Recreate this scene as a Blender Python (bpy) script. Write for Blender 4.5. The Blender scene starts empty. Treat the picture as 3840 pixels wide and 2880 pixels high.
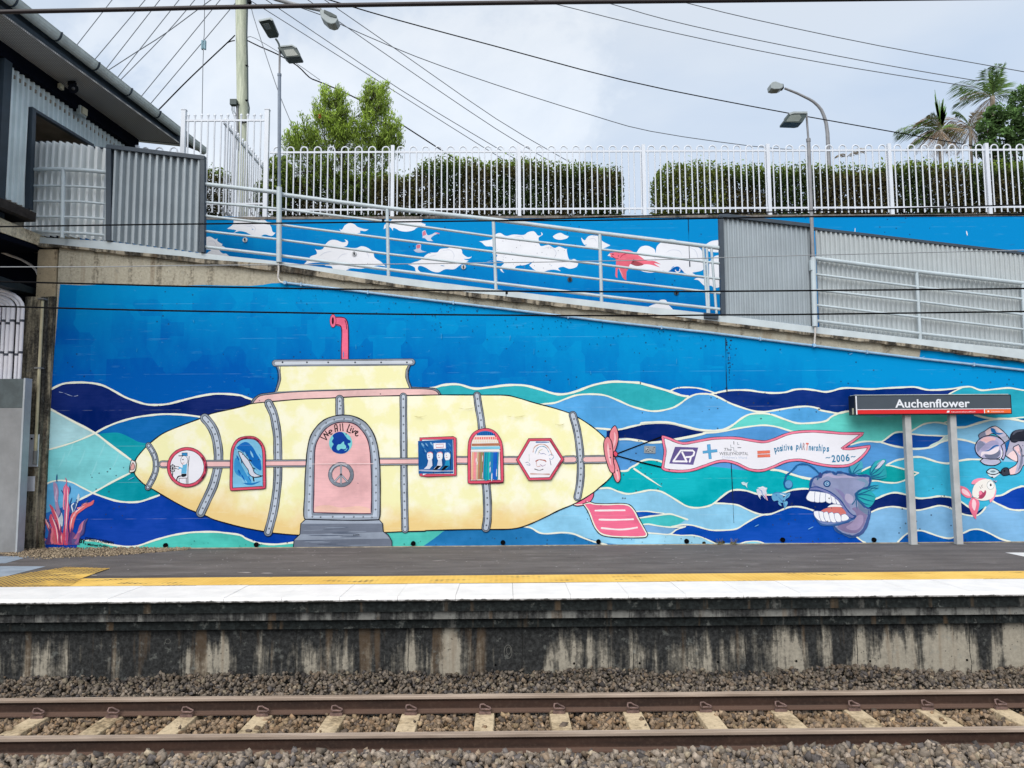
import bpy, math, random
import numpy as np
from mathutils import Vector, noise as mnoise
random.seed(7); np.random.seed(7)
SC = bpy.context.scene
COL = SC.collection
R = math.radians

# ------------------------------------------------------------------ camera
YAW, PIT, ROL = 0.00793, 0.08851, -0.00673
FPX = 2880.0
CAM = np.array([0.0, 0.0, 1.57])
def cam_matrix():
    cy, sy, cp, sp = math.cos(YAW), math.sin(YAW), math.cos(PIT), math.sin(PIT)
    f = np.array([sy*cp, cy*cp, sp]); r = np.array([cy, -sy, 0]); u = np.cross(r, f)
    c, s = math.cos(ROL), math.sin(ROL)
    return np.array([c*r+s*u, -s*r+c*u, -f]).T
CM = cam_matrix()
cd = bpy.data.cameras.new('camera'); cam = bpy.data.objects.new('camera', cd); COL.objects.link(cam)
cd.sensor_width = 36; cd.lens = 36*FPX/3840; cd.clip_start = 0.05; cd.clip_end = 3000
from mathutils import Matrix
m4 = Matrix.Identity(4)
for i in range(3):
    for j in range(3): m4[i][j] = CM[i, j]
    m4[i][3] = CAM[i]
cam.matrix_world = m4
SC.camera = cam

# ------------------------------------------------------------------ sky, sun, exposure
EXPO = 0.70
SUN_EL, SUN_AZ = 40, 200          # sun high behind the camera, veiled by cloud
SC.view_settings.view_transform = 'Standard'; SC.view_settings.look = 'None'
SC.view_settings.exposure = EXPO; SC.view_settings.gamma = 1
SC.view_settings.use_curve_mapping = False
W = bpy.data.worlds.new("World"); SC.world = W; W.use_nodes = True
nt = W.node_tree; nt.nodes.clear()
def N(t, typ, **kw):
    n = t.nodes.new(typ)
    for k, v in kw.items(): setattr(n, k, v)
    return n
def mth(t, op, a, b=None, c=None, clamp=False):
    n = t.nodes.new('ShaderNodeMath'); n.operation = op; n.use_clamp = clamp
    for i, x in enumerate((a, b, c)):
        if x is None: continue
        if isinstance(x, (int, float)): n.inputs[i].default_value = x
        else: t.links.new(x, n.inputs[i])
    return n.outputs[0]
def ramp(t, src, stops, interp='LINEAR'):
    n = t.nodes.new('ShaderNodeValToRGB'); n.color_ramp.interpolation = interp
    e = n.color_ramp.elements
    while len(e) < len(stops): e.new(0.5)
    for i, (p, c) in enumerate(stops):
        e[i].position = p
        e[i].color = (c, c, c, 1) if isinstance(c, (int, float)) else (*c, 1)
    t.links.new(src, n.inputs[0]); return n.outputs[0]
def mix(t, fac, a, b, typ='MIX'):
    n = t.nodes.new('ShaderNodeMix'); n.data_type = 'RGBA'; n.blend_type = typ; n.clamp_factor = True
    for i, x in ((0, fac), (6, a), (7, b)):
        if isinstance(x, (int, float)): n.inputs[i].default_value = x
        elif isinstance(x, tuple): n.inputs[i].default_value = (*x, 1)
        else: t.links.new(x, n.inputs[i])
    return n.outputs[2]
def mapping(t, vec, scale=(1, 1, 1), loc=(0, 0, 0)):
    n = t.nodes.new('ShaderNodeMapping'); n.inputs['Scale'].default_value = scale; n.inputs['Location'].default_value = loc
    t.links.new(vec, n.inputs[0]); return n.outputs[0]
def noise(t, vec, scale, detail=4, rough=0.55, dist=0.0):
    n = t.nodes.new('ShaderNodeTexNoise'); n.inputs['Scale'].default_value = scale
    n.inputs['Detail'].default_value = detail; n.inputs['Roughness'].default_value = rough
    n.inputs['Distortion'].default_value = dist
    t.links.new(vec, n.inputs['Vector']); return n.outputs['Fac']

sky = N(nt, 'ShaderNodeTexSky', sky_type='NISHITA'); sky.sun_disc = False
sky.sun_elevation = R(SUN_EL); sky.sun_rotation = R(SUN_AZ)
tc = N(nt, 'ShaderNodeTexCoord'); gv = tc.outputs['Generated']
sep = N(nt, 'ShaderNodeSeparateXYZ'); nt.links.new(gv, sep.inputs[0])
skc = N(nt, 'ShaderNodeVectorMath', operation='SCALE'); nt.links.new(sky.outputs[0], skc.inputs[0]); skc.inputs['Scale'].default_value = 0.10
el = mth(nt, 'MAXIMUM', sep.outputs['Z'], 0.0)
cl_n = noise(nt, mapping(nt, gv, (1.6, 1.6, 3.6), (0.35, 0.2, 0.12)), 1.5, 5, 0.5, 0.2)
veil = mix(nt, ramp(nt, cl_n, [(0.42, 0.0), (0.60, 1.0)]), (0.382, 0.452, 0.552), (0.45, 0.505, 0.578))
# a brighter cumulus bank low in the sky, left of the tree
cn2 = noise(nt, mapping(nt, gv, (1, 1, 1.5), (0.35, 0.2, 0.0)), 4.2, 7, 0.58, 0.2)
dx_ = mth(nt, 'MULTIPLY', mth(nt, 'SUBTRACT', sep.outputs['X'], -0.15), 3.2)
dz_ = mth(nt, 'MULTIPLY', mth(nt, 'SUBTRACT', sep.outputs['Z'], 0.36), 5.5)
dd = mth(nt, 'SQRT', mth(nt, 'ADD', mth(nt, 'MULTIPLY', dx_, dx_), mth(nt, 'MULTIPLY', dz_, dz_)))
bank = mth(nt, 'SUBTRACT', mth(nt, 'MULTIPLY', cn2, 2.6), mth(nt, 'ADD', dd, 0.42))
bankm = ramp(nt, bank, [(0.0, 0.0), (0.22, 0.55), (0.5, 0.8), (1.0, 0.45)])
ynorm = mth(nt, 'GREATER_THAN', sep.outputs['Y'], 0.0)
veil = mix(nt, mth(nt, 'MULTIPLY', bankm, ynorm), veil, (0.60, 0.635, 0.675))
gradn = mth(nt, 'ADD', 1.0, mth(nt, 'MULTIPLY', mth(nt, 'MAXIMUM', mth(nt, 'SUBTRACT', el, 0.5), 0.0), 1.2))
veil = mix(nt, ramp(nt, el, [(.42, 0.), (.85, .9)]), veil, (.54, .525, .50))
gr2 = N(nt, 'ShaderNodeVectorMath', operation='SCALE'); nt.links.new(veil, gr2.inputs[0]); nt.links.new(gradn, gr2.inputs['Scale'])
final = mix(nt, 0.90, skc.outputs[0], gr2.outputs[0])
bg = N(nt, 'ShaderNodeBackground'); nt.links.new(final, bg.inputs[0]); bg.inputs[1].default_value = 1.0
wo = N(nt, 'ShaderNodeOutputWorld'); nt.links.new(bg.outputs[0], wo.inputs[0])

sd = bpy.data.lights.new('sun', 'SUN'); sd.energy = 1.8; sd.angle = R(50); sd.color = (1.0, 0.955, 0.90)
so = bpy.data.objects.new('sun', sd); COL.objects.link(so)
az = R(SUN_AZ); e_ = R(SUN_EL)
sdir = Vector((math.sin(az)*math.cos(e_), math.cos(az)*math.cos(e_), math.sin(e_)))
so.rotation_euler = (-sdir).to_track_quat('-Z', 'Y').to_euler(); so.location = (0, -5, 20)

# ------------------------------------------------------------------ helpers
def ray(px, py):
    return CM @ np.array([(px-1920)/FPX, -(py-1440)/FPX, -1.0])
def U(px, py, Y):                      # photo pixel -> point on the plane y = Y
    d = ray(px, py); return Vector(CAM + d*(Y/d[1]))
def G(px, py, z):                      # photo pixel -> point on the plane z = z
    d = ray(px, py); return Vector(CAM + d*((z-CAM[2])/d[2]))
REG = {'P': (0, 0, 1), 'A': (100, 1300, 800/1659), 'B': (800, 1150, 900/1659), 'C': (1600, 1400, 800/1896),
       'D': (2300, 1400, 800/1896), 'E': (3000, 1400, 840/1991), 'U1': (740, 760, 800/2212),
       'U2': (1500, 760, 800/2212), 'U3': (2200, 760, 800/2212), 'U4': (3000, 760, 840/2212),
       'F': (2750, 1700, 600/2212), 'Gd': (3440, 1560, 400/1659), 'H': (2450, 1580, 850/2212),
       'L': (0, 1400, 500/1037), 'T1': (0, 0, 960/1659), 'T2': (900, 0, 960/1659), 'T3': (1860, 0, 960/1659),
       'T4': (2820, 0, 1020/1763), 'L1': (0, 700, 400/1659), 'L2': (0, 1050, 400/1659), 'FN': (600, 380, 480/1731),
       'BL': (840, 1540, 620/1978), 'CP': (600, 1600, 400/2212), 'SG': (3150, 1450, 690/2212), 'TL': (0, 0, 500/1659)}
def pts(s):
    out = []; reg = REG['P']; sw = False
    for tok in s.replace(')', ' ').replace('(', ' ').split():
        if tok.endswith(':'): sw = REG[tok[:-1]] != reg; reg = REG[tok[:-1]]; continue
        c = tok.startswith('*')
        x, y = tok.lstrip('*').split(',')
        q = (reg[0]+float(x)*reg[2], reg[1]+float(y)*reg[2], c)
        if sw and len(out) > 1 and (q[0]-out[-1][0])*(out[-1][0]-out[-2][0])+(q[1]-out[-1][1])*(out[-1][1]-out[-2][1]) < 0: continue   # overlap of two tracing sheets
        sw = False; out.append(q)
    return out
def smooth(P, closed=False, n=5):
    out = []; L = len(P); rng = L if closed else L-1
    for i in range(rng):
        p1, p2 = P[i], P[(i+1) % L]
        p0 = P[(i-1) % L] if (closed or i > 0) else p1
        p3 = P[(i+2) % L] if (closed or i+2 < L) else p2
        if p1[2]: p0 = p1
        if p2[2]: p3 = p2
        for k in range(n):
            t = k/n; t2 = t*t; t3 = t2*t
            out.append(tuple(0.5*((2*p1[j])+(-p0[j]+p2[j])*t+(2*p0[j]-5*p1[j]+4*p2[j]-p3[j])*t2+(-p0[j]+3*p1[j]-3*p2[j]+p3[j])*t3) for j in (0, 1)))
    if not closed: out.append(P[-1][:2])
    return out

class MB:
    def __init__(s): s.v = []; s.f = []; s.m = []; s.mats = []; s.sm = []
    def mi(s, mat):
        if mat not in s.mats: s.mats.append(mat)
        return s.mats.index(mat)
    def add(s, vs, fs, mat, smooth=False):
        b = len(s.v); k = s.mi(mat)
        s.v += [tuple(v) for v in vs]
        for f in fs: s.f.append(tuple(b+i for i in f)); s.m.append(k); s.sm.append(smooth)
    def box(s, x0, x1, y0, y1, z0, z1, mat):
        vs = [(x, y, z) for x in (x0, x1) for y in (y0, y1) for z in (z0, z1)]
        s.add(vs, [(0, 1, 3, 2), (4, 6, 7, 5), (0, 4, 5, 1), (2, 3, 7, 6), (0, 2, 6, 4), (1, 5, 7, 3)], mat)
    def prism(s, poly, vec, mat):      # polygon (3D points) extruded by vec, any number of sides
        n = len(poly); a = [Vector(p) for p in poly]; b = [p+Vector(vec) for p in a]
        s.add(a+b, [tuple(range(n)), tuple(range(2*n-1, n-1, -1))]+[(i, i+n, (i+1) % n+n, (i+1) % n) for i in range(n)], mat)
    def tube(s, path, r, mat, n=8, caps=True, r1=None):
        path = [Vector(p) for p in path]; L = len(path); rings = []
        up = None
        for i, p in enumerate(path):
            t = (path[min(i+1, L-1)]-path[max(i-1, 0)]).normalized()
            if up is None:
                up = Vector((0, 0, 1)) if abs(t.z) < 0.9 else Vector((1, 0, 0))
            a = t.cross(up).normalized(); b = a.cross(t).normalized(); up = b
            rr = r if r1 is None else r+(r1-r)*i/(L-1)
            rings.append([p+a*rr*math.cos(2*math.pi*k/n)+b*rr*math.sin(2*math.pi*k/n) for k in range(n)])
        vs = [q for ring in rings for q in ring]
        fs = [(i*n+k, i*n+(k+1) % n, (i+1)*n+(k+1) % n, (i+1)*n+k) for i in range(L-1) for k in range(n)]
        s.add(vs, fs, mat, True)
        if caps: s.add(rings[0], [tuple(range(n))], mat); s.add(rings[-1], [tuple(reversed(range(n)))], mat)
    def obox(s, c, ax, ay, az, mat):   # oriented box, half axes
        c = Vector(c); ax = Vector(ax); ay = Vector(ay); az = Vector(az)
        vs = [c+sx*ax+sy*ay+sz*az for sx in (-1, 1) for sy in (-1, 1) for sz in (-1, 1)]
        s.add(vs, [(0, 1, 3, 2), (4, 6, 7, 5), (0, 4, 5, 1), (2, 3, 7, 6), (0, 2, 6, 4), (1, 5, 7, 3)], mat)
    def build(s, name, parent=None, bevel=0):
        me = bpy.data.meshes.new(name)
        o_ = Vector((0, 0, 0))
        if parent is not None:
            q = parent
            while q is not None: o_ = o_+q.location; q = q.parent
        me.from_pydata([(v[0]-o_.x, v[1]-o_.y, v[2]-o_.z) for v in s.v], [], s.f)
        for m in s.mats: me.materials.append(m)
        me.polygons.foreach_set('material_index', s.m)
        me.polygons.foreach_set('use_smooth', s.sm)
        me.update()
        o = bpy.data.objects.new(name, me); COL.objects.link(o)
        if parent is not None: o.parent = parent
        if bevel:
            b = o.modifiers.new('bevel', 'BEVEL'); b.width = bevel; b.segments = 2; b.limit_method = 'ANGLE'
        return o
def tag(o, label=None, cat=None, group=None, kind=None):
    if label: o['label'] = label
    if cat: o['category'] = cat
    if group: o['group'] = group
    if kind: o['kind'] = kind
    return o
def thing(name, loc, label, cat, group=None, kind=None):
    o = bpy.data.objects.new(name, None); COL.objects.link(o); o.location = loc; o.empty_display_size = 0.1
    return tag(o, label, cat, group, kind)
def dup(o, parent=None, loc=None):
    c = o.copy(); COL.objects.link(c); c.parent = parent
    if loc is not None: c.location = loc
    for ch in o.children: dup(ch, c)
    return c

# ------------------------------------------------------------------ materials
def lin(c): return tuple(((x/255)/12.92 if x/255 <= 0.04045 else ((x/255+0.055)/1.055)**2.4) for x in c)
def newmat(name, rough=0.8, spec=0.3, metal=0.0):
    m = bpy.data.materials.new(name); m.use_nodes = True; t = m.node_tree; b = t.nodes['Principled BSDF']
    b.inputs['Roughness'].default_value = rough; b.inputs['Specular IOR Level'].default_value = spec
    b.inputs['Metallic'].default_value = metal
    geo = t.nodes.new('ShaderNodeNewGeometry')
    return m, t, b, geo.outputs['Position']
def bump(t, b, h, strength=0.3, dist=0.01):
    n = t.nodes.new('ShaderNodeBump'); n.inputs['Strength'].default_value = strength; n.inputs['Distance'].default_value = dist
    t.links.new(h, n.inputs['Height']); t.links.new(n.outputs[0], b.inputs['Normal'])
_pc = {}
PAL = 0.92
def paint(rgb, var=0.13, strokes=None):
    """weathered wall paint: brushed patches, faint streaks, small pits; rgb as seen in photo (sRGB)"""
    if min(rgb) > 200: var = min(var, .035)
    key = (rgb, var, strokes)
    if key in _pc: return _pc[key]
    c = tuple(min(0.86, x*PAL) for x in lin(rgb))
    m, t, b, P = newmat('wall_paint', 0.9, 0.04)
    n1 = noise(t, mapping(t, P, (1, 1, 1.6)), 1.1, 5, 0.62)
    n2 = noise(t, mapping(t, P, (5.0, 1, 2.0)), 2.2, 3, 0.6)
    n3 = noise(t, mapping(t, P, (1.2, 1, 14)), 3.0, 3, 0.6)
    f1 = ramp(t, n1, [(0.40, 0.0), (0.60, 1.0)])
    dk = tuple(x*(1-var*1.3) for x in c); lt = tuple(min(0.9, x*(1+var*0.6)+0.010*var/0.16) for x in c)
    col = mix(t, f1, dk, lt)
    if strokes:
        st = tuple(min(0.86, x*PAL) for x in lin(strokes))
        col = mix(t, ramp(t, n2, [(0.46, 0.0), (0.64, 0.9)]), col, st)
    else:
        col = mix(t, ramp(t, n2, [(0.45, 0.0), (0.75, 0.35)]), col, lt)
    col = mix(t, mth(t, 'MULTIPLY', ramp(t, n3, [(0.45, 0.0), (0.72, 1.0)]), 0.42), col, dk)
    vz = t.nodes.new('ShaderNodeTexVoronoi'); vz.inputs['Scale'].default_value = 9; t.links.new(P, vz.inputs['Vector'])
    pm = noise(t, P, 0.8, 2, 0.5)
    pit = mth(t, 'MULTIPLY', mth(t, 'LESS_THAN', vz.outputs['Distance'], 0.13), mth(t, 'GREATER_THAN', pm, 0.57))
    col = mix(t, mth(t, 'MULTIPLY', pit, 0.75), col, (0.03, 0.04, 0.06))
    # board joints of the poured concrete wall
    sp = t.nodes.new('ShaderNodeSeparateXYZ'); t.links.new(P, sp.inputs[0])
    fr = mth(t, 'FRACT', mth(t, 'DIVIDE', mth(t, 'ADD', sp.outputs['Z'], 0.12), 0.61))
    jl = mth(t, 'LESS_THAN', fr, 0.018)
    jn = ramp(t, noise(t, mapping(t, P, (2, 1, 1)), 2, 2, 0.5), [(0.45, 0.0), (0.6, 1.0)])
    col = mix(t, mth(t, 'MULTIPLY', mth(t, 'MULTIPLY', jl, jn), 0.12), col, (0.55, 0.62, 0.66))
    t.links.new(col, b.inputs['Base Color'])
    bump(t, b, n2, 0.12, 0.01)
    _pc[key] = m; return m
def plain(name, rgb, rough=0.6, spec=0.4, var=0.08, scale=6, metal=0.0, raw=False):
    key = (name, rgb, rough, var)
    if key in _pc: return _pc[key]
    c = rgb if raw else tuple(min(0.86, x*PAL) for x in lin(rgb))
    m, t, b, P = newmat(name, rough, spec, metal)
    n1 = noise(t, P, scale, 4, 0.6)
    col = mix(t, ramp(t, n1, [(0.35, 0.0), (0.68, 1.0)]), tuple(x*(1-var*1.5) for x in c), tuple(min(.9, x*(1+var)) for x in c))
    n2 = noise(t, mapping(t, P, (6, 6, 0.7)), 3, 3, 0.6)
    col = mix(t, mth(t, 'MULTIPLY', ramp(t, n2, [(0.55, 0.0), (0.8, 1.0)]), min(1, var*2.5)), col, tuple(x*0.6 for x in c))
    t.links.new(col, b.inputs['Base Color']); _pc[key] = m; return m

def concrete(name, base, dark, stain=0.5, streak=True, xbias=0.0, zdark=None, rough=0.92, soft=False):
    m, t, b, P = newmat(name, rough, 0.2)
    n1 = noise(t, P, 2.2, 6, 0.65); nf = noise(t, P, 22, 5, 0.7)
    st = noise(t, mapping(t, P, (2.3, 2.3, 0.22)), 1.5, 6, 0.62, 0.3)
    fine = noise(t, mapping(t, P, (14, 14, 1.2)), 2.0, 4, 0.6)
    sp = t.nodes.new('ShaderNodeSeparateXYZ'); t.links.new(P, sp.inputs[0])
    v = mth(t, 'ADD', mth(t, 'MULTIPLY', st, 1.0 if streak else 0.3), mth(t, 'MULTIPLY', n1, 0.35 if streak else 1.0))
    v = mth(t, 'ADD', v, mth(t, 'MULTIPLY', fine, 0.22))
    v = mth(t, 'ADD', v, mth(t, 'MULTIPLY', nf, 0.12))
    v = mth(t, 'ADD', v, mth(t, 'MULTIPLY', sp.outputs['X'], xbias))
    if zdark: v = mth(t, 'SUBTRACT', v, mth(t, 'MULTIPLY', mth(t, 'MAXIMUM', mth(t, 'SUBTRACT', sp.outputs['Z'], zdark[0]), 0.0), zdark[1]))
    mask = ramp(t, v, [(0.845-stain*0.25, 0.0), (0.845-stain*0.25+0.085, 1.0)] if streak else [(0.66, 0.0), (0.86, 1.0)])
    if soft:
        t0 = 0.845-stain*0.25
        mask = ramp(t, v, [(t0-.05, 0.0), (t0, .16), (t0+.045, .42), (t0+.075, .85), (t0+.14, 1.0)])
    cb = mix(t, ramp(t, nf, [(0.35, 0.0), (0.65, 1.0)]), tuple(x*0.84 for x in base), tuple(x*1.1 for x in base))
    cd_ = mix(t, ramp(t, nf, [(0.42, 0.0), (0.72, 1.0)]), tuple(x*0.6 for x in dark), tuple(x*2.1 for x in dark))
    col = mix(t, mask, cd_, cb)
    vz = t.nodes.new('ShaderNodeTexVoronoi'); vz.inputs['Scale'].default_value = 16; t.links.new(P, vz.inputs['Vector'])
    pit = mth(t, 'MULTIPLY', mth(t, 'LESS_THAN', vz.outputs['Distance'], 0.14), mth(t, 'GREATER_THAN', n1, 0.5))
    col = mix(t, mth(t, 'MULTIPLY', pit, 0.6), col, (0.03, 0.03, 0.028))
    if soft:
        # pour joints, run-off stains and lichen specks
        xj = mth(t, 'ADD', sp.outputs['X'], mth(t, 'MULTIPLY', mth(t, 'SUBTRACT', n1, .5), .10))
        j = mth(t, 'LESS_THAN', mth(t, 'FRACT', mth(t, 'DIVIDE', mth(t, 'ADD', xj, 31.35), 1.26)), .009)
        col = mix(t, mth(t, 'MULTIPLY', j, .75 if 'platform' in name else 0.0), col, (.012, .012, .011))
        rs = noise(t, mapping(t, P, (5, 5, .35)), 1.3, 3, .5); col = mix(t, mth(t, 'MULTIPLY', ramp(t, rs, [(.60, 0.), (.68, 1.)]), .35), col, (.17, .11, .06))
        lc = noise(t, P, 9, 4, .7); col = mix(t, mth(t, 'MULTIPLY', ramp(t, lc, [(.60, 0.), (.68, 1.)]), .35), col, (.22, .23, .21))
    t.links.new(col, b.inputs['Base Color']); bump(t, b, nf, 0.4, 0.01); return m
# ------------------------------------------------------------------ numpy mesh with colour attribute
def np_mesh(name, V, F, C, mat, parent=None):
    """V (n,3) world, F (m,k) uniform faces, C (n,3) linear colours"""
    me = bpy.data.meshes.new(name); n, m, k = len(V), len(F), F.shape[1]
    off = np.zeros(3)
    if parent is not None:
        q = parent
        while q is not None: off += np.array(q.location); q = q.parent
    me.vertices.add(n); me.vertices.foreach_set('co', (V-off).astype(np.float32).ravel())
    me.loops.add(m*k); me.loops.foreach_set('vertex_index', F.astype(np.int32).ravel())
    me.polygons.add(m); me.polygons.foreach_set('loop_start', np.arange(0, m*k, k, dtype=np.int32))
    me.polygons.foreach_set('loop_total', np.full(m, k, dtype=np.int32))
    me.update(calc_edges=True); me.validate()
    ca = me.color_attributes.new('tint', 'FLOAT_COLOR', 'POINT')
    ca.data.foreach_set('color', np.hstack([C, np.ones((n, 1))]).astype(np.float32).ravel())
    me.materials.append(mat)
    o = bpy.data.objects.new(name, me); COL.objects.link(o)
    if parent is not None: o.parent = parent
    return o
def attr_mat(name, rough=0.9, spec=0.2, trans=0.0, nscale=None):
    m, t, b, P = newmat(name, rough, spec)
    a = t.nodes.new('ShaderNodeAttribute'); a.attribute_name = 'tint'; col = a.outputs['Color']
    if nscale:
        col = mix(t, ramp(t, noise(t, P, nscale, 4, .6), [(.3, 0.), (.7, 1.)]), mix(t, 1.0, col, (.6, .6, .6), 'MULTIPLY'), mix(t, 1.0, col, (1.3, 1.28, 1.25), 'MULTIPLY'))
    t.links.new(col, b.inputs['Base Color'])
    if trans:
        tr = t.nodes.new('ShaderNodeBsdfTranslucent'); t.links.new(col, tr.inputs[0])
        ms = t.nodes.new('ShaderNodeMixShader'); ms.inputs[0].default_value = trans
        t.links.new(b.outputs[0], ms.inputs[1]); t.links.new(tr.outputs[0], ms.inputs[2])
        t.links.new(ms.outputs[0], t.nodes['Material Output'].inputs[0])
    return m
import bmesh
def rock_protos(k=14):
    out = []
    for i in range(k):
        bm = bmesh.new()
        ex, ey, ez = random.uniform(.75, 1.05), random.uniform(.5, .75), random.uniform(.35, .6)
        for j in range(8):                 # a knocked-about block : angular crushed rock
            c = [(-1, 1)[(j >> q) & 1]*random.uniform(.35, 1.0) for q in range(3)]
            bm.verts.new((c[0]*ex, c[1]*ey, c[2]*ez))
        bm.verts.new((random.uniform(-.5, .5), random.uniform(-.4, .4), ez*1.1))
        r = bmesh.ops.convex_hull(bm, input=bm.verts)
        bmesh.ops.delete(bm, geom=[g for g in r['geom_interior'] if isinstance(g, bmesh.types.BMVert)], context='VERTS')
        bmesh.ops.triangulate(bm, faces=bm.faces)
        bm.verts.index_update()
        out.append((np.array([v.co[:] for v in bm.verts]), np.array([[v.index for v in f.verts] for f in bm.faces])))
        bm.free()
    return out
PROTO = rock_protos()
def rot_mats(n):
    q = np.random.normal(size=(n, 4)); q /= np.linalg.norm(q, axis=1)[:, None]
    w, x, y, z = q.T
    return np.stack([1-2*(y*y+z*z), 2*(x*y-z*w), 2*(x*z+y*w), 2*(x*y+z*w), 1-2*(x*x+z*z), 2*(y*z-x*w), 2*(x*z-y*w), 2*(y*z+x*w), 1-2*(x*x+y*y)], 1).reshape(n, 3, 3)
def stones(pos, size, colr):
    Vs, Fs, Cs = [], [], []; base = 0; n = len(pos)
    pk = np.random.randint(0, len(PROTO), n); Rm = rot_mats(n)
    for k, (pv, pf) in enumerate(PROTO):
        ix = np.where(pk == k)[0]
        if not len(ix): continue
        v = np.einsum('nij,vj->nvi', Rm[ix], pv)*size[ix][:, None, None]+pos[ix][:, None, :]
        nv = len(pv)
        f = pf[None, :, :]+(np.arange(len(ix))*nv)[:, None, None]+base
        Vs.append(v.reshape(-1, 3)); Fs.append(f.reshape(-1, 3)); Cs.append(np.repeat(colr[ix], nv, 0)); base += nv*len(ix)
    return np.vstack(Vs), np.vstack(Fs), np.vstack(Cs)

# ------------------------------------------------------------------ main planes
WY = 13.1            # front face of the mural wall
UY = 14.9            # face of the upper wall behind the ramp
FY = 15.02           # hoop top fence
XL, XR = -17.0, 17.0
def Yz(py, z, px=1920): return G(px, py, z).y
def Zy(py, y, px=1920): return U(px, py, y).z
z_rail = -0.85
Yfar, Ynear = 7.95, 6.905
Y_lip = Yz(2236, 0.0); Y_white = Yz(2187, 0.0); Y_yel = Yz(2158, 0.0)

M_asph = None
def mk_asphalt():
    m, t, b, P = newmat('asphalt', 0.93, 0.2)
    n1 = noise(t, mapping(t, P, (0.7, 2.6, 1)), 1.2, 5, .6); n2 = noise(t, P, 70, 3, .7); n3 = noise(t, P, 14, 4, .7)
    col = mix(t, ramp(t, n1, [(.35, 0.), (.65, 1.)]), (.105, .094, .092), (.165, .150, .146))
    col = mix(t, mth(t, 'MULTIPLY', ramp(t, n2, [(.42, 0.), (.62, 1.)]), .55), col, (.07, .066, .068))
    col = mix(t, ramp(t, n3, [(.66, 0.), (.72, .7)]), col, (.27, .26, .25))
    n5 = noise(t, mapping(t, P, (1, 2.2, 1)), 1.7, 6, .7); col = mix(t, ramp(t, n5, [(.56, 0.), (.66, .5)]), col, (.21, .195, .195)); col = mix(t, ramp(t, n5, [(.30, .6), (.42, 0.)]), col, (.07, .066, .068))
    # a re-laid darker strip beside the tactile paving
    sp = t.nodes.new('ShaderNodeSeparateXYZ'); t.links.new(P, sp.inputs[0])
    wob = mth(t, 'MULTIPLY', mth(t, 'SUBTRACT', n1, .5), .25)
    col = mix(t, mth(t, 'MULTIPLY', mth(t, 'LESS_THAN', mth(t, 'ADD', sp.outputs['Y'], wob), Y_yel+.22), .45), col, (.05, .047, .05))
    t.links.new(col, b.inputs['Base Color']); bump(t, b, n2, .6, .01); return m
M_asph = mk_asphalt()
M_white = plain('white_edge_paint', (244, 243, 243), .6, .4, .05, 5)
M_white_worn = None
def mk_edge():
    m, t, b, P = newmat('white_edge_paint', .62, .35)
    n1 = noise(t, P, 3.5, 5, .62); n2 = noise(t, mapping(t, P, (5, 1, 5)), 3, 4, .6); nf = noise(t, P, 40, 3, .6)
    sp = t.nodes.new('ShaderNodeSeparateXYZ'); t.links.new(P, sp.inputs[0])
    col = mix(t, ramp(t, n1, [(.35, 0.), (.65, 1.)]), (.68, .675, .675), (.78, .772, .768))
    # noisy dark tone rising from the lower edge of the nosing
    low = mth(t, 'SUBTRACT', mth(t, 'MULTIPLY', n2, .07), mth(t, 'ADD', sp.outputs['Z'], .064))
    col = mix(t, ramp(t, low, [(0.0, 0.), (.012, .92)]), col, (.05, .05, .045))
    col = mix(t, mth(t, 'MULTIPLY', ramp(t, nf, [(.66, 0.), (.74, 1.)]), .25), col, (.4, .4, .38))
    t.links.new(col, b.inputs['Base Color']); return m
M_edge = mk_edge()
def mk_tactile(dots):
    m, t, b, P = newmat('yellow_tactile', .8, .25)
    sp = t.nodes.new('ShaderNodeSeparateXYZ'); t.links.new(P, sp.inputs[0])
    n1 = noise(t, P, 1.7, 5, .6); n2 = noise(t, mapping(t, P, (1.2, 3, 1)), 1.3, 4, .6)
    fx = mth(t, 'SUBTRACT', mth(t, 'FRACT', mth(t, 'MULTIPLY', sp.outputs['X'], 15)), .5)
    fy = mth(t, 'SUBTRACT', mth(t, 'FRACT', mth(t, 'MULTIPLY', sp.outputs['Y'], 15)), .5)
    d = mth(t, 'SQRT', mth(t, 'ADD', mth(t, 'MULTIPLY', fx, fx), mth(t, 'MULTIPLY', fy, fy)))
    dot = ramp(t, d, [(.26, 1.), (.36, 0.)])
    yel = mix(t, ramp(t, n1, [(.35, 0.), (.65, 1.)]), (.70, .43, .085), (.84, .56, .14))
    if dots:
        worn = mth(t, 'MULTIPLY', mth(t, 'SUBTRACT', 1.0, dot), ramp(t, mth(t, 'ADD', n2, mth(t, 'MULTIPLY', mth(t, 'ADD', sp.outputs['X'], 5.2), -.10)), [(.42, .25), (.58, .92)]))
        worn = mth(t, 'MULTIPLY', worn, ramp(t, n2, [(.36, .45), (.46, 1.)]))
    else:
        worn = mth(t, 'MULTIPLY', mth(t, 'SUBTRACT', 1.0, dot), ramp(t, n2, [(.57, .10), (.66, .8)]))
    col = mix(t, worn, yel, (.07, .055, .04))
    t.links.new(col, b.inputs['Base Color']); bump(t, b, dot, .5, .004); return m
M_tact, M_dots = mk_tactile(False), mk_tactile(True)
M_face = concrete('stained_platform_concrete', (.34, .31, .25), (.026, .027, .027), .10, True, .011, (-.66, .42), soft=True)
M_fdark = concrete('grimy_shaded_concrete', (.065, .065, .06), (.013, .016, .016), -.50, True, .004, soft=True)  # dirt plus the overhang shade of the lip, both put into the colour
M_fband = concrete('lichened_concrete', (.20, .20, .185), (.035, .036, .036), .10, True, .01, soft=True)

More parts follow.
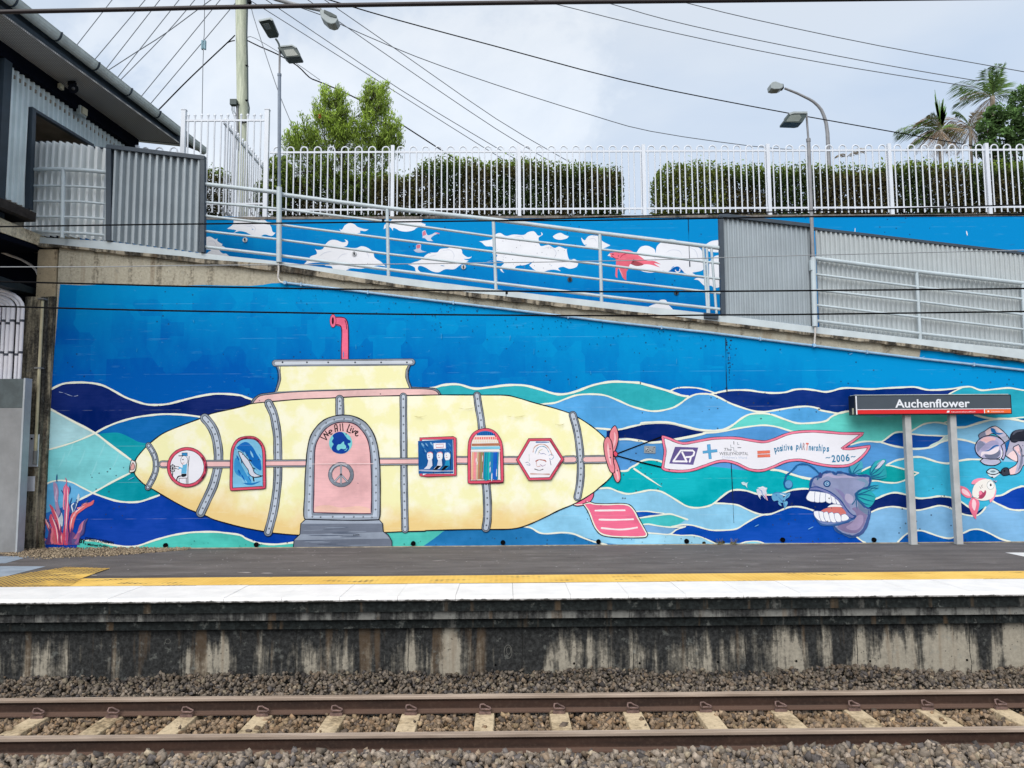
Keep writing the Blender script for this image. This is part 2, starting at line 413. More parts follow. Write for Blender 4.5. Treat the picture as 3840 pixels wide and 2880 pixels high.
# ---- platform
plat = thing('platform', (0, 8.6, 0), None, None, kind='structure')
b = MB()
zl = -0.055
z1 = Zy(2291, Y_lip+.05); z2 = Zy(2318, Y_lip+.13); z3 = Zy(2352, Y_lip+.17)
Yf = Y_lip+.25
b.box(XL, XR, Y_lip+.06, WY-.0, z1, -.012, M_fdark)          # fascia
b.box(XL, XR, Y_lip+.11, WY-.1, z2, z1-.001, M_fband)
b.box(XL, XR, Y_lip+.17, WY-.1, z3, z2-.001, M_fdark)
b.box(XL, XR, Yf, WY-.1, -1.9, z3-.001, M_face)
b.build('platform_wall', plat)
b = MB(); b.add([(XL, Y_yel-.02, 0), (XR, Y_yel-.02, 0), (XR, WY, 0), (XL, WY, 0)], [(0, 1, 2, 3)], M_asph); b.build('asphalt_surface', plat)
sw = 0.632; x = XL; i = 0
while x < XR:
    b = MB()
    dzz = random.uniform(-.003, .003)
    prof = [(Y_lip+.16, zl-.005), (Y_lip+.03, zl), (Y_lip+.008, zl+.012), (Y_lip, -.025), (Y_lip+.012, -.003), (Y_lip+.03, .004+dzz), (Y_white, .004+dzz), (Y_white, -.01)]
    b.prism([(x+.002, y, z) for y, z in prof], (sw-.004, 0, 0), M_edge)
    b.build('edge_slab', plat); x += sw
b = MB(); b.add([(XL, Y_white, .006), (XR, Y_white, .006), (XR, Y_yel, .006), (XL, Y_yel, .006)], [(0, 1, 2, 3)], M_tact); b.build('tactile_strip', plat)
q = [G(x, y, .010) for x, y in ((-260, 2205), (247, 2126), (414, 2130), (312, 2166), (250, 2200), (-60, 2212))]
q[0].y = max(q[0].y, Y_white+.01); q[4].y = Y_white+.012; q[5].y = Y_white+.012
b = MB(); b.add(q, [tuple(range(6))[::-1]], M_dots); b.build('tactile_paving', plat)
M_patch = plain('grey_concrete_patch', (150, 162, 176), .85, .2, .12, 4)
for P_ in (((-200, 2121), (172, 2124), (60, 2152), (-200, 2215)), ((-200, 2084), (112, 2087), (20, 2112), (-200, 2118))):
    b = MB(); b.add([G(x, y, .004) for x, y in P_], [(3, 2, 1, 0)], M_patch); b.build('concrete_patch', plat)
M_line = plain('white_line_paint', (225, 225, 225), .7, .3, .1, 6)
b = MB(); b.add([G(x, y, .004) for x, y in ((3769, 2072), (3990, 2072), (3990, 2100), (3850, 2089))], [(3, 2, 1, 0)], M_line); b.build('painted_marking', plat)

# ---- ground sheets
M_ground = plain('dusty_ground', (.16, .145, .125), .95, .1, .2, 1.5, raw=True)
b = MB(); b.add([(-900, -900, -1.35), (900, -900, -1.35), (900, 1500, -1.35), (-900, 1500, -1.35)], [(0, 1, 2, 3)], M_ground)
tag(b.build('ground'), kind='structure')
M_opp = plain('platform_asphalt', (.09, .085, .085), .95, .1, .15, 3, raw=True)
b = MB(); b.box(XL, XR, -5, 1.2, -1.3, -.03, M_opp); tag(b.build('opposite_platform'), kind='structure')

# ---- track
M_rail = None
def mk_rail():
    m, t, b, P = newmat('rusty_rail_steel', .8, .25, 0.0)
    sp = t.nodes.new('ShaderNodeSeparateXYZ'); t.links.new(P, sp.inputs[0])
    n1 = noise(t, mapping(t, P, (.6, 6, 6)), 2, 5, .6); nf = noise(t, P, 30, 3, .6)
    rust = mix(t, ramp(t, n1, [(.35, 0.), (.65, 1.)]), (.026, .0155, .012), (.052, .028, .020))
    rust = mix(t, mth(t, 'MULTIPLY', ramp(t, nf, [(.5, 0.), (.7, 1.)]), .4), rust, (.085, .055, .04))
    top = mix(t, ramp(t, n1, [(.35, 0.), (.65, 1.)]), (.24, .185, .145), (.40, .325, .265))
    col = mix(t, ramp(t, sp.outputs['Z'], [(0, 0.), (1, 0.)]), rust, top)
    hi = mth(t, 'GREATER_THAN', sp.outputs['Z'], z_rail-.027)
    ft = mth(t, 'LESS_THAN', sp.outputs['Z'], z_rail-.125)
    col = mix(t, hi, rust, top); col = mix(t, mth(t, 'MULTIPLY', ft, .5), col, (.16, .10, .075))
    t.links.new(col, b.inputs['Base Color']); t.links.new(ramp(t, n1, [(.3, .7), (.7, .9)]), b.inputs['Roughness']); return m
M_rail = mk_rail()
M_slp = concrete('sleeper_concrete', (.53, .43, .29), (.26, .20, .125), .55, False)
track = thing('railway_track', (0, (Yfar+Ynear)/2, z_rail-.16), 'rusty steel railway track on pale concrete sleepers in front of the platform', 'railway track')
def railprof(y0):
    h = [(.034, 0), (.036, -.006), (.036, -.032), (.028, -.040), (.010, -.050), (.009, -.118), (.03, -.132), (.065, -.146), (.065, -.158)]
    h[0] = (.030, 0)
    return [(y0+a, z_rail+z) for a, z in h]+[(y0-a, z_rail+z) for a, z in reversed(h)]
for y0 in (Yfar, Ynear):
    b = MB(); b.prism([(XL, y, z) for y, z in railprof(y0)], (XR-XL, 0, 0), M_rail); b.build('rail', track)
xa = U(147, 2676, Yfar-.07).x; xb = U(3749, 2659, Yfar-.07).x; dxs = (xb-xa)/13
M_clip = plain('rusty_clip_steel', (.19, .125, .11), .7, .4, .3, 20, metal=.3, raw=True)
sl0 = None
ym = (Yfar+Ynear)/2; zs = z_rail-.160
for k in range(-6, 21):
    xc = xa+k*dxs+random.uniform(-.008, .008)
    if sl0 is None:
        s = MB(); L2 = 1.0
        pr = [(-.12, -.2), (.12, -.2), (.092, 0.0), (-.092, 0.0)]
        s.prism([(xc+a, ym-L2, zs+z) for a, z in pr], (0, 2*L2, 0), M_slp)
        e = bpy.data.objects.new('sleeper', None)
        tmp = bpy.data.objects.new('tmp', None); tmp.location = (xc, ym, zs)
        so_ = s.build('sleeper', None, .008)
        for v in so_.data.vertices: v.co = v.co-Vector((xc, ym, zs))
        so_.location = Vector((xc, ym, zs))-track.location; so_.parent = track
        for yr, sd_ in ((Yfar, -1), (Yfar, 1), (Ynear, 1)):
            c = MB(); yy = yr+sd_*.085-ym; z0 = .028
            path = [(-.035, yy, z0+.012), (-.05, yy-sd_*-.0, z0+.035), (-.045, yy-sd_*.012, z0+.058), (-.015, yy-sd_*.018, z0+.06), (.012, yy-sd_*.03, z0+.04),
                    (.05, yy-sd_*.026, z0+.026), (.058, yy, z0+.022), (.045, yy+sd_*.022, z0+.020), (.01, yy+sd_*.02, z0+.024), (-.03, yy+sd_*.01, z0+.02)]
            c.tube([Vector(p) for p in path], .0095, M_clip, 6)
            c.box(-.06, .06, yy-.02, yy+.035*max(sd_, .4), -.0, .026, M_clip)
            co = c.build('rail_clip'); co.parent = so_
        sl0 = so_
    else:
        dup(sl0, track, Vector((xc, ym, zs))-track.location)

# ---- ballast
zb = z_rail-.20
def bz(x, y):
    """height of the ballast bed"""
    base = np.full_like(x, zb)
    n = np.array([mnoise.noise(Vector((float(a)*.8, float(c)*1.3, 0)))*.035+mnoise.noise(Vector((float(a)*2.7, float(c)*2.7, 4)))*.018 for a, c in zip(x, y)])
    base = base+n*.6
    base = np.where((y > Ynear+.07) & (y < Yfar-.07), zb+.018+n*.3, base)
    back = np.clip((y-(Yfar+.12))/.75, 0, 1); base = base+back*(.175+n*1.3)
    front = np.clip((Ynear-.09-y)/.2, 0, 1); base = base+front*(.135+n*.6)-np.clip((5.9-y)/1.5, 0, 1)*.02
    base = np.where(((np.abs(y-Ynear) < .2) & (y > Ynear-.09)) | (np.abs(y-Yfar) < .15), np.minimum(base, zb+.015), base)
    return base
M_stone = attr_mat('ballast_stone', .95, .15, nscale=45)
M_bed = plain('ballast_bed_dirt', (.075, .068, .06), .95, .1, .3, 12, raw=True)
b = MB(); b.box(XL, XR, 2.0, Yf+.02, -1.34, zb-.05, M_bed); b.box(XL, XR, Yf-.45, Yf+.02, zb-.05, zb+.06, M_bed); b.box(XL, XR, 2.0, Ynear-.32, zb-.05, zb+.06, M_bed); tag(b.build('ballast_bed'), kind='structure')
def ballast():
    P_, S_, C_ = [], [], []
    for (ya, yb, xh, dens) in ((3.4, 5.0, 5.5, 420), (5.0, 6.75, 5.6, 1150), (6.75, 8.05, 6.6, 1000), (8.05, Yf-.01, 7.2, 1350)):
        n = int((yb-ya)*2*xh*dens)
        x = np.random.uniform(-xh, xh, n); y = np.random.uniform(ya, yb, n)
        x = x+.05
        sz = (.019+.033*np.random.rand(n)**1.5)*np.where(y > Yfar, .86, 1.0)*np.where(y < 6.7, 1.1, 1.0)
        z = bz(x, y)+np.random.uniform(-.045, .018, n)
        # leave the sleeper tops clear between the rails
        k = (x-xa)/dxs; dk = np.abs(k-np.round(k))*dxs
        on = (dk < .092+sz*.6) & (y > ym-1.02) & (y < ym+1.02)
        inner = on & (y > Ynear-.1) & (y < Yfar+.10)
        keep = ~inner | (np.random.rand(n) < .012)
        z = np.where(inner, zs+.008, z)
        nearrail = (np.abs(y-Ynear) < .085) | (np.abs(y-Yfar) < .085)
        keep &= ~(nearrail & (z > zs-.02))
        x, y, z, sz = x[keep], y[keep], z[keep], sz[keep]; n = len(x)
        r = np.random.rand(n, 1)
        grey = np.array([.185, .157, .130]); brown = np.array([.20, .155, .115]); dark = np.array([.075, .068, .066]); blue = np.array([.17, .175, .17]); tan = np.array([.30, .255, .19])
        c = np.where(r < .4, grey, np.where(r < .62, brown, np.where(r < .80, dark*1.3, np.where(r < .93, grey*1.3, tan*.85))))
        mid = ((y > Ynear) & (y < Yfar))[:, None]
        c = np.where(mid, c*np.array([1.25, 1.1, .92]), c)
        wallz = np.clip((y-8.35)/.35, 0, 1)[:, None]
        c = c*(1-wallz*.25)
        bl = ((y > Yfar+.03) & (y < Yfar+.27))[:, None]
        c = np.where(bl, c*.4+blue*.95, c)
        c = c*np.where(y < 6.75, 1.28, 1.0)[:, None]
        c = c*np.random.uniform(.55, 1.3, (n, 1))
        P_.append(np.stack([x, y, z], 1)); S_.append(sz); C_.append(c)
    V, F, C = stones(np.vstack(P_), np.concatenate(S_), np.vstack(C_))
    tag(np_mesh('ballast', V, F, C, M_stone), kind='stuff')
ballast()
# small gravel heaped at the foot of the wall, far left
def gravel():
    n = 5200
    a = [G(x, y, 0) for x, y in ((-120, 2075), (0, 2078), (160, 2092), (420, 2083), (700, 2062))]
    xs = np.array([p.x for p in a]); ys = np.array([p.y for p in a])
    x = np.random.uniform(xs[0], xs[-1], n); ylim = np.interp(x, xs, ys)
    u = np.random.rand(n)**.8*np.random.choice([1, 1, 1, 1.18], n); y = WY-(WY-ylim)*u
    z = .006+.02*(1-u)*np.clip((xs[-1]-x)/1.2, .15, 1)+np.random.uniform(-.01, .01, n)
    c = np.array([.34, .27, .19])*np.random.uniform(.35, 1.35, (n, 1))
    V, F, C = stones(np.stack([x, y, z], 1), np.random.uniform(.010, .024, n), c)
    tag(np_mesh('gravel', V, F, C, M_stone), kind='stuff')
gravel()

# dry leaves and sticks on the ballast
M_leafs = [plain('dry_leaf', c, .8, .2, .2, 30, raw=True) for c in ((.55, .45, .22), (.42, .2, .08), (.6, .52, .36))]
LEAF = [('curled pale dry leaf lying on the stones below the left of the platform wall', 308, 2528, .05, 0),
        ('orange brown dead leaf on dark ballast left of centre', 732, 2531, .045, 1),
        ('cream dry leaf on dark ballast near the far left rail', 425, 2570, .045, 2),
        ('yellow dry leaf by the wall right of centre', 3105, 2515, .06, 0),
        ('long yellow leaf propped against the stained wall on the right', 3290, 2524, .075, 0),
        ('pale torn leaf lying in ballast behind the far rail on the right', 3065, 2556, .07, 2),
        ('small tan leaf standing in stones just in front of the near rail', 2406, 2785, .06, 0),
        ('white scrap of dry leaf on dark ballast left of the track centre', 1940, 2565, .05, 2)]
for lab, px, py, s_, mi_ in LEAF:
    p = G(px, py, zb+.075); b = MB(); th = random.uniform(0, 6.28); a = Vector((math.cos(th), math.sin(th), .5))*s_; c_ = Vector((-a.y, a.x, .3*s_))*.42
    b.add([p-a, p-a*.3+c_+Vector((0, 0, .012)), p+a*.5+c_*.8+Vector((0, 0, .016)), p+a, p+a*.4-c_, p-a*.4-c_*.9], [(0, 1, 5), (1, 2, 4, 5), (2, 3, 4)], M_leafs[mi_])
    b.add([p-a*1.5+Vector((0, 0, .002)), p-a, p-a*.95+Vector((0, .003, .004))], [(0, 1, 2)], M_leafs[mi_])
    tag(b.build('dry_leaf'), lab, 'leaf', 'dry leaves on the ballast')
M_twig = plain('dry_twig', (.33, .28, .22), .9, .1, .2, 20, raw=True)
for lab, (x0, y0, x1, y1) in (('thin dry stick slanting up from ballast at the wall foot left of centre', (541, 2541, 560, 2515)),
                              ('long dry twigs lying flat on the ballast left of the centre line', (660, 2583, 760, 2566)),
                              ('dry forked twig on the dark stones just left of the photo middle', (950, 2574, 1090, 2586)),
                              ('grey stick leaning on stones below the dark middle of the wall', (1575, 2580, 1630, 2545)),
                              ('thin brown twig on the dark ballast right of centre', (2700, 2560, 2790, 2530))):
    b = MB(); p, q_ = G(x0, y0, zb+.075), G(x1, y1, zb+.10)
    b.tube([p, (p+q_)/2+Vector((0, .01, .01)), q_], .006, M_twig, 5); b.tube([(p+q_)/2, (p*.3+q_*.7)+Vector((.03, .07, .01))], .004, M_twig, 4)
    tag(b.build('dry_twig'), lab, 'twig', 'dry twigs on the ballast')
# ------------------------------------------------------------------ retaining wall, ramp edge, upper wall
M_wall = concrete('weathered_wall_concrete', (.42, .39, .31), (.24, .215, .165), .55, True, 0, soft=True)
M_slab = concrete('ramp_edge_concrete', (.36, .32, .25), (.05, .045, .037), .15, True, 0, soft=True)
M_upcap = concrete('wall_cap_concrete', (.22, .2, .18), (.05, .05, .045), .3, False, 0)
M_kerb = plain('painted_kerb_steel', (196, 207, 212), .55, .4, .06, 3)
TOPB = [(60, 884), (173, 891), (411, 905), (740, 948), (1036, 979), (1540, 1046), (1847, 1084), (2300, 1136), (2648, 1174), (3000, 1218), (3444, 1271), (3840, 1311), (4400, 1370)]
BOTB = [(60, 908), (173, 913), (422, 938), (700, 962), (740, 970), (1036, 991), (1540, 1073), (1862, 1107), (2300, 1160), (2634, 1198), (3000, 1243), (3456, 1294), (3840, 1347), (4400, 1406)]
SLBB = [(60, 920), (228, 928), (700, 979), (1040, 1015), (1246, 1046), (1540, 1082), (1862, 1125), (2300, 1172), (2670, 1214), (3000, 1252), (3456, 1307), (3840, 1358), (4400, 1422)]
def line_w(L, Y): return [U(x, y, Y) for x, y in L]
def z_at(L, Y):
    w = line_w(L, Y); xs = [p.x for p in w]; zs_ = [p.z for p in w]
    return lambda x: float(np.interp(x, xs, zs_))
def band(b, La, Lb, Y, depth, mat, n=40):
    fa, fb = z_at(La, Y), z_at(Lb, Y); x0 = U(La[0][0], La[0][1], Y).x; x1 = U(La[-1][0], La[-1][1], Y).x
    xs = np.linspace(x0, x1, n)
    vs = []; fs = []
    for x in xs: vs += [(x, Y, fb(x)), (x, Y, fa(x)), (x, Y+depth, fa(x)), (x, Y+depth, fb(x))]
    for i in range(n-1):
        for k in range(4): fs.append((i*4+k, (i+1)*4+k, (i+1)*4+(k+1) % 4, i*4+(k+1) % 4))
    fs += [(0, 1, 2, 3), tuple(reversed([(n-1)*4+k for k in range(4)]))]
    b.add(vs, fs, mat)
wall = thing('retaining_wall', (0, WY, 0), 'tall concrete retaining wall under the ramp with a painted undersea mural and yellow submarine', 'wall')
xw0 = U(222, 1070, WY).x
b = MB(); fz = z_at(SLBB, WY); xs = np.linspace(xw0-.03, U(4400, 1400, WY).x, 60)
poly = [(xw0-.03, WY, -.2)]+[(x, WY, fz(x)) for x in xs]+[(xs[-1], WY, -.2)]
b.prism(poly[::-1], (0, 1.6, 0), M_wall); b.build('wall_body', wall)
b = MB(); band(b, BOTB, SLBB, WY-.09, UY-WY+.05, M_slab, 160)
for v in range(len(b.v)):             # chipped lower edge
    x, y, z = b.v[v]
    if y < WY and v % 4 == 0: b.v[v] = (x, y+random.uniform(0, .015), z+random.uniform(-.008, .014))
b.build('ramp_slab_edge', wall)
b = MB(); band(b, TOPB, BOTB, WY-.06, .10, M_kerb); 
fzt, fzb = z_at(TOPB, WY-.06), z_at(BOTB, WY-.06)
b.build('kerb_plate', wall)

uw = thing('upper_wall', (0, UY, 0), 'long blue upper retaining wall behind the ramp painted with white clouds and birds', 'wall')
ztop = .5*(U(1000, 811, UY).z+U(3500, 806, UY).z)
b = MB(); b.box(XL-3, XR+3, UY, UY+.35, 0, ztop-.05, M_wall); b.build('wall_body', uw)
b = MB(); b.box(XL-3, XR+3, UY-.015, UY+.37, ztop-.05, ztop, M_upcap); b.build('wall_cap', uw)
M_up = plain('upper_ground_soil', (.13, .12, .10), .95, .1, .3, 2, raw=True)
b = MB(); b.add([(-600, UY+.36, ztop-.07), (600, UY+.36, ztop-.07), (600, 900, ztop-.07), (-600, 900, ztop-.07)], [(0, 1, 2, 3)], M_up); tag(b.build('upper_ground'), kind='structure')

# ---- conduit along the wall
M_cond = plain('painted_conduit', (150, 185, 215), .45, .5, .12, 8)
M_condw = plain('white_conduit', (215, 210, 205), .45, .5, .06, 8)
M_blue = plain('blue_junction_box', (70, 150, 205), .5, .5, .08, 8)
cond = thing('wall_conduit', U(1066, 1060, WY), 'thin sloping electrical conduit with two round junction boxes clipped under the ramp edge', 'conduit')
CL = [(1066, 1060), (1228, 1078), (1540, 1116), (1916, 1161), (2079, 1181), (2300, 1208), (2652, 1246), (3000, 1290), (3456, 1345), (3840, 1388), (4400, 1455)]
b = MB(); b.tube([U(x, y, WY-.035) for x, y in CL], .021, M_cond, 8); b.build('conduit_pipe', cond)
for x, y in ((1068, 1060), (3054, 1295)):
    b = MB(); p = U(x, y, WY-.07); b.tube([p+Vector((0, .07, 0)), p], .035, M_blue, 14); b.tube([p, p-Vector((0, .012, 0))], .028, M_cond, 14); b.build('junction_box', cond)
for P_ in ([(1044, 985), (1045, 1010), (1042, 1040), (1050, 1056), (1064, 1061)], [(3057, 1225), (3057, 1250), (3055, 1275), (3054, 1290)]):
    b = MB(); b.tube([U(x, y, WY-.12 if k < 2 else WY-.06) for k, (x, y) in enumerate(P_)], .017, M_condw, 8); b.build('riser_pipe', cond)
for x, y in ((1130, 1067), (1380, 1096), (1700, 1135), (2130, 1188), (2480, 1228), (2850, 1271), (3250, 1320), (3650, 1367)):
    b = MB(); p = U(x, y, WY-.035); b.obox(p, (.012, 0, 0), (0, .03, 0), (0, 0, .03), M_cond); b.build('pipe_clip', cond)

# ------------------------------------------------------------------ ramp railings
M_railp = plain('grey_railing_paint', (186, 199, 206), .42, .5, .06, 4)
RY = WY-.03
def railing(name, label, rails, posts, extra=None):
    t = thing(name, U(posts[0][2], posts[0][3], RY), label, 'railing')
    for L, r in rails:
        b = MB(); b.tube([U(x, y, RY) for x, y in L], r, M_railp, 10); b.build('rail', t)
    for (x0, y0, x1, y1, w) in posts:
        b = MB(); a, c = U(x0, y0, RY), U(x1, y1, RY)
        b.tube([c, a+(c-a)*.03, a], w, M_railp, 10); b.build('post', t)
    return t
t = railing('ramp_railing', 'pale grey tubular railing sloping down the ramp in front of the painted clouds', [
    ([(764, 690), (1037, 721), (1056, 729), (1275, 758), (1456, 781), (1847, 823), (2245, 874), (2453, 899), (2698, 930)], .036),
    ([(764, 758), (1037, 782), (1449, 831), (1847, 887), (2245, 934), (2698, 988)], .021),
    ([(764, 809), (1037, 841), (1449, 894), (1847, 944), (2245, 991), (2698, 1046)], .021),
    ([(762, 866), (1037, 897), (1449, 952), (1847, 1000), (2245, 1047), (2700, 1100)], .021),
    ([(762, 925), (1037, 957), (1449, 1010), (1847, 1060), (2245, 1109), (2700, 1160)], .027)],
    [(1452, 782, 1457, 1036, .030), (1850, 826, 1860, 1086, .030), (2249, 878, 2256, 1134, .030), (2636, 922, 2654, 1176, .022), (2650, 924, 2659, 1176, .022), (2667, 928, 2687, 1176, .022)])
M_char = plain('charcoal_frame', (58, 70, 82), .5, .4, .1, 6)
b = MB(); p = U(2665, 1186, RY-.03); b.obox(p, (.12, 0, -.012), (0, .05, 0), (0, 0, .045), M_char); b.build('post_bracket', t)
railing('ramp_railing', 'pale grey tubular railing in front of the long corrugated screen on the right', [
    ([(3050, 968), (3437, 1018), (3835, 1062), (4300, 1115)], .036), ([(3052, 1028), (3433, 1075), (3832, 1121), (4300, 1175)], .021),
    ([(3056, 1087), (3440, 1130), (3835, 1180), (4300, 1233)], .021), ([(3060, 1144), (3437, 1189), (3835, 1235), (4300, 1290)], .021),
    ([(3060, 1203), (3444, 1250), (3840, 1295), (4300, 1350)], .027)],
    [(3437, 1018, 3451, 1272, .030), (3834, 1060, 3846, 1312, .030)])

# ------------------------------------------------------------------ corrugated screens
M_corr = plain('pale_corrugated_steel', (182, 190, 193), .45, .5, .05, 2)
M_corr3 = plain('bright_corrugated_steel', (222, 228, 230), .45, .5, .04, 2)
M_corr2 = plain('grey_corrugated_steel', (160, 171, 178), .42, .5, .05, 2)
def corr_profile(u):                  # 0..1 -> height -1..1, flattened wave
    return max(-1, min(1, 2.0*math.sin(2*math.pi*u)))
def corrugated(La, Lb, Y, lam, amp, mat, name, parent, curve=None):
    fa, fb = z_at(La, Y), z_at(Lb, Y); x0 = U(La[0][0], La[0][1], Y).x; x1 = U(La[-1][0], La[-1][1], Y).x
    n = int((x1-x0)/lam*10); vs, fs = [], []
    for i in range(n+1):
        x = x0+(x1-x0)*i/n; y = Y-amp*corr_profile((x-x0)/lam)
        if curve: y += curve((x-x0)/(x1-x0))
        vs += [(x, y, fb(x)), (x, y, fa(x))]
    for i in range(n): fs.append((2*i, 2*i+2, 2*i+3, 2*i+1))
    b = MB(); b.add(vs, fs, mat, False)
    k = len(vs); b.add([(v[0], v[1]+.003, v[2]) for v in vs], [tuple(reversed(f)) for f in fs], mat)
    return b.build(name, parent)
sc1 = thing('corrugated_screen', U(2704, 1182, WY), 'short grey corrugated steel screen with a charcoal frame at the end of the cloud railing', 'screen')
corrugated([(2706, 815), (3048, 853)], [(2714, 1184), (3052, 1224)], WY-.02, .085, .016, M_corr2, 'corrugated_sheet', sc1)
def beam(b, a, c, Y, w, d, mat):      # square bar between two photo points on a plane
    A, B = U(*a, Y), U(*c, Y); ax = (B-A)/2; n = Vector((-ax.z, 0, ax.x)).normalized()
    b.obox((A+B)/2, ax, (0, d/2, 0), n*w/2, mat)
b = MB(); beam(b, (2702, 809), (2711, 1182), WY-.04, .075, .09, M_char); b.build('frame_post', sc1)
b = MB(); beam(b, (3042, 850), (3050, 1222), WY-.04, .04, .07, M_char); b.build('frame_post', sc1)
b = MB(); beam(b, (2698, 808), (3046, 849), WY-.041, .06, .1, M_char); b.build('frame_rail', sc1)
sc2 = thing('corrugated_screen', U(3060, 1226, WY), 'long pale corrugated steel screen behind the right railing with a thin dark cap', 'screen')
corrugated([(3056, 863), (3840, 955), (4400, 1020)], [(3056, 1226), (3444, 1275), (3840, 1316), (4400, 1375)], WY+.07, .085, .018, M_corr, 'corrugated_sheet', sc2)
b = MB(); beam(b, (3050, 858), (3840, 951), WY+.07, .045, .06, M_char); beam(b, (3840, 951), (4400, 1016), WY+.07, .045, .06, M_char); b.build('cap_rail', sc2)
# left: curved screen behind rails and flat framed screen
sc3 = thing('corrugated_screen', U(420, 905, WY), 'tall dark framed corrugated screen standing on the ramp at the left', 'screen')
corrugated([(405, 556), (764, 598)], [(411, 903), (752, 948)], WY-.04, .121, .042, M_corr2, 'corrugated_sheet', sc3)
b = MB(); beam(b, (412, 548), (411, 905), WY-.06, .085, .1, M_char); b.build('frame_post', sc3)
b = MB(); beam(b, (763, 590), (762, 948), WY-.06, .07, .1, M_char); b.build('frame_post', sc3)
b = MB(); beam(b, (405, 552), (770, 595), WY-.061, .07, .11, M_char); b.build('frame_rail', sc3)
sc4 = thing('corrugated_screen', U(250, 893, WY), 'pale corrugated screen with a gentle curve behind curved rails beside the station building', 'screen')
corrugated([(110, 535), (142, 538), (250, 543), (408, 561)], [(110, 890), (250, 893), (408, 906)], WY+.10, .121, .05, M_corr3, 'corrugated_sheet', sc4, lambda u: -.12*math.sin(math.pi*u))
b = MB(); b.tube([U(x, y, WY+.08) for x, y in ((110, 531), (250, 540), (408, 558))], .02, M_char, 6); b.build('cap_rail', sc4)
def curved(L): return [U(x, y, RY-.16*math.sin(math.pi*(x-110)/300)) for x, y in L]
t = thing('ramp_railing', U(240, 892, RY), 'short curved pale grey railing beside the station building, left of the framed screen', 'railing')
for L, r in (([(128, 636), (180, 634), (231, 635), (290, 637), (350, 641), (404, 647)], .036), ([(128, 697), (231, 697), (310, 700), (398, 706)], .021),
             ([(128, 755), (231, 755), (310, 757), (398, 765)], .021), ([(126, 813), (231, 813), (310, 815), (398, 822)], .021), ([(122, 869), (180, 870), (231, 872), (310, 875), (398, 883)], .027)):
    b = MB(); b.tube(curved(L), r, M_railp, 10); b.build('rail', t)
b = MB(); a, c = curved([(238, 634), (234, 892)]); b.tube([c, a], .036, M_railp, 10); b.build('post', t)

# ------------------------------------------------------------------ white fences on the upper wall
M_fence = plain('white_fence_paint', (220, 226, 235), .45, .4, .03, 3)
zt_h = U(2413, 547, FY).z; z_r1 = U(2413, 567, FY).z; z_r2 = U(2413, 782, FY).z; z_lb = U(2413, 801, FY).z; z_pt = U(2413, 543, FY).z
fence = thing('hoop_top_fence', (0, FY, ztop), 'long white hoop-top fence on the upper wall in front of the clipped hedges', 'fence')
posts = [U(x, 690, FY).x for x in (1003, 1472, 1947, 2415, 2883, 3340, 3706)]
posts = [posts[0]]+posts[1:]+[posts[-1]+2.38, posts[-1]+4.76]
hoop0 = None
def hoop_mesh(cx, w):
    b = MB(); r = .0145; zt = zt_h-w/2
    path = [(cx-w/2, FY, z_lb), (cx-w/2, FY, zt-.02)]+[(cx-w/2*math.cos(a), FY, zt+w/2*math.sin(a)) for a in np.linspace(0, math.pi, 9)]+[(cx+w/2, FY, zt-.02), (cx+w/2, FY, z_lb)]
    # square-ish tubing built as one bent bar
    b.tube(path, r, M_fence, 6); return b
hw = .232
for i, x in enumerate(posts):
    if i: 
        b = MB(); b.box(x-.034, x+.034, FY-.034, FY+.034, ztop-.02, z_pt, M_fence); b.box(x-.05, x+.05, FY-.05, FY+.05, ztop, ztop+.012, M_fence); b.build('post', fence)
for i in range(len(posts)-1):
    a, c = posts[i], posts[i+1]; n = max(1, round((c-a-.02)/.262)); pitch = (c-a)/(n+.15)
    for z in (z_r1, z_r2):
        b = MB(); b.box(a+.034, c-.034, FY-.012, FY+.012, z-.018, z+.018, M_fence); b.build('rail', fence)
    for k in range(n):
        cx = a+.02+pitch*(k+.57)
        w_ = pitch*.5
        if hoop0 is None:
            b = hoop_mesh(cx, w_); hoop0 = b.build('hoop', fence); hx0 = cx
        else: dup(hoop0, fence, hoop0.location+Vector((cx-hx0, 0, 0)))
f2 = thing('hoop_top_fence', U(520, 560, FY), 'short run of white hoop-top fence showing above the framed screen on the left', 'fence')
for (xa_, xb_) in ((546, 552),): pass
x0, x1 = U(515, 560, FY).x, U(668, 560, FY).x
b = MB(); b.box(x0-.03, x0+.03, FY-.03, FY+.03, ztop-.02, z_pt+.02, M_fence); b.build('post', f2)
b = MB(); b.box(x0, x1+.05, FY-.012, FY+.012, z_r1-.016, z_r1+.016, M_fence); b.build('rail', f2)
for px in (546, 598, 652):
    cx = U(px, 560, FY).x; b = hoop_mesh(cx, .14); b.build('hoop', f2)
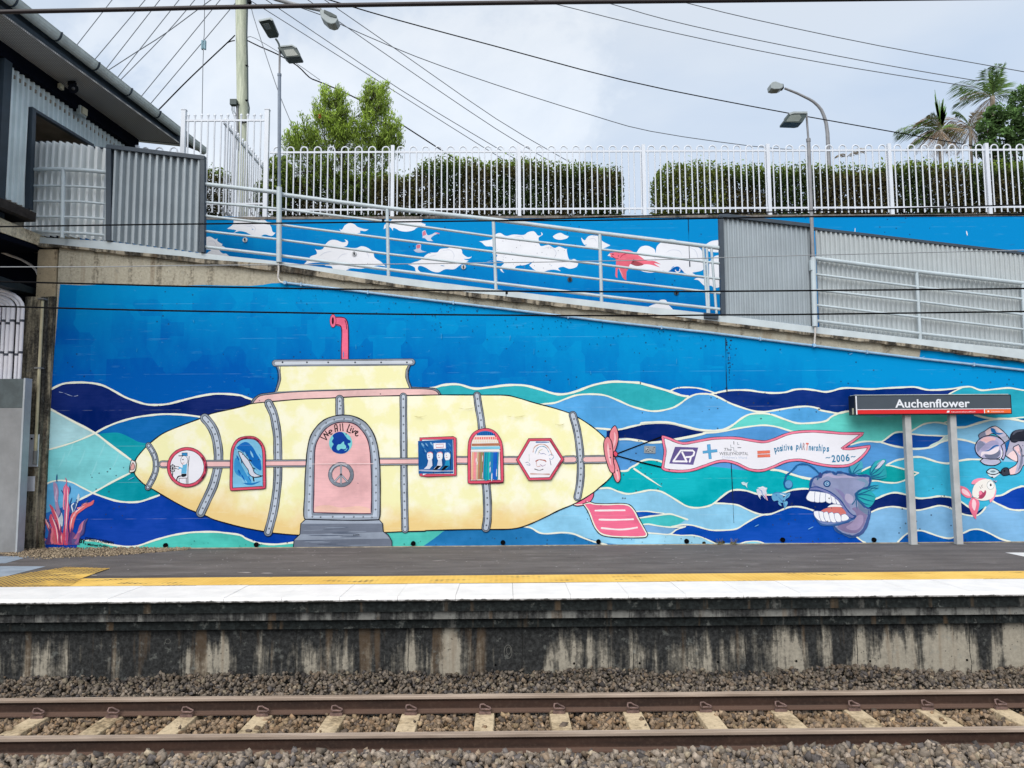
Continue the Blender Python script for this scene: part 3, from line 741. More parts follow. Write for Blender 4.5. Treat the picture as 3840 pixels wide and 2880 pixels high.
# tall picket fence
pf = thing('picket_fence', U(840, 807, FY), 'tall white picket fence panel with ball tips above the framed screen', 'fence')
zp, zr1, zr2, zlb = U(840, 428, FY).z, U(840, 452, FY).z, U(840, 765, FY).z, U(840, 797, FY).z
zpt = U(840, 414, FY).z
for px in (685, 999):
    x = U(px, 600, FY).x; b = MB(); b.box(x-.042, x+.042, FY-.042, FY+.042, ztop-.02, zpt, M_fence); b.box(x-.05, x+.05, FY-.05, FY+.05, zpt, zpt+.015, M_fence); b.build('post', pf)
xl, xr = U(685, 600, FY).x, U(999, 600, FY).x
for z in (zr1, zr2): b = MB(); b.box(xl, xr, FY-.015, FY+.015, z-.018, z+.018, M_fence); b.build('rail', pf)
def picket(x, y, zt, zb_):
    b = MB(); b.tube([(x, y, zb_), (x, y, zt-.05)], .016, M_fence, 6)
    b.tube([(x, y, zt-.06), (x, y, zt-.045), (x, y, zt-.02), (x, y, zt-.008), (x, y, zt+.02)], .02, M_fence, 8, True, .003)
    b.add([(x+.028*math.cos(a)*s, y+.02*math.sin(a)*s, zt-.025+c_) for s, c_ in ((.3, -.03), (1, -.012), (1, .012), (.3, .03)) for a in np.linspace(0, 2*math.pi, 9)[:8]],
          [(r*8+k, r*8+(k+1) % 8, r*8+8+(k+1) % 8, r*8+8+k) for r in range(3) for k in range(8)], M_fence, True)
    return b
for k in range(12):
    x = xl+.09+(xr-xl-.14)*k/11.6; picket(x, FY, zp, zlb).build('picket', pf)
rf = thing('picket_fence', U(838, 800, FY+.1), 'white picket fence running back from the tall panel towards the power pole', 'fence')
xk = U(838, 500, FY+.1).x
Yend = FY+2.6
for z in (zr1+.0, zr2-.05):
    b = MB(); b.box(xk-.015, xk+.015, FY+.1, Yend, z-.02, z+.02, M_fence); b.build('rail', rf)
b = MB(); b.box(xk-.04, xk+.04, Yend, Yend+.08, ztop-.06, zp+.05, M_fence); b.build('post', rf)
for k in range(17): y = FY+.2+(Yend-FY-.25)*k/16; picket(xk, y, zp, ztop+.02).build('picket', rf)
b = MB(); b.tube([(xk+.02, FY+.15, zr2), (xk+.02, FY+.9, ztop+.02)], .014, M_fence, 6); b.build('brace', rf)

# ------------------------------------------------------------------ station building at the left
M_bwall = plain('station_corrugated_wall', (222, 236, 240), .45, .5, .08, 2)
M_dark = plain('dark_steel', (14, 18, 26), .8, .12, .1, 4)
M_navy = plain('dark_navy_and_shade', (9, 14, 26), .9, .06, .1, 4)  # beam colour; on the recess panels it stands in for deep shade
M_gut = plain('galvanised_gutter', (186, 196, 194), .5, .5, .12, 5)
M_fascia = plain('dark_fascia', (46, 60, 72), .6, .4, .15, 4)
M_inter = plain('dim_interior', (150, 140, 128), .9, .1, .2, 2)
def mk_soffit():
    m, t, b, P = newmat('ribbed_soffit', .7, .3)
    w = t.nodes.new('ShaderNodeTexWave'); w.inputs['Scale'].default_value = 7.5; w.bands_direction = 'X'; t.links.new(P, w.inputs['Vector'])
    w2 = t.nodes.new('ShaderNodeTexWave'); w2.inputs['Scale'].default_value = 7.5; w2.bands_direction = 'Y'; t.links.new(P, w2.inputs['Vector'])
    f = mth(t, 'MULTIPLY', w.outputs['Fac'], w2.outputs['Fac'])
    col = mix(t, f, (.22, .215, .205), (.60, .585, .56)); t.links.new(col, b.inputs['Base Color']); return m
M_sof = mk_soffit()
dB = ray(2130, 1690); dB = Vector((dB[0], dB[1], 0)).normalized(); nB = Vector((dB.y, -dB.x, 0))
P0 = U(125, 600, WY)
def BW(px, py, off=0.0):
    d = Vector(ray(px, py)); C0 = Vector(CAM); q = P0+nB*off
    return C0+d*((q-C0).dot(nB)/d.dot(nB))
bld = thing('station_building', P0-Vector((0, 0, P0.z)), 'grey corrugated station building with a deep eave and long gutter at the upper left', 'building')
def sof(p): return (Vector(p)-P0).dot(dB)
A0, A1 = BW(23, 226), BW(480, 538); B0, B1 = BW(3, 738), BW(110, 781); O0, O1 = BW(124, 414), BW(341, 544)
zT = (A0.z+A1.z)/2+.05; zBt = (B0.z+B1.z)/2
s0, s1 = sof(A0), sof(A1)+.8; so0, so1 = sof(O0), sof(O1)
vs, fs = [], []; lam = .13; n = int((s1-s0)/lam*8)
for i in range(n+1):
    s = s0+(s1-s0)*i/n; p = P0+dB*s+nB*(.026*corr_profile(s/lam))
    zb_ = zBt if s < so0 else float(np.interp(s, [so0, so1, so1+.01], [O0.z, O1.z, O1.z-.4]))
    vs += [(p.x, p.y, zb_), (p.x, p.y, zT)]
for i in range(n): fs.append((2*i, 2*i+2, 2*i+3, 2*i+1))
b = MB(); b.add(vs, fs, M_bwall); b.build('wall', bld)
def bar(b, a, c, up, out, w, d, mat):
    a = Vector(a); c = Vector(c); b.obox((a+c)/2, (c-a)/2, Vector(out)*d/2, Vector(up)*w/2, mat)
op = MB(); bar(op, BW(119, 405, .03), BW(108, 785, .03), dB, nB, .09, .10, M_char); bar(op, BW(119, 410, .035), BW(345, 546, .035), (0, 0, 1), nB, .05, .08, M_char); opf = op.build('opening_frame', bld)
b = MB(); c = MB()
b.obox(P0+dB*((so0+so1)/2+.3)-nB*1.6+Vector((0, 0, (zT+zBt)/2-P0.z)), dB*3.0, nB*.03, (0, 0, (zT-zBt)/2), M_inter)
b.obox(P0+dB*((so0+so1)/2+.3)-nB*.8+Vector((0, 0, zT-.25-P0.z)), dB*3.0, nB*.8, (0, 0, .03), M_inter)
b.build('interior_wall', bld)
b = MB(); q0 = BW(2, 400, .02); b.obox((q0.x, q0.y, (zT+zBt)/2), dB*.09, nB*.1, (0, 0, (zT-zBt)/2+.4), M_fascia)
q0 = q0-dB*.5; b.obox((q0.x, q0.y, (zT+zBt)/2), dB*.38, nB*.02, (0, 0, (zT-zBt)/2+.4), M_bwall); b.build('corner_post', bld)
# soffit between the inner and outer photo lines
zS = (BW(10, 160, .12).z+BW(400, 438, .12).z)/2
def GZ(px, py, z): return G(px, py, z)
b = MB(); i0, i1 = G(-160, 35, zS), G(521, 524, zS); o0, o1 = G(-160, -66, zS), G(672, 538, zS)
ext = lambda p, d, k: p+(p-d).normalized()*k
i0 = i0+(i0-i1).normalized()*3; o0 = o0+(o0-o1).normalized()*3
b.prism([i0, i1, o1, o0], (0, 0, .03), M_sof); b.build('soffit', bld)
b = MB(); zb1 = BW(300, 420, .1).z
e0 = P0+dB*(s0-3)+nB*.12; e1 = Vector((i1.x, i1.y, 0))
w0 = Vector((e0.x, e0.y, zT-.02)); 
i0b = i0.copy(); i1b = i1.copy()
zbm = (BW(40, 245, .06).z+BW(440, 517, .06).z)/2
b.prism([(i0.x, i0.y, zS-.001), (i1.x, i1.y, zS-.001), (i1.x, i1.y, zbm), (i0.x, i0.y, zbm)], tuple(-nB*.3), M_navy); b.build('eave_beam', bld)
zG = zS+.30
g0, g1 = G(63, 0, zG), G(772, 560, zG); g0 = g0+(g0-g1).normalized()*5
dG = (g1-g0).normalized(); nG = Vector((dG.y, -dG.x, 0))
b = MB(); rg = .085
ring = [(-math.cos(a)*rg*1.1+(-.05), -math.sin(a)*rg*1.5) for a in np.linspace(0, math.pi, 9)]+[(.045, .012), (-.15, .012)]
v0 = [g0+nG*(-x_-.10)+Vector((0, 0, z_)) for x_, z_ in ring]; 
b.prism(v0, tuple((g1-g0)), M_gut)
L_ = (g1-g0).length
for k in range(1, int(L_/1.0)):
    c_ = g1-dG*(k*1.0); b.prism([c_+nG*(-x_*1.12-.10)+Vector((0, 0, z_*1.06)) for x_, z_ in ring], tuple(dG*.03), M_fascia)
b.build('gutter', bld)
b = MB(); b.prism([(o0.x, o0.y, zS+.001), (o1.x, o1.y, zS+.001), tuple(g1-nG*.16-Vector((0, 0, .03))), tuple(g0-nG*.16-Vector((0, 0, .03)))], tuple(-nG*.04), M_fascia); b.build('fascia', bld)
b = MB(); r0, r1 = g0-nG*.12+Vector((0, 0, .02)), g1-nG*.12+Vector((0, 0, .02))
b.prism([r0, r1, r1-nG*5+Vector((0, 0, .75)), r0-nG*5+Vector((0, 0, .75))], (0, 0, .06), M_gut); b.build('roof', bld)
b = MB(); b.prism([i1, o1, o1+Vector((0, 0, .28)), i1+Vector((0, 0, .5))], tuple(dB*.05), M_fascia); b.build('eave_end', bld)
# horn speaker, white box, floodlight under the eave
M_cream = plain('cream_plastic', (205, 200, 175), .6, .4, .08, 10)
hs = thing('horn_speaker', G(277, 333, zS-.18), 'round black horn loudspeaker hanging under the station eave', 'loudspeaker')
c_ = hs.location; b = MB(); ax = Vector((.35, -.85, -.35)).normalized()
b.tube([c_-ax*.12, c_-ax*.05, c_+ax*.02, c_+ax*.07], .03, M_dark, 14, True, .085); b.build('horn', hs)
b = MB(); b.tube([c_+ax*.071, c_+ax*.10], .03, plain('speaker_core', (90, 90, 92), .6), 10, True, .01); b.build('core', hs)
b = MB(); b.tube([c_-ax*.08, c_-ax*.08+Vector((0, 0, .16))], .014, M_dark, 6); b.obox(c_-ax*.1+Vector((-.05, 0, .10)), (.06, 0, 0), (0, .04, 0), (0, 0, .03), M_dark); b.build('bracket', hs)
jb = BW(228, 325, .18); b = MB(); b.obox(jb, dB*.05, nB*.03, (0, 0, .045), M_cream); b.obox(jb+nB*.032, dB*.035, nB*.004, (0, 0, .03), M_cream); tag(b.build('wall_sensor', None, .006), 'tiny cream box beside the horn loudspeaker under the eave', 'sensor')
fl = BW(306, 418, .14)
t = thing('bulkhead_light', fl, 'square cream bulkhead light fixed high on the corrugated station wall', 'light fitting')
b = MB(); b.obox(fl, dB*.10, nB*.04, (0, 0, .085), M_gut); b.build('housing', t, .008)
b = MB(); b.obox(fl+nB*.055+dB*.0, dB*.075, nB*.02, (0, 0, .065), M_cream); b.build('lens', t, .008)

# ------------------------------------------------------------------ footbridge edge, underpass, abutment at lower left
M_beige = concrete('bridge_concrete', (.72, .64, .47), (.34, .29, .21), .75, False)
M_blackc = plain('black_canopy_edge', (52, 48, 46), .85, .2, .25, 9)
br = thing('footbridge_deck', BW(100, 870, .22), 'beige concrete footbridge edge ending at the ramp on the far left', 'footbridge')
b = MB(); F_ = [BW(-420, 638, .22), BW(173, 890, .22), BW(172, 929, .22), BW(-420, 721, .22)]; b.prism(F_, tuple(-nB*2.2), M_beige); b.build('deck_edge', br)
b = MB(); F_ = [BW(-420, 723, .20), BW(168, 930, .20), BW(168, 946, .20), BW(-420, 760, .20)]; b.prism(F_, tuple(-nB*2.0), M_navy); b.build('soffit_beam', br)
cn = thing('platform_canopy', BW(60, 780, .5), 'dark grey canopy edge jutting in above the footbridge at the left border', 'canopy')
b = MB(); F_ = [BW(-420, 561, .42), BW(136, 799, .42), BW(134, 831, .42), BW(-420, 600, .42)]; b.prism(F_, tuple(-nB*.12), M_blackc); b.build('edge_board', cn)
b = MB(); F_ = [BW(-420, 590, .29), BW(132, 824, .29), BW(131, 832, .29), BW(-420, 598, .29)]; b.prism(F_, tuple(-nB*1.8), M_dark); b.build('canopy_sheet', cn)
up = thing('underpass_wall', U(60, 1000, WY+.5), 'recess panel coloured near black for the shade beneath the footbridge on the far left', 'wall')
b = MB(); a, c = U(-420, 860, WY+.45), U(165, 1130, WY+.45); b.box(a.x, c.x, WY+.45, WY+.8, c.z-.3, a.z, M_navy); b.build('wall_body', up)  # shade of the underpass void put into the panel's near-black colour
b = MB(); F_ = [BW(-300, 930, .1), BW(180, 1098, .1), BW(180, 1118, .1), BW(-300, 985, .1)]; b.prism(F_, tuple(-nB*.2), plain('dark_green_beam', (22, 34, 40), .6, .3, .1, 5)); b.build('beam', up)
ab = thing('bridge_abutment', U(120, 2050, WY-.2), 'rough stained concrete abutment column at the left end of the mural', 'abutment')
M_rough = concrete('rough_abutment_concrete', (.30, .265, .19), (.045, .042, .036), .05, True, soft=True)
M_brown = concrete('brown_stained_concrete', (.34, .28, .19), (.14, .10, .065), .7, True)
xr_ = U(200, 1113, WY-.12).x; xr2 = U(160, 2040, WY-.12).x; zt_ = U(120, 1113, WY-.12).z
xm_ = (xw0-.045)
b = MB(); b.box(U(84, 1300, WY-.15).x, xm_-.07, WY-.15, WY+.6, -.1, zt_, M_rough); b.build('column', ab, .02)
b = MB(); b.box(-13, U(84, 1300, WY-.15).x+.01, WY+.05, WY+.6, -.1, zt_+.2, M_navy); b.build('recess', ab)  # dark panel standing in for the shade behind the pipes
b = MB(); b.box(xm_-.069, xm_, WY-.06, WY+.5, -.1, zt_+.02, M_rough); b.build('column_edge', ab)
b = MB(); x0 = U(140, 1000, WY-.03).x; z1_ = U(180, 935, WY-.03).z; b.box(x0, xm_+.001, WY-.03, WY+.4, zt_+.021, z1_, M_brown); b.build('pilaster', ab)
# conduits
M_pvc = plain('white_pvc', (232, 230, 236), .4, .5, .03, 3)
M_strap = plain('dark_strap', (70, 74, 84), .6, .3)
PY = WY-.30
def vert(px, py, Y, z):                # x fixed from photo point
    p = U(px, py, Y); return Vector((p.x, Y, z))
for i, (px, r) in enumerate(((-11, .030), (6.5, .030), (24, .036), (40, .036), (61, .027), (76, .030))):
    Yp = PY; xp = U(px+3, 1290, Yp).x; z0_, z1_ = U(40, 1425, Yp).z-.05, U(60, 1152, Yp).z
    lab = ['outermost left', 'second from left', 'third from left', 'thick fourth', 'slim fifth', 'rightmost tall'][i]
    t = thing('pvc_conduit', (xp, Yp, z0_), lab+' white pipe of the pipe bundle rising above the grey cabinet', 'pipe', 'white conduit bundle')
    k = (i+1)*.09
    path = [(xp, Yp, z0_), (xp, Yp, z1_-.02)]+[(xp-k*(1-math.cos(a)), Yp+.0, z1_-.02+k*.6*math.sin(a)) for a in np.linspace(.25, math.pi/2, 6)]+[(xp-k-.8, Yp, z1_-.02+k*.6+.04)]
    b = MB(); b.tube(path, r, M_pvc, 12); b.build('pipe', t)
    for yy in (1213+(i % 2)*-10, 1330+(i % 2)*-8):
        zz = U(50, yy, Yp).z; b = MB(); b.tube([(xp, Yp, zz-.02), (xp, Yp, zz+.02)], r*1.09, M_strap, 12); b.build('strap', t)
up_ = [(-40, 925), (0, 943), (36, 957), (80, 973), (116, 994), (136, 1014), (145, 1036), (142, 1058)]
b = MB(); b.tube([U(x, y, WY+.15) for x, y in up_], .022, M_condw, 8); tag(b.build('hanging_conduit'), 'single pale conduit curving down in the dark recess under the footbridge', 'pipe')
t = thing('downpipe', U(180, 1750, WY-.2), 'slim beige downpipe running down beside the left edge of the mural', 'downpipe')
M_bpipe = plain('beige_pipe', (180, 172, 142), .6, .3, .15, 4); M_gpipe = plain('grey_pipe', (120, 120, 118), .6, .3, .15, 4)
xp = xm_-.105; zz = lambda py: U(180, py, WY-.2).z
b = MB(); b.tube([(xp, WY-.2, zz(1690)), (xp, WY-.2, zz(1128))], .026, M_bpipe, 10); b.build('pipe', t)
b = MB(); b.tube([(xp, WY-.2, zz(1740)), (xp, WY-.2, zz(1690))], .034, M_gpipe, 10); b.build('collar', t)
for py in (1380, 1121): b = MB(); b.box(xp-.07, xp+.04, WY-.235, WY-.13, zz(py)-.012, zz(py)+.012, M_gpipe); b.build('clamp', t)
# cabinet
cb = thing('metal_cabinet', U(40, 2050, WY-.7), 'large grey metal service cabinet under the white pipes at the left border', 'cabinet')
M_cab = plain('cabinet_grey', (140, 141, 142), .6, .4, .10, 3); M_cab2 = plain('cabinet_dark_top', (84, 94, 96), .6, .4, .15, 6); M_cab3 = plain('cabinet_edge', (170, 176, 180), .45, .5, .08, 4)
CY = WY-.52; xr_ = U(74, 1750, CY).x; zc1 = U(60, 1420, CY).z; zc2 = U(60, 1530, CY).z
b = MB(); b.box(-12.5, xr_, CY, WY-.37, .02, zc2, M_cab); b.build('door', cb, .006)
b = MB(); b.box(-12.5, xr_, CY+.005, WY-.37, zc2+.001, zc1, M_cab2); b.build('upper_panel', cb, .006)
b = MB(); b.box(xr_+.001, xr_+.03, CY-.012, WY-.35, .0, zc1+.01, M_cab3); b.build('corner_trim', cb)
M_plate = plain('white_notice', (222, 224, 232), .6, .3, .08, 8)
b = MB(); a, c = U(102, 1629, WY-.17), U(140, 1750, WY-.17); b.box(a.x, c.x, WY-.175, WY-.151, c.z, a.z, M_plate); np_ = tag(b.build('notice_plate'), 'white rounded box plate with a keyhole on the abutment column', 'plate')
b = MB(); p = U(118, 1645, WY-.19); b.tube([p, p+Vector((0, .016, 0))], .016, M_dark, 10); b.build('lock', np_)
b = MB(); a, c = U(94, 1786, WY-.17), U(127, 1842, WY-.17); b.box(a.x, c.x, WY-.165, WY-.151, c.z, a.z, M_plate); tag(b.build('paint_patch'), 'square of white paint on the abutment below the rounded plate', 'patch')

# ------------------------------------------------------------------ poles and lamps
M_galv = plain('galvanised_pole', (122, 134, 150), .5, .5, .12, 6)
M_galvd = plain('weathered_pole', (140, 142, 146), .5, .5, .12, 6)
M_lampd = plain('dark_lamp_housing', (62, 76, 76), .5, .4, .1, 10)
M_lampw = plain('pale_lamp_housing', (160, 170, 172), .5, .4, .06, 10)
M_lens = plain('lamp_glass', (120, 128, 122), .25, .5, .1, 14)
LY = WY-.12
t = thing('platform_light', U(1046, 985, LY), 'tall grey pole with two lamp heads rising through the railing left of the tree', 'lamp post')
b = MB(); b.tube([U(1046, 984, LY), U(1047, 702, LY)], .046, M_railp, 12); b.build('base_post', t)
b = MB(); b.tube([U(1047, 702, LY), U(1048, 283, LY)], .030, M_galv, 12); b.tube([U(1048, 285, LY), U(1048, 277, LY)], .036, M_galv, 12); b.build('pole', t)
b = MB(); b.tube([U(1048, 277, LY), U(1049, 178, LY)], .018, M_galvd, 10); b.build('upper_pole', t)
def slab2(b, P4, Y, dep, mat):        # extruded outline on a plane
    b.prism([U(x, y, Y) for x, y in P4][::-1], (0, dep, 0), mat)
# head one : flat led panel seen from below
b = MB(); b.tube([U(1049, 180, LY), U(1046, 166, LY), U(1040, 154, LY), U(1034, 146, LY)], .017, M_lampd, 8); b.build('arm', t)
h1 = [(970, 80), (1012, 73), (1021, 78), (1045, 135), (1042, 141), (1012, 144), (1005, 139)]
top = [U(x, y, LY-.25 if y < 100 else LY+.05) for x, y in h1]
b = MB(); b.prism(top[::-1], (.0, .02, .045), M_lampd); hh = b.build('lamp_head', t)
b = MB(); g_ = [U(x, y, LY-.22 if y < 110 else LY+.0)+Vector((0, -.012, -.006)) for x, y in ((985, 91), (1008, 87), (1026, 122), (1008, 125))]; b.prism(g_[::-1], (0, .006, .008), M_lens); b.build('led_panel', hh)
b = MB(); b.prism([U(x, y, LY-.26 if y < 100 else LY+.04)+Vector((0, 0, .012)) for x, y in ((968, 80), (1012, 71), (1023, 77), (1020, 80), (1011, 75), (972, 83))][::-1], (0, .02, .03), M_lampw); b.build('rim', hh)
# head two : floodlight to the right
b = MB(); slab2(b, [(1040, 178), (1052, 173), (1096, 169), (1112, 180), (1126, 206), (1125, 212), (1072, 216), (1060, 205), (1056, 194)], LY-.12, .22, M_lampd); h2 = b.build('lamp_head', t, .006)
b = MB(); slab2(b, [(1064, 187), (1100, 184), (1118, 207), (1074, 211)], LY-.128, .01, M_lens); b.build('glass', h2)
b = MB(); slab2(b, [(1052, 171), (1096, 167), (1113, 178), (1110, 181), (1095, 172), (1052, 176)], LY-.135, .25, M_lampw); b.build('rim', h2)
b = MB(); b.tube([U(1049, 193, LY), U(1066, 197, LY-.02)], .02, M_dark, 8); b.build('knuckle', h2)

t = thing('platform_light', U(3054, 1222, LY), 'grey pole with one left-facing lamp head at the join of the two corrugated screens', 'lamp post')
b = MB(); b.tube([U(3056, 1224, LY), U(3049, 966, LY)], .046, M_railp, 12); b.build('base_post', t)
b = MB(); b.obox(U(3043, 995, LY), (.03, 0, 0), (0, .04, 0), (0, 0, .09), M_railp); b.build('access_box', t)
b = MB(); b.tube([U(3049, 966, LY), U(3032, 530, LY)], .031, M_galvd, 12); b.tube([U(3032, 532, LY), U(3031, 520, LY)], .038, M_galvd, 12); b.build('pole', t)
b = MB(); b.tube([U(3031, 520, LY), U(3024, 424, LY)], .018, M_galvd, 10); b.build('upper_pole', t)
b = MB(); slab2(b, [(2940, 452), (2960, 425), (2975, 421), (3026, 421), (3026, 432), (3010, 458), (2996, 461), (2940, 459)], LY-.12, .22, M_lampd); h3 = b.build('lamp_head', t, .006)
b = MB(); slab2(b, [(2950, 451), (2965, 431), (2998, 429), (3006, 440), (2996, 455), (2950, 456)], LY-.128, .01, M_lens); b.build('glass', h3)
b = MB(); slab2(b, [(2958, 424), (2975, 418), (3028, 418), (3028, 425), (2978, 425), (2962, 430)], LY-.135, .25, M_lampw); b.build('rim', h3)

SY = 26
t = thing('street_lamp', U(3112, 700, SY), 'curved grey street lamp arching left above the hedge on the right', 'street lamp')
pth = [(3112, 800), (3109, 625), (3106, 560), (3103, 500), (3098, 462), (3090, 435), (3080, 412), (3067, 396), (3050, 381), (3035, 372), (2990, 350), (2942, 331)]
b = MB(); b.tube([U(x, y, SY) for x, y in pth], .075, M_galvd, 10, True, .04); b.build('pole', t)
b = MB(); c_ = [(2889, 315), (2896, 307), (2908, 304), (2925, 310), (2938, 316), (2936, 328), (2925, 333), (2905, 334), (2892, 331)]
b.prism([U(x, y, SY-.18) for x, y in c_][::-1], (0, .36, 0), M_lampw); hd = b.build('lamp_head', t, .02)
b = MB(); b.prism([U(x, y, SY-.12) for x, y in ((2893, 330), (2930, 332), (2922, 338), (2900, 337))][::-1], (0, .24, 0), M_lens); b.build('lens', hd)
b = MB(); b.prism([U(x, y, SY-.1) for x, y in ((2926, 312), (2938, 315), (2940, 330), (2928, 332))][::-1], (0, .2, 0), M_dark); b.build('socket', hd)
SY2 = 20
t = thing('street_lamp', U(1180, 30, SY2), 'street lamp head on a slanting arm entering from the top near the power pole', 'street lamp')
b = MB(); b.tube([U(x, y, SY2) for x, y in ((900, -60), (1036, -2), (1110, 18), (1203, 38))], .05, M_galvd, 10); b.build('arm', t)
b = MB(); c_ = [(1198, 42), (1204, 33), (1216, 36), (1240, 46), (1262, 58), (1267, 72), (1258, 86), (1243, 90), (1225, 84), (1203, 64)]
b.prism([U(x, y, SY2-.17) for x, y in c_][::-1], (0, .34, 0), M_lampw); hd = b.build('lamp_head', t, .02)
b = MB(); b.prism([U(x, y, SY2-.19) for x, y in ((1216, 36), (1240, 46), (1262, 58), (1261, 66), (1236, 60), (1214, 46))][::-1], (0, .38, 0), M_lampd); b.build('hood', hd)

# timber power pole
PYY = 19.5
M_timber = None
def mk_timber():
    m, t, b, P = newmat('weathered_timber', .9, .15)
    n = noise(t, mapping(t, P, (9, 9, .6)), 3, 5, .65); n2 = noise(t, P, 2, 3, .5)
    col = mix(t, ramp(t, n, [(.35, 0.), (.65, 1.)]), (.36, .40, .31), (.60, .63, .50)); col = mix(t, mth(t, 'MULTIPLY', ramp(t, n2, [(.5, 0.), (.7, 1.)]), .3), col, (.5, .5, .45))
    t.links.new(col, b.inputs['Base Color']); bump(t, b, n, .4, .02); return m
M_timber = mk_timber()
t = thing('power_pole', U(910, 790, PYY), 'thick pale green-grey timber power pole behind the tall white fence', 'power pole')
b = MB(); b.tube([U(911, 850, PYY), U(909, 400, PYY), U(904, -80, PYY)], .125, M_timber, 16, True, .155); b.build('pole', t)
b = MB(); b.tube([U(x, y, PYY-.17) for x, y in ((922, -60), (927, 35), (925, 130), (928, 260), (929, 380), (934, 405), (932, 428))], .022, M_lampd, 6); b.build('riser_cable', t)
b = MB(); p = U(877, 385, PYY-.2); b.obox(p, (.085, 0, 0), (0, .07, 0), (0, 0, .075), M_lampd); b.tube([p+Vector((.08, 0, -.02)), p+Vector((.14, .1, -.04))], .015, M_dark, 5); jbx = b.build('junction_box', t, .006)
for k, (x0, x1) in enumerate(((870, 874), (874, 880), (879, 884))):
    b = MB(); b.tube([U(x0, 394, PYY-.2), U(x0-1, 412, PYY-.2), U(x1, 428, PYY-.2), U(886, 436, PYY-.15)], .007, M_lampd, 4); b.build('drop_wire', jbx)
b = MB(); b.tube([U(889, 396, PYY-.15), U(891, 560, PYY-.15)], .03, M_galvd, 8); b.build('guard_pipe', t)
for yy in (247, 377): b = MB(); b.obox(U(926, yy, PYY-.17), (.03, 0, 0), (0, .04, 0), (0, 0, .012), M_dark); b.build('saddle', t)
b = MB(); b.tube([U(x, y, PYY-.16) for x, y in ((902, 457), (915, 461), (927, 456))], .02, M_dark, 5); b.build('band', t)
b = MB(); b.tube([U(932, -30, PYY-.2), U(934, 2, PYY-.2), U(936, 12, PYY-.2)], .045, M_dark, 8, True, .06); b.build('insulator', t)

# ------------------------------------------------------------------ overhead wires
M_wire = plain('black_cable', (14, 14, 17), .8, .1); M_wireg = plain('grey_cable', (96, 102, 110), .5, .4); M_wirel = plain('bare_wire', (150, 155, 160), .4, .5)
M_wireb = plain('contact_cable', (42, 34, 36), .5, .4)
def wire(L, Y, r, mat, label, group=None, sub=3, obj_='overhead_wire'):
    P3 = smooth([(x, y, False) for x, y in L], False, sub) if len(L) > 2 else L
    Ys = Y if isinstance(Y, (tuple, list)) else (Y, Y)
    n = len(P3); w = [U(p[0], p[1], Ys[0]+(Ys[1]-Ys[0])*i/(n-1)) for i, p in enumerate(P3)]
    b = MB(); b.tube(w, r, mat, 6); return tag(b.build(obj_), label, 'cable', group)
G1 = 'railway overhead cables'; G2 = 'power and phone lines'
wire([(-300, 51), (0, 45), (500, 35), (900, 26), (1860, 11), (2820, 1), (4200, -14)], 4.6, .0135, M_wireb, 'thickest black cable crossing the top of the sky', G1)
wire([(-300, 852), (0, 850), (480, 843), (735, 840), (1500, 832), (1860, 828), (2250, 826), (2706, 818), (3000, 813), (3840, 804), (4300, 797)], 7.4, .0075, M_wire, 'black cable level across the picture just under the fence', G1)
wire([(1800, 829), (1862, 827), (2100, 820), (2300, 813), (2706, 800), (3000, 792), (3840, 768), (4300, 754)], 7.38, .0065, M_wire, 'black cable climbing rightwards across the foot of the hoop fence', G1)
wire([(-300, 1001), (0, 1001), (400, 1000), (740, 995), (1500, 990), (2300, 978), (2706, 966), (3000, 958), (3840, 938), (4300, 926)], 7.4, .0045, M_wirel, 'thin pale wire passing across the middle of the ramp railings', G1)
wire([(-300, 1050), (0, 1056), (400, 1066), (740, 1075), (1540, 1088), (2300, 1094), (3000, 1090), (3840, 1082), (4300, 1075)], 7.4, .0085, M_wire, 'black cable running along the lower edge of the ramp', G1)
wire([(-300, 1142), (0, 1149), (400, 1160), (740, 1167), (1540, 1179), (2300, 1184), (2706, 1181), (3000, 1179), (3840, 1168), (4300, 1160)], 7.4, .0085, M_wire, 'black cable crossing the blue paint just above the red periscope', G1)
for i, (x, y) in enumerate(((1437, 827), (1900, 1097))):
    b = MB(); b.obox(U(x, y, 7.39), (.012, 0, 0), (0, .012, 0), (0, 0, .016), M_dark); b.tube([U(x-2, y, 7.39), U(x-2, y+18*(i), 7.39)], .003, M_dark, 4); tag(b.build('cable_clamp'), ('small black clamp on the cable beside the second railing post', 'tiny black clamp hanging from the cable along the ramp edge')[i], 'clamp')
SK = 21.0
sky_w = [([(480, -80), (420, 0), (284, 174), (150, 345)], 'thin wire rising steeply nearest the gutter top'),
         ([(620, -88), (544, 0), (353, 226), (220, 383)], 'second thin wire from the left above the gutter'),
         ([(673, -88), (599, 0), (396, 260), (280, 409)], 'third thin wire from the left above the gutter'),
         ([(750, -98), (671, 0), (437, 295), (330, 430)], 'fourth thin wire from the left above the gutter'),
         ([(800, -90), (730, 0), (620, 128), (451, 301), (360, 395)], 'fifth thin wire from the left, crossing the slack service line'),
         ([(905, -100), (825, 0), (527, 365), (440, 471)], 'sixth thin wire from the left above the gutter'),
         ([(960, -88), (882, 12), (561, 393), (480, 490)], 'thin wire rising left of the timber pole beside the insulator cable')]
for L, lab in sky_w: wire(L, (SK, SK-2), .011, M_wireg, lab, G2)
wire([(850, -40), (790, 0), (625, 122), (510, 196), (402, 266), (330, 310)], (SK-1, SK-3), .012, M_wireg, 'slack service line cutting across the steep wires above the gutter', G2)
wire([(880, 133), (858, 155), (752, 255), (680, 325), (590, 417), (500, 505)], (PYY, 17.5), .016, M_wire, 'twisted black service cable running down left from the timber pole', G2)
wire([(880, 152), (865, 155), (850, 162)], (PYY, PYY-.1), .014, M_wire, 'short black tail wire at the left side of the timber pole', G2)
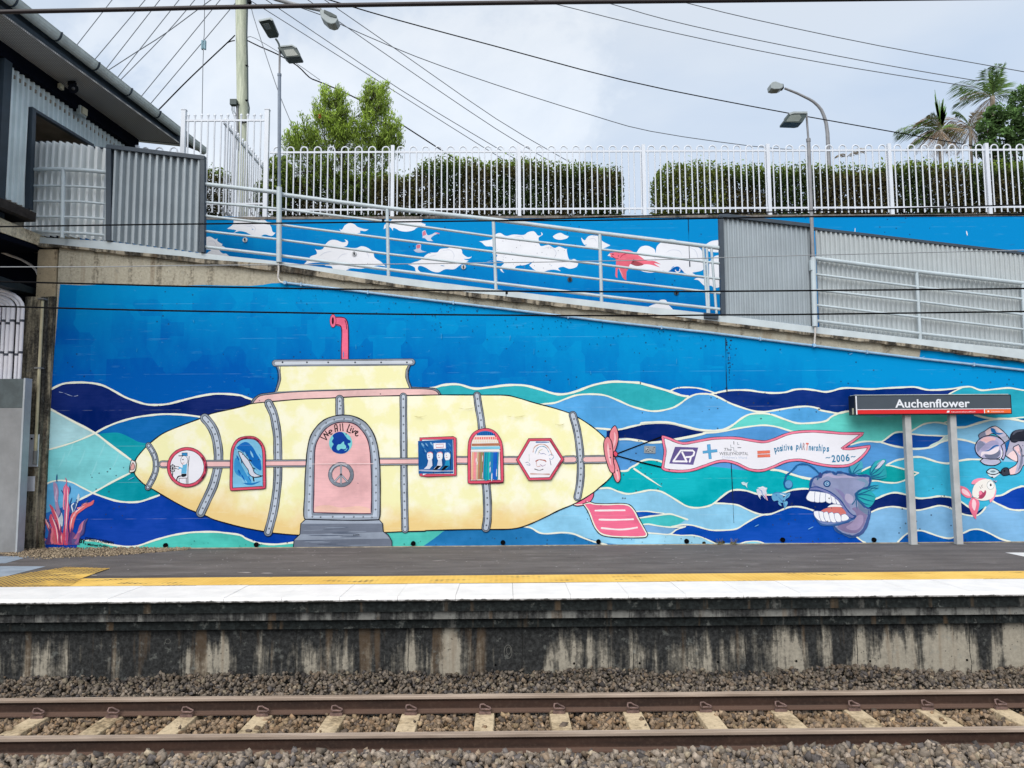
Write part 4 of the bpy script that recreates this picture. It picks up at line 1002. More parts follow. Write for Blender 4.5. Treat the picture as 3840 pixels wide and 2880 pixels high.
it = thing('insulated_stay', U(764, 168, 16), 'vertical stay wire with a small blue-grey block insulator left of the timber pole', 'stay wire')
b = MB(); b.tube([U(768, -60, 16), U(766, 130, 16), U(764, 150, 16)], .008, M_wireg, 5); b.tube([U(763, 186, 16), U(761, 250, 16), U(758, 432, 16)], .008, M_wireg, 5); b.build('wire', it)
M_ins = plain('blue_grey_insulator', (110, 150, 165), .5, .5)
b = MB(); b.obox(U(759, 169, 16), (.018, 0, 0), (0, .03, 0), (0, 0, .10), M_ins); b.obox(U(769, 169, 16), (.018, 0, 0), (0, .03, 0), (0, 0, .10), M_ins); b.obox(U(764, 169, 16), (.03, 0, 0), (0, .015, 0), (0, 0, .07), M_ins); b.build('insulator', it, .004)
wire([(943, 20), (950, 60), (1000, 215), (1050, 360), (1100, 480)], (PYY, PYY-1), .010, M_wireg, 'thin line dropping steeply right from the timber pole behind the lamp post', G2)
wire([(928, 152), (975, 175), (1039, 203), (1114, 246), (1160, 290), (1198, 307), (1305, 353), (1444, 428), (1652, 561), (1760, 630)], (PYY, 18), .017, M_wire, 'black service cable passing through the twin topped tree to the fence', G2)
wire([(928, 140), (960, 145), (1100, 230), (1200, 300)], (PYY, 18.5), .008, M_wireg, 'thin grey line just above the black service cable right of the timber pole', G2)
wire([(930, 0), (993, 35), (1400, 292), (1809, 550), (1960, 640)], (SK, SK+6), .012, M_wireg, 'long straight line dropping right, lowest of the four above the tree', G2)
wire([(940, -40), (1052, 36), (1500, 335), (1860, 553), (2050, 665)], (SK, SK+6), .012, M_wireg, 'long straight line dropping right, second lowest above the tree', G2)
wire([(1050, -70), (1155, 0), (1500, 240), (1860, 483), (2090, 620)], (SK, SK+6), .012, M_wireg, 'long straight line dropping right, third from the tree', G2)
wire([(1110, -70), (1218, 0), (1500, 195), (1860, 445), (2140, 610)], (SK, SK+6), .012, M_wireg, 'long straight line dropping right, uppermost of the four', G2)
wire([(1150, -24), (1236, 0), (1480, 72), (1860, 174), (2340, 301), (2820, 399), (3352, 495), (3630, 544), (3760, 570)], (PYY, 26), .017, M_wire, 'dark twisted cable sagging right across the whole sky', G2)
wire([(1039, 0), (1201, 55), (1305, 104), (1560, 212), (1860, 318), (2207, 428), (2439, 492), (2820, 548), (3022, 564)], (SY2, 26), .012, M_wireg, 'thin line sagging from the cut off street lamp to the right lamp pole', G2)
wire([(1900, -22), (2091, 17), (2400, 94), (2820, 185), (3200, 255), (3653, 327)], 30, .016, M_wireg, 'lowest of the three straight lines at the upper right', G2)
wire([(2100, -30), (2282, 12), (2500, 74), (2820, 146), (3300, 240), (3671, 304)], 30, .016, M_wireg, 'middle one of the three straight lines at the upper right', G2)
wire([(2400, -30), (2551, 5), (2820, 71), (3300, 172), (3840, 269), (4100, 315)], 30, .016, M_wireg, 'topmost of the three straight lines at the upper right', G2)

# ------------------------------------------------------------------ station sign
zs_ = 0.0; pp = G(3427, 2043, 0); SGY = pp.y
sg = thing('station_sign', (U(3500, 1700, SGY).x, SGY, 0), 'dark station name board with a red stripe on two grey posts reading Auchenflower', 'sign')
M_sgray = plain('sign_charcoal', (66, 76, 86), .45, .5, .04, 4); M_sred = plain('sign_red', (215, 22, 24), .45, .5, .03, 4); M_sor = plain('sign_orange', (232, 100, 34), .45, .5, .03, 4)
M_swh = plain('sign_white', (228, 232, 240), .5, .4, .02, 4); M_sblk = plain('sign_edge', (16, 26, 38), .5, .4, .05, 4)
M_post = plain('grey_sign_post', (178, 180, 180), .5, .4, .08, 5)
Yfr = SGY-.13
c0, c1, c2, c3 = U(3203, 1484, Yfr), U(3791, 1478, Yfr), U(3796, 1551, Yfr), U(3206, 1557, Yfr)
xL, xR = (c0.x+c3.x)/2, (c1.x+c2.x)/2; zTp = (c0.z+c1.z)/2; zBo = (c2.z+c3.z)/2
b = MB(); b.box(xL, xR, Yfr, Yfr+.22, zBo, zTp, M_sblk); bd = b.build('board', sg, .004)
h = zTp-zBo; zr0 = zBo+.045*h; zr1_ = zBo+.25*h; xin = xL+.012
b = MB(); b.box(xin+.03, xR-.02, Yfr-.003, Yfr, zr1_+.035*h, zTp-.05*h, M_sgray); b.build('name_panel', bd)
b = MB(); b.box(xin+.03, xR-.47, Yfr-.003, Yfr, zr0, zr1_, M_sred); b.build('red_stripe', bd)
b = MB(); b.box(xR-.455, xR-.02, Yfr-.003, Yfr, zr0, zr1_, M_sor); b.box(xR-.47+.001, xR-.456, Yfr-.003, Yfr, zr0, zr1_, M_swh); b.build('orange_panel', bd)
b = MB(); b.box(xin+.03, xR-.02, Yfr-.004, Yfr, zr1_+.001, zr1_+.034*h, M_swh); b.box(xin+.008, xin+.028, Yfr-.004, Yfr, zr0-.01, zTp-.03*h, M_swh); b.build('white_line', bd)
b = MB(); a = U(3191, 1540, SGY); b.box(xL-.004, xL, Yfr+.04, Yfr+.09, zBo+.03*h, zBo+.35*h, M_cream); b.build('side_label', bd)
b = MB(); b.box(xL+.02, xR-.03, Yfr+.02, Yfr+.2, zTp, zTp+.012, M_gut); b.build('top_trim', bd)
for px0, px1 in (((3403, 1557), (3427, 2043)), ((3571, 1554), (3600, 2042))):
    a, c = U(*px0, SGY-.03), U(*px1, SGY-.03); xx = (a.x+c.x)/2
    b = MB(); b.box(xx-.052, xx+.052, SGY-.05, SGY+.05, 0, zBo, M_post); po = b.build('post', sg, .006)
    b = MB(); b.box(xx-.08, xx+.08, SGY-.08, SGY+.08, .001, .010, M_gpipe); b.build('base_plate', po)

def text_mesh(txt, shear=0.0, bold=0.0):
    cu = bpy.data.curves.new('t', 'FONT'); cu.body = txt; cu.shear = shear; cu.offset = bold; cu.resolution_u = 3
    o = bpy.data.objects.new('t', cu); COL.objects.link(o); bpy.context.view_layer.update()
    me = bpy.data.meshes.new_from_object(o); V = [tuple(v.co[:2]) for v in me.vertices]; F = [tuple(p.vertices) for p in me.polygons]
    bpy.data.objects.remove(o); bpy.data.curves.remove(cu); bpy.data.meshes.remove(me); return V, F
def text_plane(b, txt, x, z, Y, capH, width, mat, bold=0.0, shear=0.0, align='L'):
    V, F = text_mesh(txt, shear, bold); xs = [v[0] for v in V]; x0, x1 = min(xs), max(xs); ys = capH/.70
    sx = width/(x1-x0)
    b.add([(x+(v[0]-x0)*sx, Y, z+v[1]*ys) for v in V], F, mat)
b = MB(); a, c = U(3150+663*.3119, 1450+243*.3119, Yfr), U(3150+1560*.3119, 1450+240*.3119, Yfr)
zbase = zBo+.365*h
text_plane(b, 'Auchenflower', a.x, zbase, Yfr-.006, .415*h, c.x-a.x, M_swh, .018); b.build('lettering', bd)
b = MB(); text_plane(b, 'QueenslandRail', xR-1.02, zr0+.05*h, Yfr-.006, .06*h, .40, M_swh); text_plane(b, 'TRANSLink', xR-.36, zr0+.05*h, Yfr-.006, .06*h, .22, M_swh)
b.obox((xR-1.07, Yfr-.005, zr0+.09*h), (.02, 0, 0), (0, .001, 0), (.006, 0, .015), M_swh); b.tube([(xR-.40, Yfr-.004, zr0+.09*h), (xR-.40, Yfr-.007, zr0+.09*h)], .016, M_swh, 12); b.build('operator_lettering', bd)
# ------------------------------------------------------------------ vegetation
M_leaf = attr_mat('foliage', .7, .25, .25); M_bark = plain('dark_bark', (.055, .045, .038), .95, .1, .3, 12, raw=True); M_palmtr = plain('palm_trunk', (.28, .25, .21), .9, .1, .25, 9, raw=True)
def leaf_quads(P, size, aspect, C, jitter=.25, axis=None):
    n = len(P); Rm = rot_mats(n); s = size*np.random.uniform(.65, 1.3, n)
    base = np.array([[-.5, 0, 0], [0, -.5*aspect, 0], [.5, 0, 0], [0, .5*aspect, .0]])
    if axis is not None:               # leaves pointing roughly along axis
        a = axis+np.random.normal(0, .45, (n, 3)); a /= np.linalg.norm(a, axis=1)[:, None]
        r = np.random.normal(size=(n, 3)); c = np.cross(a, r); c /= np.linalg.norm(c, axis=1)[:, None]
        V = P[:, None, :]+base[None, :, 0:1]*a[:, None, :]*s[:, None, None]+base[None, :, 1:2]*c[:, None, :]*s[:, None, None]
    else: V = np.einsum('nij,vj->nvi', Rm, base)*s[:, None, None]+P[:, None, :]
    F = np.arange(n*4).reshape(n, 4); Cc = C*np.random.uniform(1-jitter, 1+jitter, (n, 1))
    return V.reshape(-1, 3), F, np.repeat(Cc, 4, 0)
def nz(x, y, z, f=1.0, s=0): return mnoise.noise(Vector((x*f, y*f, z*f+s)))
YG, DG, BR = np.array([.24, .34, .05]), np.array([.026, .050, .013]), np.array([.085, .052, .026])
def hedge(name, label, px0, px1, topL, pybot, yd0, yd1, n, green_left=False, group='clipped hedges'):
    x0, x1 = U(px0, 700, yd0).x, U(px1, 700, yd0).x; z0 = ztop-.05
    fz_ = z_at(topL, yd0)
    t = thing(name, ((x0+x1)/2, (yd0+yd1)/2, z0), label, 'hedge', group)
    P, C, k = [], [], 0
    n = int(n*1.4)
    while k < n:
        x = random.uniform(x0, x1); y = random.uniform(yd0, yd1); zt = fz_(x)+.09*nz(x, 0, 0, 1.3)+.08*nz(x, y, 0, 4)+(random.random()**8)*.13; v = random.random()
        z = z0+(zt-z0)*(1-(1-v)**1.0*random.random()**.15 if random.random() < .3 else v**.8)
        hgt = (z-z0)/(zt-z0)
        # rounded ends, thinning base with gaps
        e = min(x-x0, x1-x); 
        if e < .15 and hgt > 1-.10*(1-e/.15)**2-.03: continue
        lo = nz(x, y, z, 2.6, 3)
        if hgt < .26 and lo > .02+hgt*.9: continue
        if nz(x, y, z, 3.4, 9) > .58: continue
        depthf = min(1, (y-yd0)/.5)
        if hgt < .88 and random.random() < depthf*.45: continue
        P.append((x, y+.06*nz(x, z, 0, 2), z))
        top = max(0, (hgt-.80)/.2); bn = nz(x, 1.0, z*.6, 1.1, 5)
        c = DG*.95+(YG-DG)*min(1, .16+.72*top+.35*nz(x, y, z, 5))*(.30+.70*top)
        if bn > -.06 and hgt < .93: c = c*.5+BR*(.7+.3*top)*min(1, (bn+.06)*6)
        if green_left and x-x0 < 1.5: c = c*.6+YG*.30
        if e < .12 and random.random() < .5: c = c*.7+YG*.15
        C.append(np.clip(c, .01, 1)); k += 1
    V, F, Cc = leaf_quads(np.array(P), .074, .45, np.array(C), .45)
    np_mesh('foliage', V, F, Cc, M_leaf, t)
    x = x0+.35
    while x < x1-.2:
        b = MB(); y = (yd0+yd1)/2+random.uniform(-.15, .15); zt = fz_(x)
        b.tube([(x, y, z0-.05), (x+random.uniform(-.08, .08), y, z0+.3), (x+random.uniform(-.15, .15), y, z0+.8)], .035, M_bark, 6, True, .018)
        for q in range(9):
            a = random.uniform(0, 6.28); l = random.uniform(.4, .85); zz = z0+random.uniform(.1, .55)
            p = Vector((x, y, zz)); d = Vector((math.cos(a)*.55, math.sin(a)*.3, random.uniform(.5, 1))).normalized()
            m_ = p+d*l*.5+Vector((random.uniform(-.06, .06), 0, random.uniform(-.05, .05)))
            b.tube([p, m_, p+d*l], .014, M_bark, 4, False, .006)
            b.tube([m_, m_+Vector((random.uniform(-.3, .3), random.uniform(-.1, .1), random.uniform(.05, .35)))], .008, M_bark, 3, False, .004)
        b.build('trunk', t); x += random.uniform(.42, .7)
    return t
hedge('hedge', 'clipped dark hedge block behind the fence in the middle, brownish with bare twigs below', 1542, 2343, [(1535, 604), (1600, 592), (1700, 588), (1860, 590), (2050, 600), (2200, 612), (2343, 622), (2400, 630)], 805, 15.9, 16.75, 26000)
hedge('hedge', 'low dark hedge between the twin topped tree and the middle hedge block', 1385, 1560, [(1370, 655), (1440, 648), (1500, 650), (1600, 640)], 805, 15.9, 16.6, 4500)
hedge('hedge', 'long clipped hedge behind the fence on the right, greener at its left end', 2462, 4150, [(2455, 622), (2500, 606), (2650, 604), (2760, 612), (2850, 618), (3000, 614), (3130, 618), (3280, 620), (3340, 606), (3450, 604), (3650, 602), (4200, 606)], 805, 15.9, 16.8, 52000, True)
hedge('hedge', 'dark hedge filling the space beneath the twin topped tree', 1010, 1400, [(1000, 668), (1150, 650), (1300, 640), (1400, 650)], 805, 16.9, 17.5, 11000)
hedge('hedge', 'small piece of hedge glimpsed behind the tall white picket panel', 690, 850, [(640, 628), (760, 624), (860, 622), (900, 622)], 805, 18.2, 18.8, 5000)

def shrub(label, px, py, rx, ry, Y, n):
    c = U(px, py, Y); s = (Y/FPX); t = thing('shrub', (c.x, Y, ztop), label, 'shrub')
    P = np.random.normal(size=(n, 3)); P /= np.linalg.norm(P, axis=1)[:, None]; P *= np.random.uniform(.3, 1, (n, 1))**.6
    nn = np.array([nz(*p, 2.5, 2) for p in P]); P = P[nn < .22]; P = P*np.array([rx*s, .5, ry*s])+np.array([c.x, Y, c.z])
    P = P[P[:, 2] > ztop-.1]
    col = DG+(YG-DG)*np.clip(.45+np.random.normal(0, .25, (len(P), 1))+(P[:, 2:3]-c.z)*.35, 0, 1.2)
    V, F, Cc = leaf_quads(P, .085, .4, col); np_mesh('foliage', V, F, Cc, M_leaf, t)
    b = MB()
    for k in range(5): b.tube([(c.x+random.uniform(-.2, .2), Y, ztop-.1), (c.x+random.uniform(-.5, .5), Y, c.z)], .02, M_bark, 5, True, .008)
    b.build('stem', t)
shrub('loose leafy green shrub behind the fence at the foot of the lamp post', 1045, 700, 62, 125, 16.6, 5200)
shrub('small loose shrub beside the last tall white fence post', 985, 745, 34, 65, 17.6, 1300)

def bottlebrush():
    random.seed(21); np.random.seed(21)
    Y = 17.2; bx = U(1290, 800, Y); t = thing('tree', (bx.x, Y, ztop), 'bushy twin topped green bottlebrush tree rising behind the fence', 'tree')
    b = MB(); P, A, C = [], [], []
    lobes = [((1245, 415), (70, 66), 44), ((1398, 385), (60, 62), 40), ((1215, 500), (110, 45), 46), ((1415, 490), (95, 48), 44), ((1130, 532), (58, 34), 20), ((1460, 522), (50, 30), 18), ((1320, 520), (90, 40), 26),
             ((1300, 600), (185, 48), 46), ((1120, 620), (70, 70), 20), ((1240, 700), (190, 60), 34), ((1400, 700), (80, 60), 14), ((1222, 352), (18, 22), 5), ((1272, 365), (22, 20), 6), ((1385, 325), (22, 16), 5), ((1432, 345), (20, 18), 5), ((1085, 545), (22, 16), 4), ((1310, 440), (20, 20), 3)]
    roots = [Vector((U(x, 800, Y).x, Y+random.uniform(-.1, .1), ztop-.05)) for x in (1225, 1262, 1300, 1345, 1365)]
    forks = []
    for r in roots:
        tgt = U(random.choice((1225, 1260, 1370, 1400, 1290)), 560, Y); m_ = r.lerp(tgt, .5)+Vector((random.uniform(-.15, .15), random.uniform(-.1, .1), 0))
        b.tube([r, m_, tgt], .05, M_bark, 6, True, .028); forks += [m_, tgt, r.lerp(tgt, .75)]
    for (cx, cy), (rx, ry), nb in lobes:
        s = Y/FPX; c = U(cx, cy, Y)
        for k in range(int(nb*1.4)):
            a = random.uniform(0, 6.28); u = random.uniform(.15, 1)**.55
            tip = c+Vector((math.cos(a)*rx*s*u, random.uniform(-.55, .55)*(rx*s), math.sin(a)*ry*s*u))
            f = min(forks, key=lambda q: (q-tip).length+(.6 if q.z > tip.z else 0)); d = (tip-f)
            if d.length > 2.2: f = tip-d.normalized()*1.4; d = tip-f
            m_ = f+d*.55+Vector((random.uniform(-.08, .08), random.uniform(-.08, .08), -.06))
            b.tube([f, m_, tip], .013, M_bark, 4, False, .004)
            if random.random() < .3: forks.append(m_)
            up_ = d.normalized()*.5+Vector((0, 0, .8)); up_.normalize()
            nl = 66; hl = .42
            q = np.random.rand(nl, 1)**.8
            pos = np.array(tip)+(-np.array(up_)*hl*.75*(1-q)+np.array(up_)*hl*.45*q)+np.random.normal(0, 1, (nl, 3))*np.array([.068, .068, .05])*(1.25-q*.8)
            P.append(pos); A.append(np.tile(np.array(up_), (nl, 1)))
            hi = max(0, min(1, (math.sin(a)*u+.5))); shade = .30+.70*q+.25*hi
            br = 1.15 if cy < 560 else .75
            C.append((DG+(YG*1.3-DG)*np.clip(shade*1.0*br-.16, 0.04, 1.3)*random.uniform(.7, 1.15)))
    P = np.vstack(P); A = np.vstack(A); C = np.vstack(C)
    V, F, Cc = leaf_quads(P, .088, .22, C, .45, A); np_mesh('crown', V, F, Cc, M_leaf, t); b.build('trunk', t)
    rb = MB(); p = U(1199, 446, Y-.5); M_red = plain('red_blossom', (.45, .05, .03), .8, .1, .2, 20, raw=True)
    for k in range(26):
        a = random.uniform(0, 6.28); rb.tube([p+Vector((0, 0, k*.004)), p+Vector((math.cos(a)*.04, math.sin(a)*.04, k*.004+.02))], .004, M_red, 3)
    rb.build('blossom', t)
bottlebrush()

def frond(base, direc, length, droop, C, Pn, W_=.44, nl=46, tips=1.0):
    """one feather frond as leaflet quads appended to lists; returns rachis path"""
    d = Vector(direc).normalized(); side0 = d.cross(Vector((0, 0, 1)));
    if side0.length < .1: side0 = Vector((1, 0, 0))
    side = side0.normalized(); path = []
    for i in range(nl+1):
        t_ = i/nl; path.append(Vector(base)+d*length*t_+Vector((0, 0, -droop*length*t_*t_)))
    V, F, Cc = Pn
    for i in range(4, nl):
        p = path[i]; tan = (path[i+1]-path[i-1] if i < nl else path[i]-path[i-1]).normalized(); env = math.sin(math.pi*min(1, (i/nl)*.93+.07))**.6
        for sg_ in (-1, 1):
            l = W_*length*env*random.uniform(.8, 1.1)*tips; hang = random.uniform(.25, .75)
            tip = p+side*sg_*l*(.75)+tan*l*.55-Vector((0, 0, hang*l*.7)); w = Vector((0, 0, .5))*.02+tan*.020
            k = len(V); mid = p.lerp(tip, .55)+Vector((0, 0, .05*l))
            V += [p-w*.5, mid-w*.6, tip, mid+w*.6]; F.append((k, k+1, k+2, k+3)); c = np.array(C)*random.uniform(.6, 1.4); Cc += [c]*4
    return path
def palm(label, px, py, Y, trunk_py, fronds, spear=None, r=.11, trunk_px=None):
    c = U(px, py, Y); bt = U(trunk_px or px, trunk_py, Y); t = thing('palm_tree', (bt.x, Y, ztop-.5), label, 'palm tree')
    V, F, Cc = [], [], []; b = MB(); b.tube([(bt.x, Y, ztop-.6), bt.lerp(c, .6), c], r, M_palmtr, 10, True, r*.75); b.build('trunk', t)
    st = MB(); s = Y/FPX
    for (dx, dz, L, dr, colr) in fronds:
        dd_ = Vector((dx, random.uniform(-.6, .6), dz)); path = frond(c, dd_, L*s*1.08, dr*.8, colr, (V, F, Cc))
        st.tube(path[::4], .018, M_palmtr if colr[0] > colr[1] else M_fr, 4, False, .006)
    if spear:
        for (dx, L) in spear:
            for k in range(14):
                a = Vector((dx+random.uniform(-.06, .06), 0, 1)).normalized(); p = c+a*L*s*random.uniform(.1, .55); q_ = p+a*L*s*.45+Vector((random.uniform(-.07, .07), 0, 0)); k_ = len(V); w = Vector((.035, 0, 0))
                V += [p-w, p+w, q_+w*.2, q_-w*.2]; F.append((k_, k_+1, k_+2, k_+3)); cc = np.array([.13, .26, .05])*random.uniform(.6, 1.4); Cc += [cc]*4
    np_mesh('crown', np.array([tuple(v) for v in V]), np.array(F), np.array(Cc), M_leaf, t); st.build('frond_stalks', t)
    return t
M_fr = plain('frond_stalk', (.12, .16, .05), .7, .2, .2, 9, raw=True)
random.seed(5); np.random.seed(5)
GRN, DGR, BRN, PAL_ = (.13, .22, .055), (.07, .125, .04), (.33, .235, .155), (.42, .36, .27)
palm('palm with green spear and drooping brown fronds left of the tall palms', 3528, 488, 30, 700, [(-1, .55, 175, .55, GRN), (-.5, .9, 150, .9, GRN), (.8, .7, 140, .8, DGR), (-1, -.1, 120, .5, GRN), (-.6, -.5, 110, .3, BRN), (.6, -.4, 100, .3, BRN), (-1, .15, 170, .35, DGR), (-.7, 1.1, 150, .8, BRN), (-1, .3, 120, .9, BRN), (-.8, -.3, 130, .6, BRN), (1, .5, 120, .9, BRN), (.9, .1, 120, .6, GRN), (-.2, -.9, 100, .1, BRN), (.3, -.9, 90, .1, BRN), (-.5, -.9, 110, .1, PAL_), (.6, 1.0, 110, .8, GRN), (-.4, 1.2, 110, .5, DGR)], [(-.1, 165), (.12, 150), (.3, 100)], .10)
palm('palm of mostly dead brown hanging fronds between the two green palms', 3640, 478, 31, 700, [(-1, .7, 150, .8, BRN), (-.7, 1.1, 170, .7, BRN), (.8, 1.0, 140, .8, GRN), (-.3, 1.3, 140, .6, DGR), (1, -.2, 100, .4, PAL_), (-.9, -.1, 120, .5, BRN), (-1, .1, 110, .6, BRN), (1, .6, 100, .9, BRN), (.6, -.5, 90, .3, BRN), (-.4, -.8, 90, .2, BRN), (.2, -1, 90, .1, BRN), (-.7, -.5, 100, .3, PAL_), (.5, 1.0, 120, .8, DGR), (-.9, .35, 160, .55, BRN), (.1, 1.1, 110, .7, PAL_), (.9, .1, 90, .5, BRN)], None, .085)
palm('tallest palm with upright bright green fronds at the right edge', 3722, 362, 32, 700, [(-1, .35, 200, .28, GRN), (-1, .05, 150, .35, DGR), (-.8, 1.0, 150, .5, GRN), (.3, 1.2, 140, .5, GRN), (-.5, -.3, 120, .4, BRN), (.7, .7, 140, .7, DGR), (.75, 1.3, 150, .55, (.12, .22, .04)), (.4, 1.5, 150, .25, (.13, .24, .045)), (-.35, 1.4, 130, .3, DGR), (0, 1.5, 120, .1, GRN), (1, .4, 110, .7, GRN), (-.6, -.6, 100, .2, BRN), (-.8, .8, 130, .6, PAL_), (1, -.1, 110, .4, DGR), (-.3, -.9, 90, .1, BRN), (.3, -.8, 80, .1, BRN)], [(-.05, 110), (.3, 120), (.1, 100)], .13)
palm('far palm with thin wispy fronds poking above the hedge right of the street lamp', 3175, 590, 34, 700, [(-.9, .9, 60, .9, PAL_), (1, 1.1, 85, .6, PAL_)], None, .03)
def bigtree(label, px, py, Y, lobes, n, seedc=DGR):
    s = Y/FPX; c0 = U(px, py, Y); t = thing('tree', (c0.x, Y, ztop-.5), label, 'tree'); P, C = [], []
    for (lx, ly, rx, ry) in lobes:
        c = np.array(U(lx, ly, Y)); k = int(n*rx*ry/sum(a[2]*a[3] for a in lobes)); q = np.random.normal(size=(k, 3)); q /= np.linalg.norm(q, axis=1)[:, None]; q *= np.random.uniform(.35, 1, (k, 1))**.5
        nn = np.array([nz(*v, 2.3, lx*.01) for v in q]); q = q[nn < .16]; nn = nn[nn < .16]
        P.append(c+q*np.array([rx*s, rx*s*.8, ry*s])); C.append(np.array(seedc)*(1+np.clip(q[:, 2:3]*.9-nn[:, None]*1.5, -.6, 1.6)))
    V, F, Cc = leaf_quads(np.vstack(P), .17, .5, np.vstack(C), .35); np_mesh('crown', V, F, Cc, M_leaf, t)
    b = MB(); b.tube([(c0.x, Y, ztop-.5), (c0.x+.2, Y, ztop+1.5), tuple(c0)], .16, M_bark, 8, True, .07)
    for (lx, ly, rx, ry) in lobes: b.tube([(c0.x+.1, Y, ztop+1), tuple(U(lx, ly, Y))], .06, M_bark, 5, True, .02)
    b.build('trunk', t)
bigtree('dark leafy tree filling the right edge below the tallest palm', 3800, 520, 30, [(3790, 455, 68, 62), (3840, 400, 60, 90), (3760, 520, 70, 45), (3850, 500, 80, 70), (3830, 580, 110, 50), (3700, 560, 55, 38), (3735, 430, 46, 46), (3700, 490, 40, 50), (3980, 420, 120, 130)], 15000, (.06, .115, .034))
# ------------------------------------------------------------------ painted mural (thin coats of paint on the wall faces)
class Art:
    def __init__(s, Y=WY, base=.002, step=.00022): s.b = MB(); s.Y = Y; s.k = 0; s.base = base; s.step = step; s.rnd = random.Random(11)
    def off(s): s.k += 1; return s.Y-s.base-s.step*s.k
    def fill(s, P2, mat):
        Y = s.off(); V = [U(p[0], p[1], Y) for p in P2]; s.b.add(V, [tuple(range(len(V)))], mat)
    def poly(s, st, col, sm=True, n=5):
        P = pts(st) if isinstance(st, str) else st
        s.fill(smooth(P, True, n) if sm else P, col if not isinstance(col, tuple) else paint(col))
    def line(s, st, w, col=(236, 238, 222), closed=False, sm=True, taper=False, n=5, jit=.12, var=.08):
        P = pts(st) if isinstance(st, str) else st
        if sm: P = smooth(P, closed, n)
        P = [(p[0], p[1]) for p in P]
        if closed: P.append(P[0])
        L = len(P); Y = s.off(); V = []; mat = col if not isinstance(col, tuple) else paint(col, var)
        ph = s.rnd.random()*10
        for i, p in enumerate(P):
            a = P[max(i-1, 0)]; c = P[min(i+1, L-1)]
            if closed and i in (0, L-1): a = P[L-2]; c = P[1]
            tx, ty = c[0]-a[0], c[1]-a[1]; l = math.hypot(tx, ty) or 1; nx, ny = -ty/l, tx/l
            ww = w*(1+jit*math.sin(i*.7+ph)+jit*.6*math.sin(i*1.9+ph*2))/2
            if taper: t_ = i/(L-1); ww *= max(.12, min(1, (1-t_)*2.2 if taper == 1 else min(t_, 1-t_)*4))
            V.append(U(p[0]+nx*ww, p[1]+ny*ww, Y)); V.append(U(p[0]-nx*ww, p[1]-ny*ww, Y))
        s.b.add(V, [(2*i, 2*i+1, 2*i+3, 2*i+2) for i in range(L-1)], mat)
        if not closed and not taper:
            for e in (P[0], P[-1]): s.dot(e[0], e[1], w/2, mat)
    def dot(s, x, y, r, col, ry=None, n=12):
        Y = s.off(); ry = ry or r
        s.b.add([U(x+r*math.cos(a), y+ry*math.sin(a), Y) for a in np.linspace(0, 2*math.pi, n+1)[:n]], [tuple(range(n))], col if not isinstance(col, tuple) else paint(col))
    def text(s, txt, x, y, h, w, rot, col, bold=0.0, shear=0.0, chars=None):
        """x,y = left end of the base line in photo px, h cap height, w width"""
        V, F = text_mesh(txt, shear, bold); xs = [v[0] for v in V]; x0, x1 = min(xs), max(xs); Y = s.off(); c, sn = math.cos(R(rot)), math.sin(R(rot))
        out = []
        for v in V:
            a = (v[0]-x0)*w/(x1-x0); q = v[1]/.70*h; out.append(U(x+a*c-q*sn, y-a*sn-q*c, Y))
        s.b.add(out, F, col if not isinstance(col, tuple) else paint(col))
    def build(s, name, parent): return s.b.build(name, parent)
BLK = (22, 26, 36); CRM = (233, 236, 220)

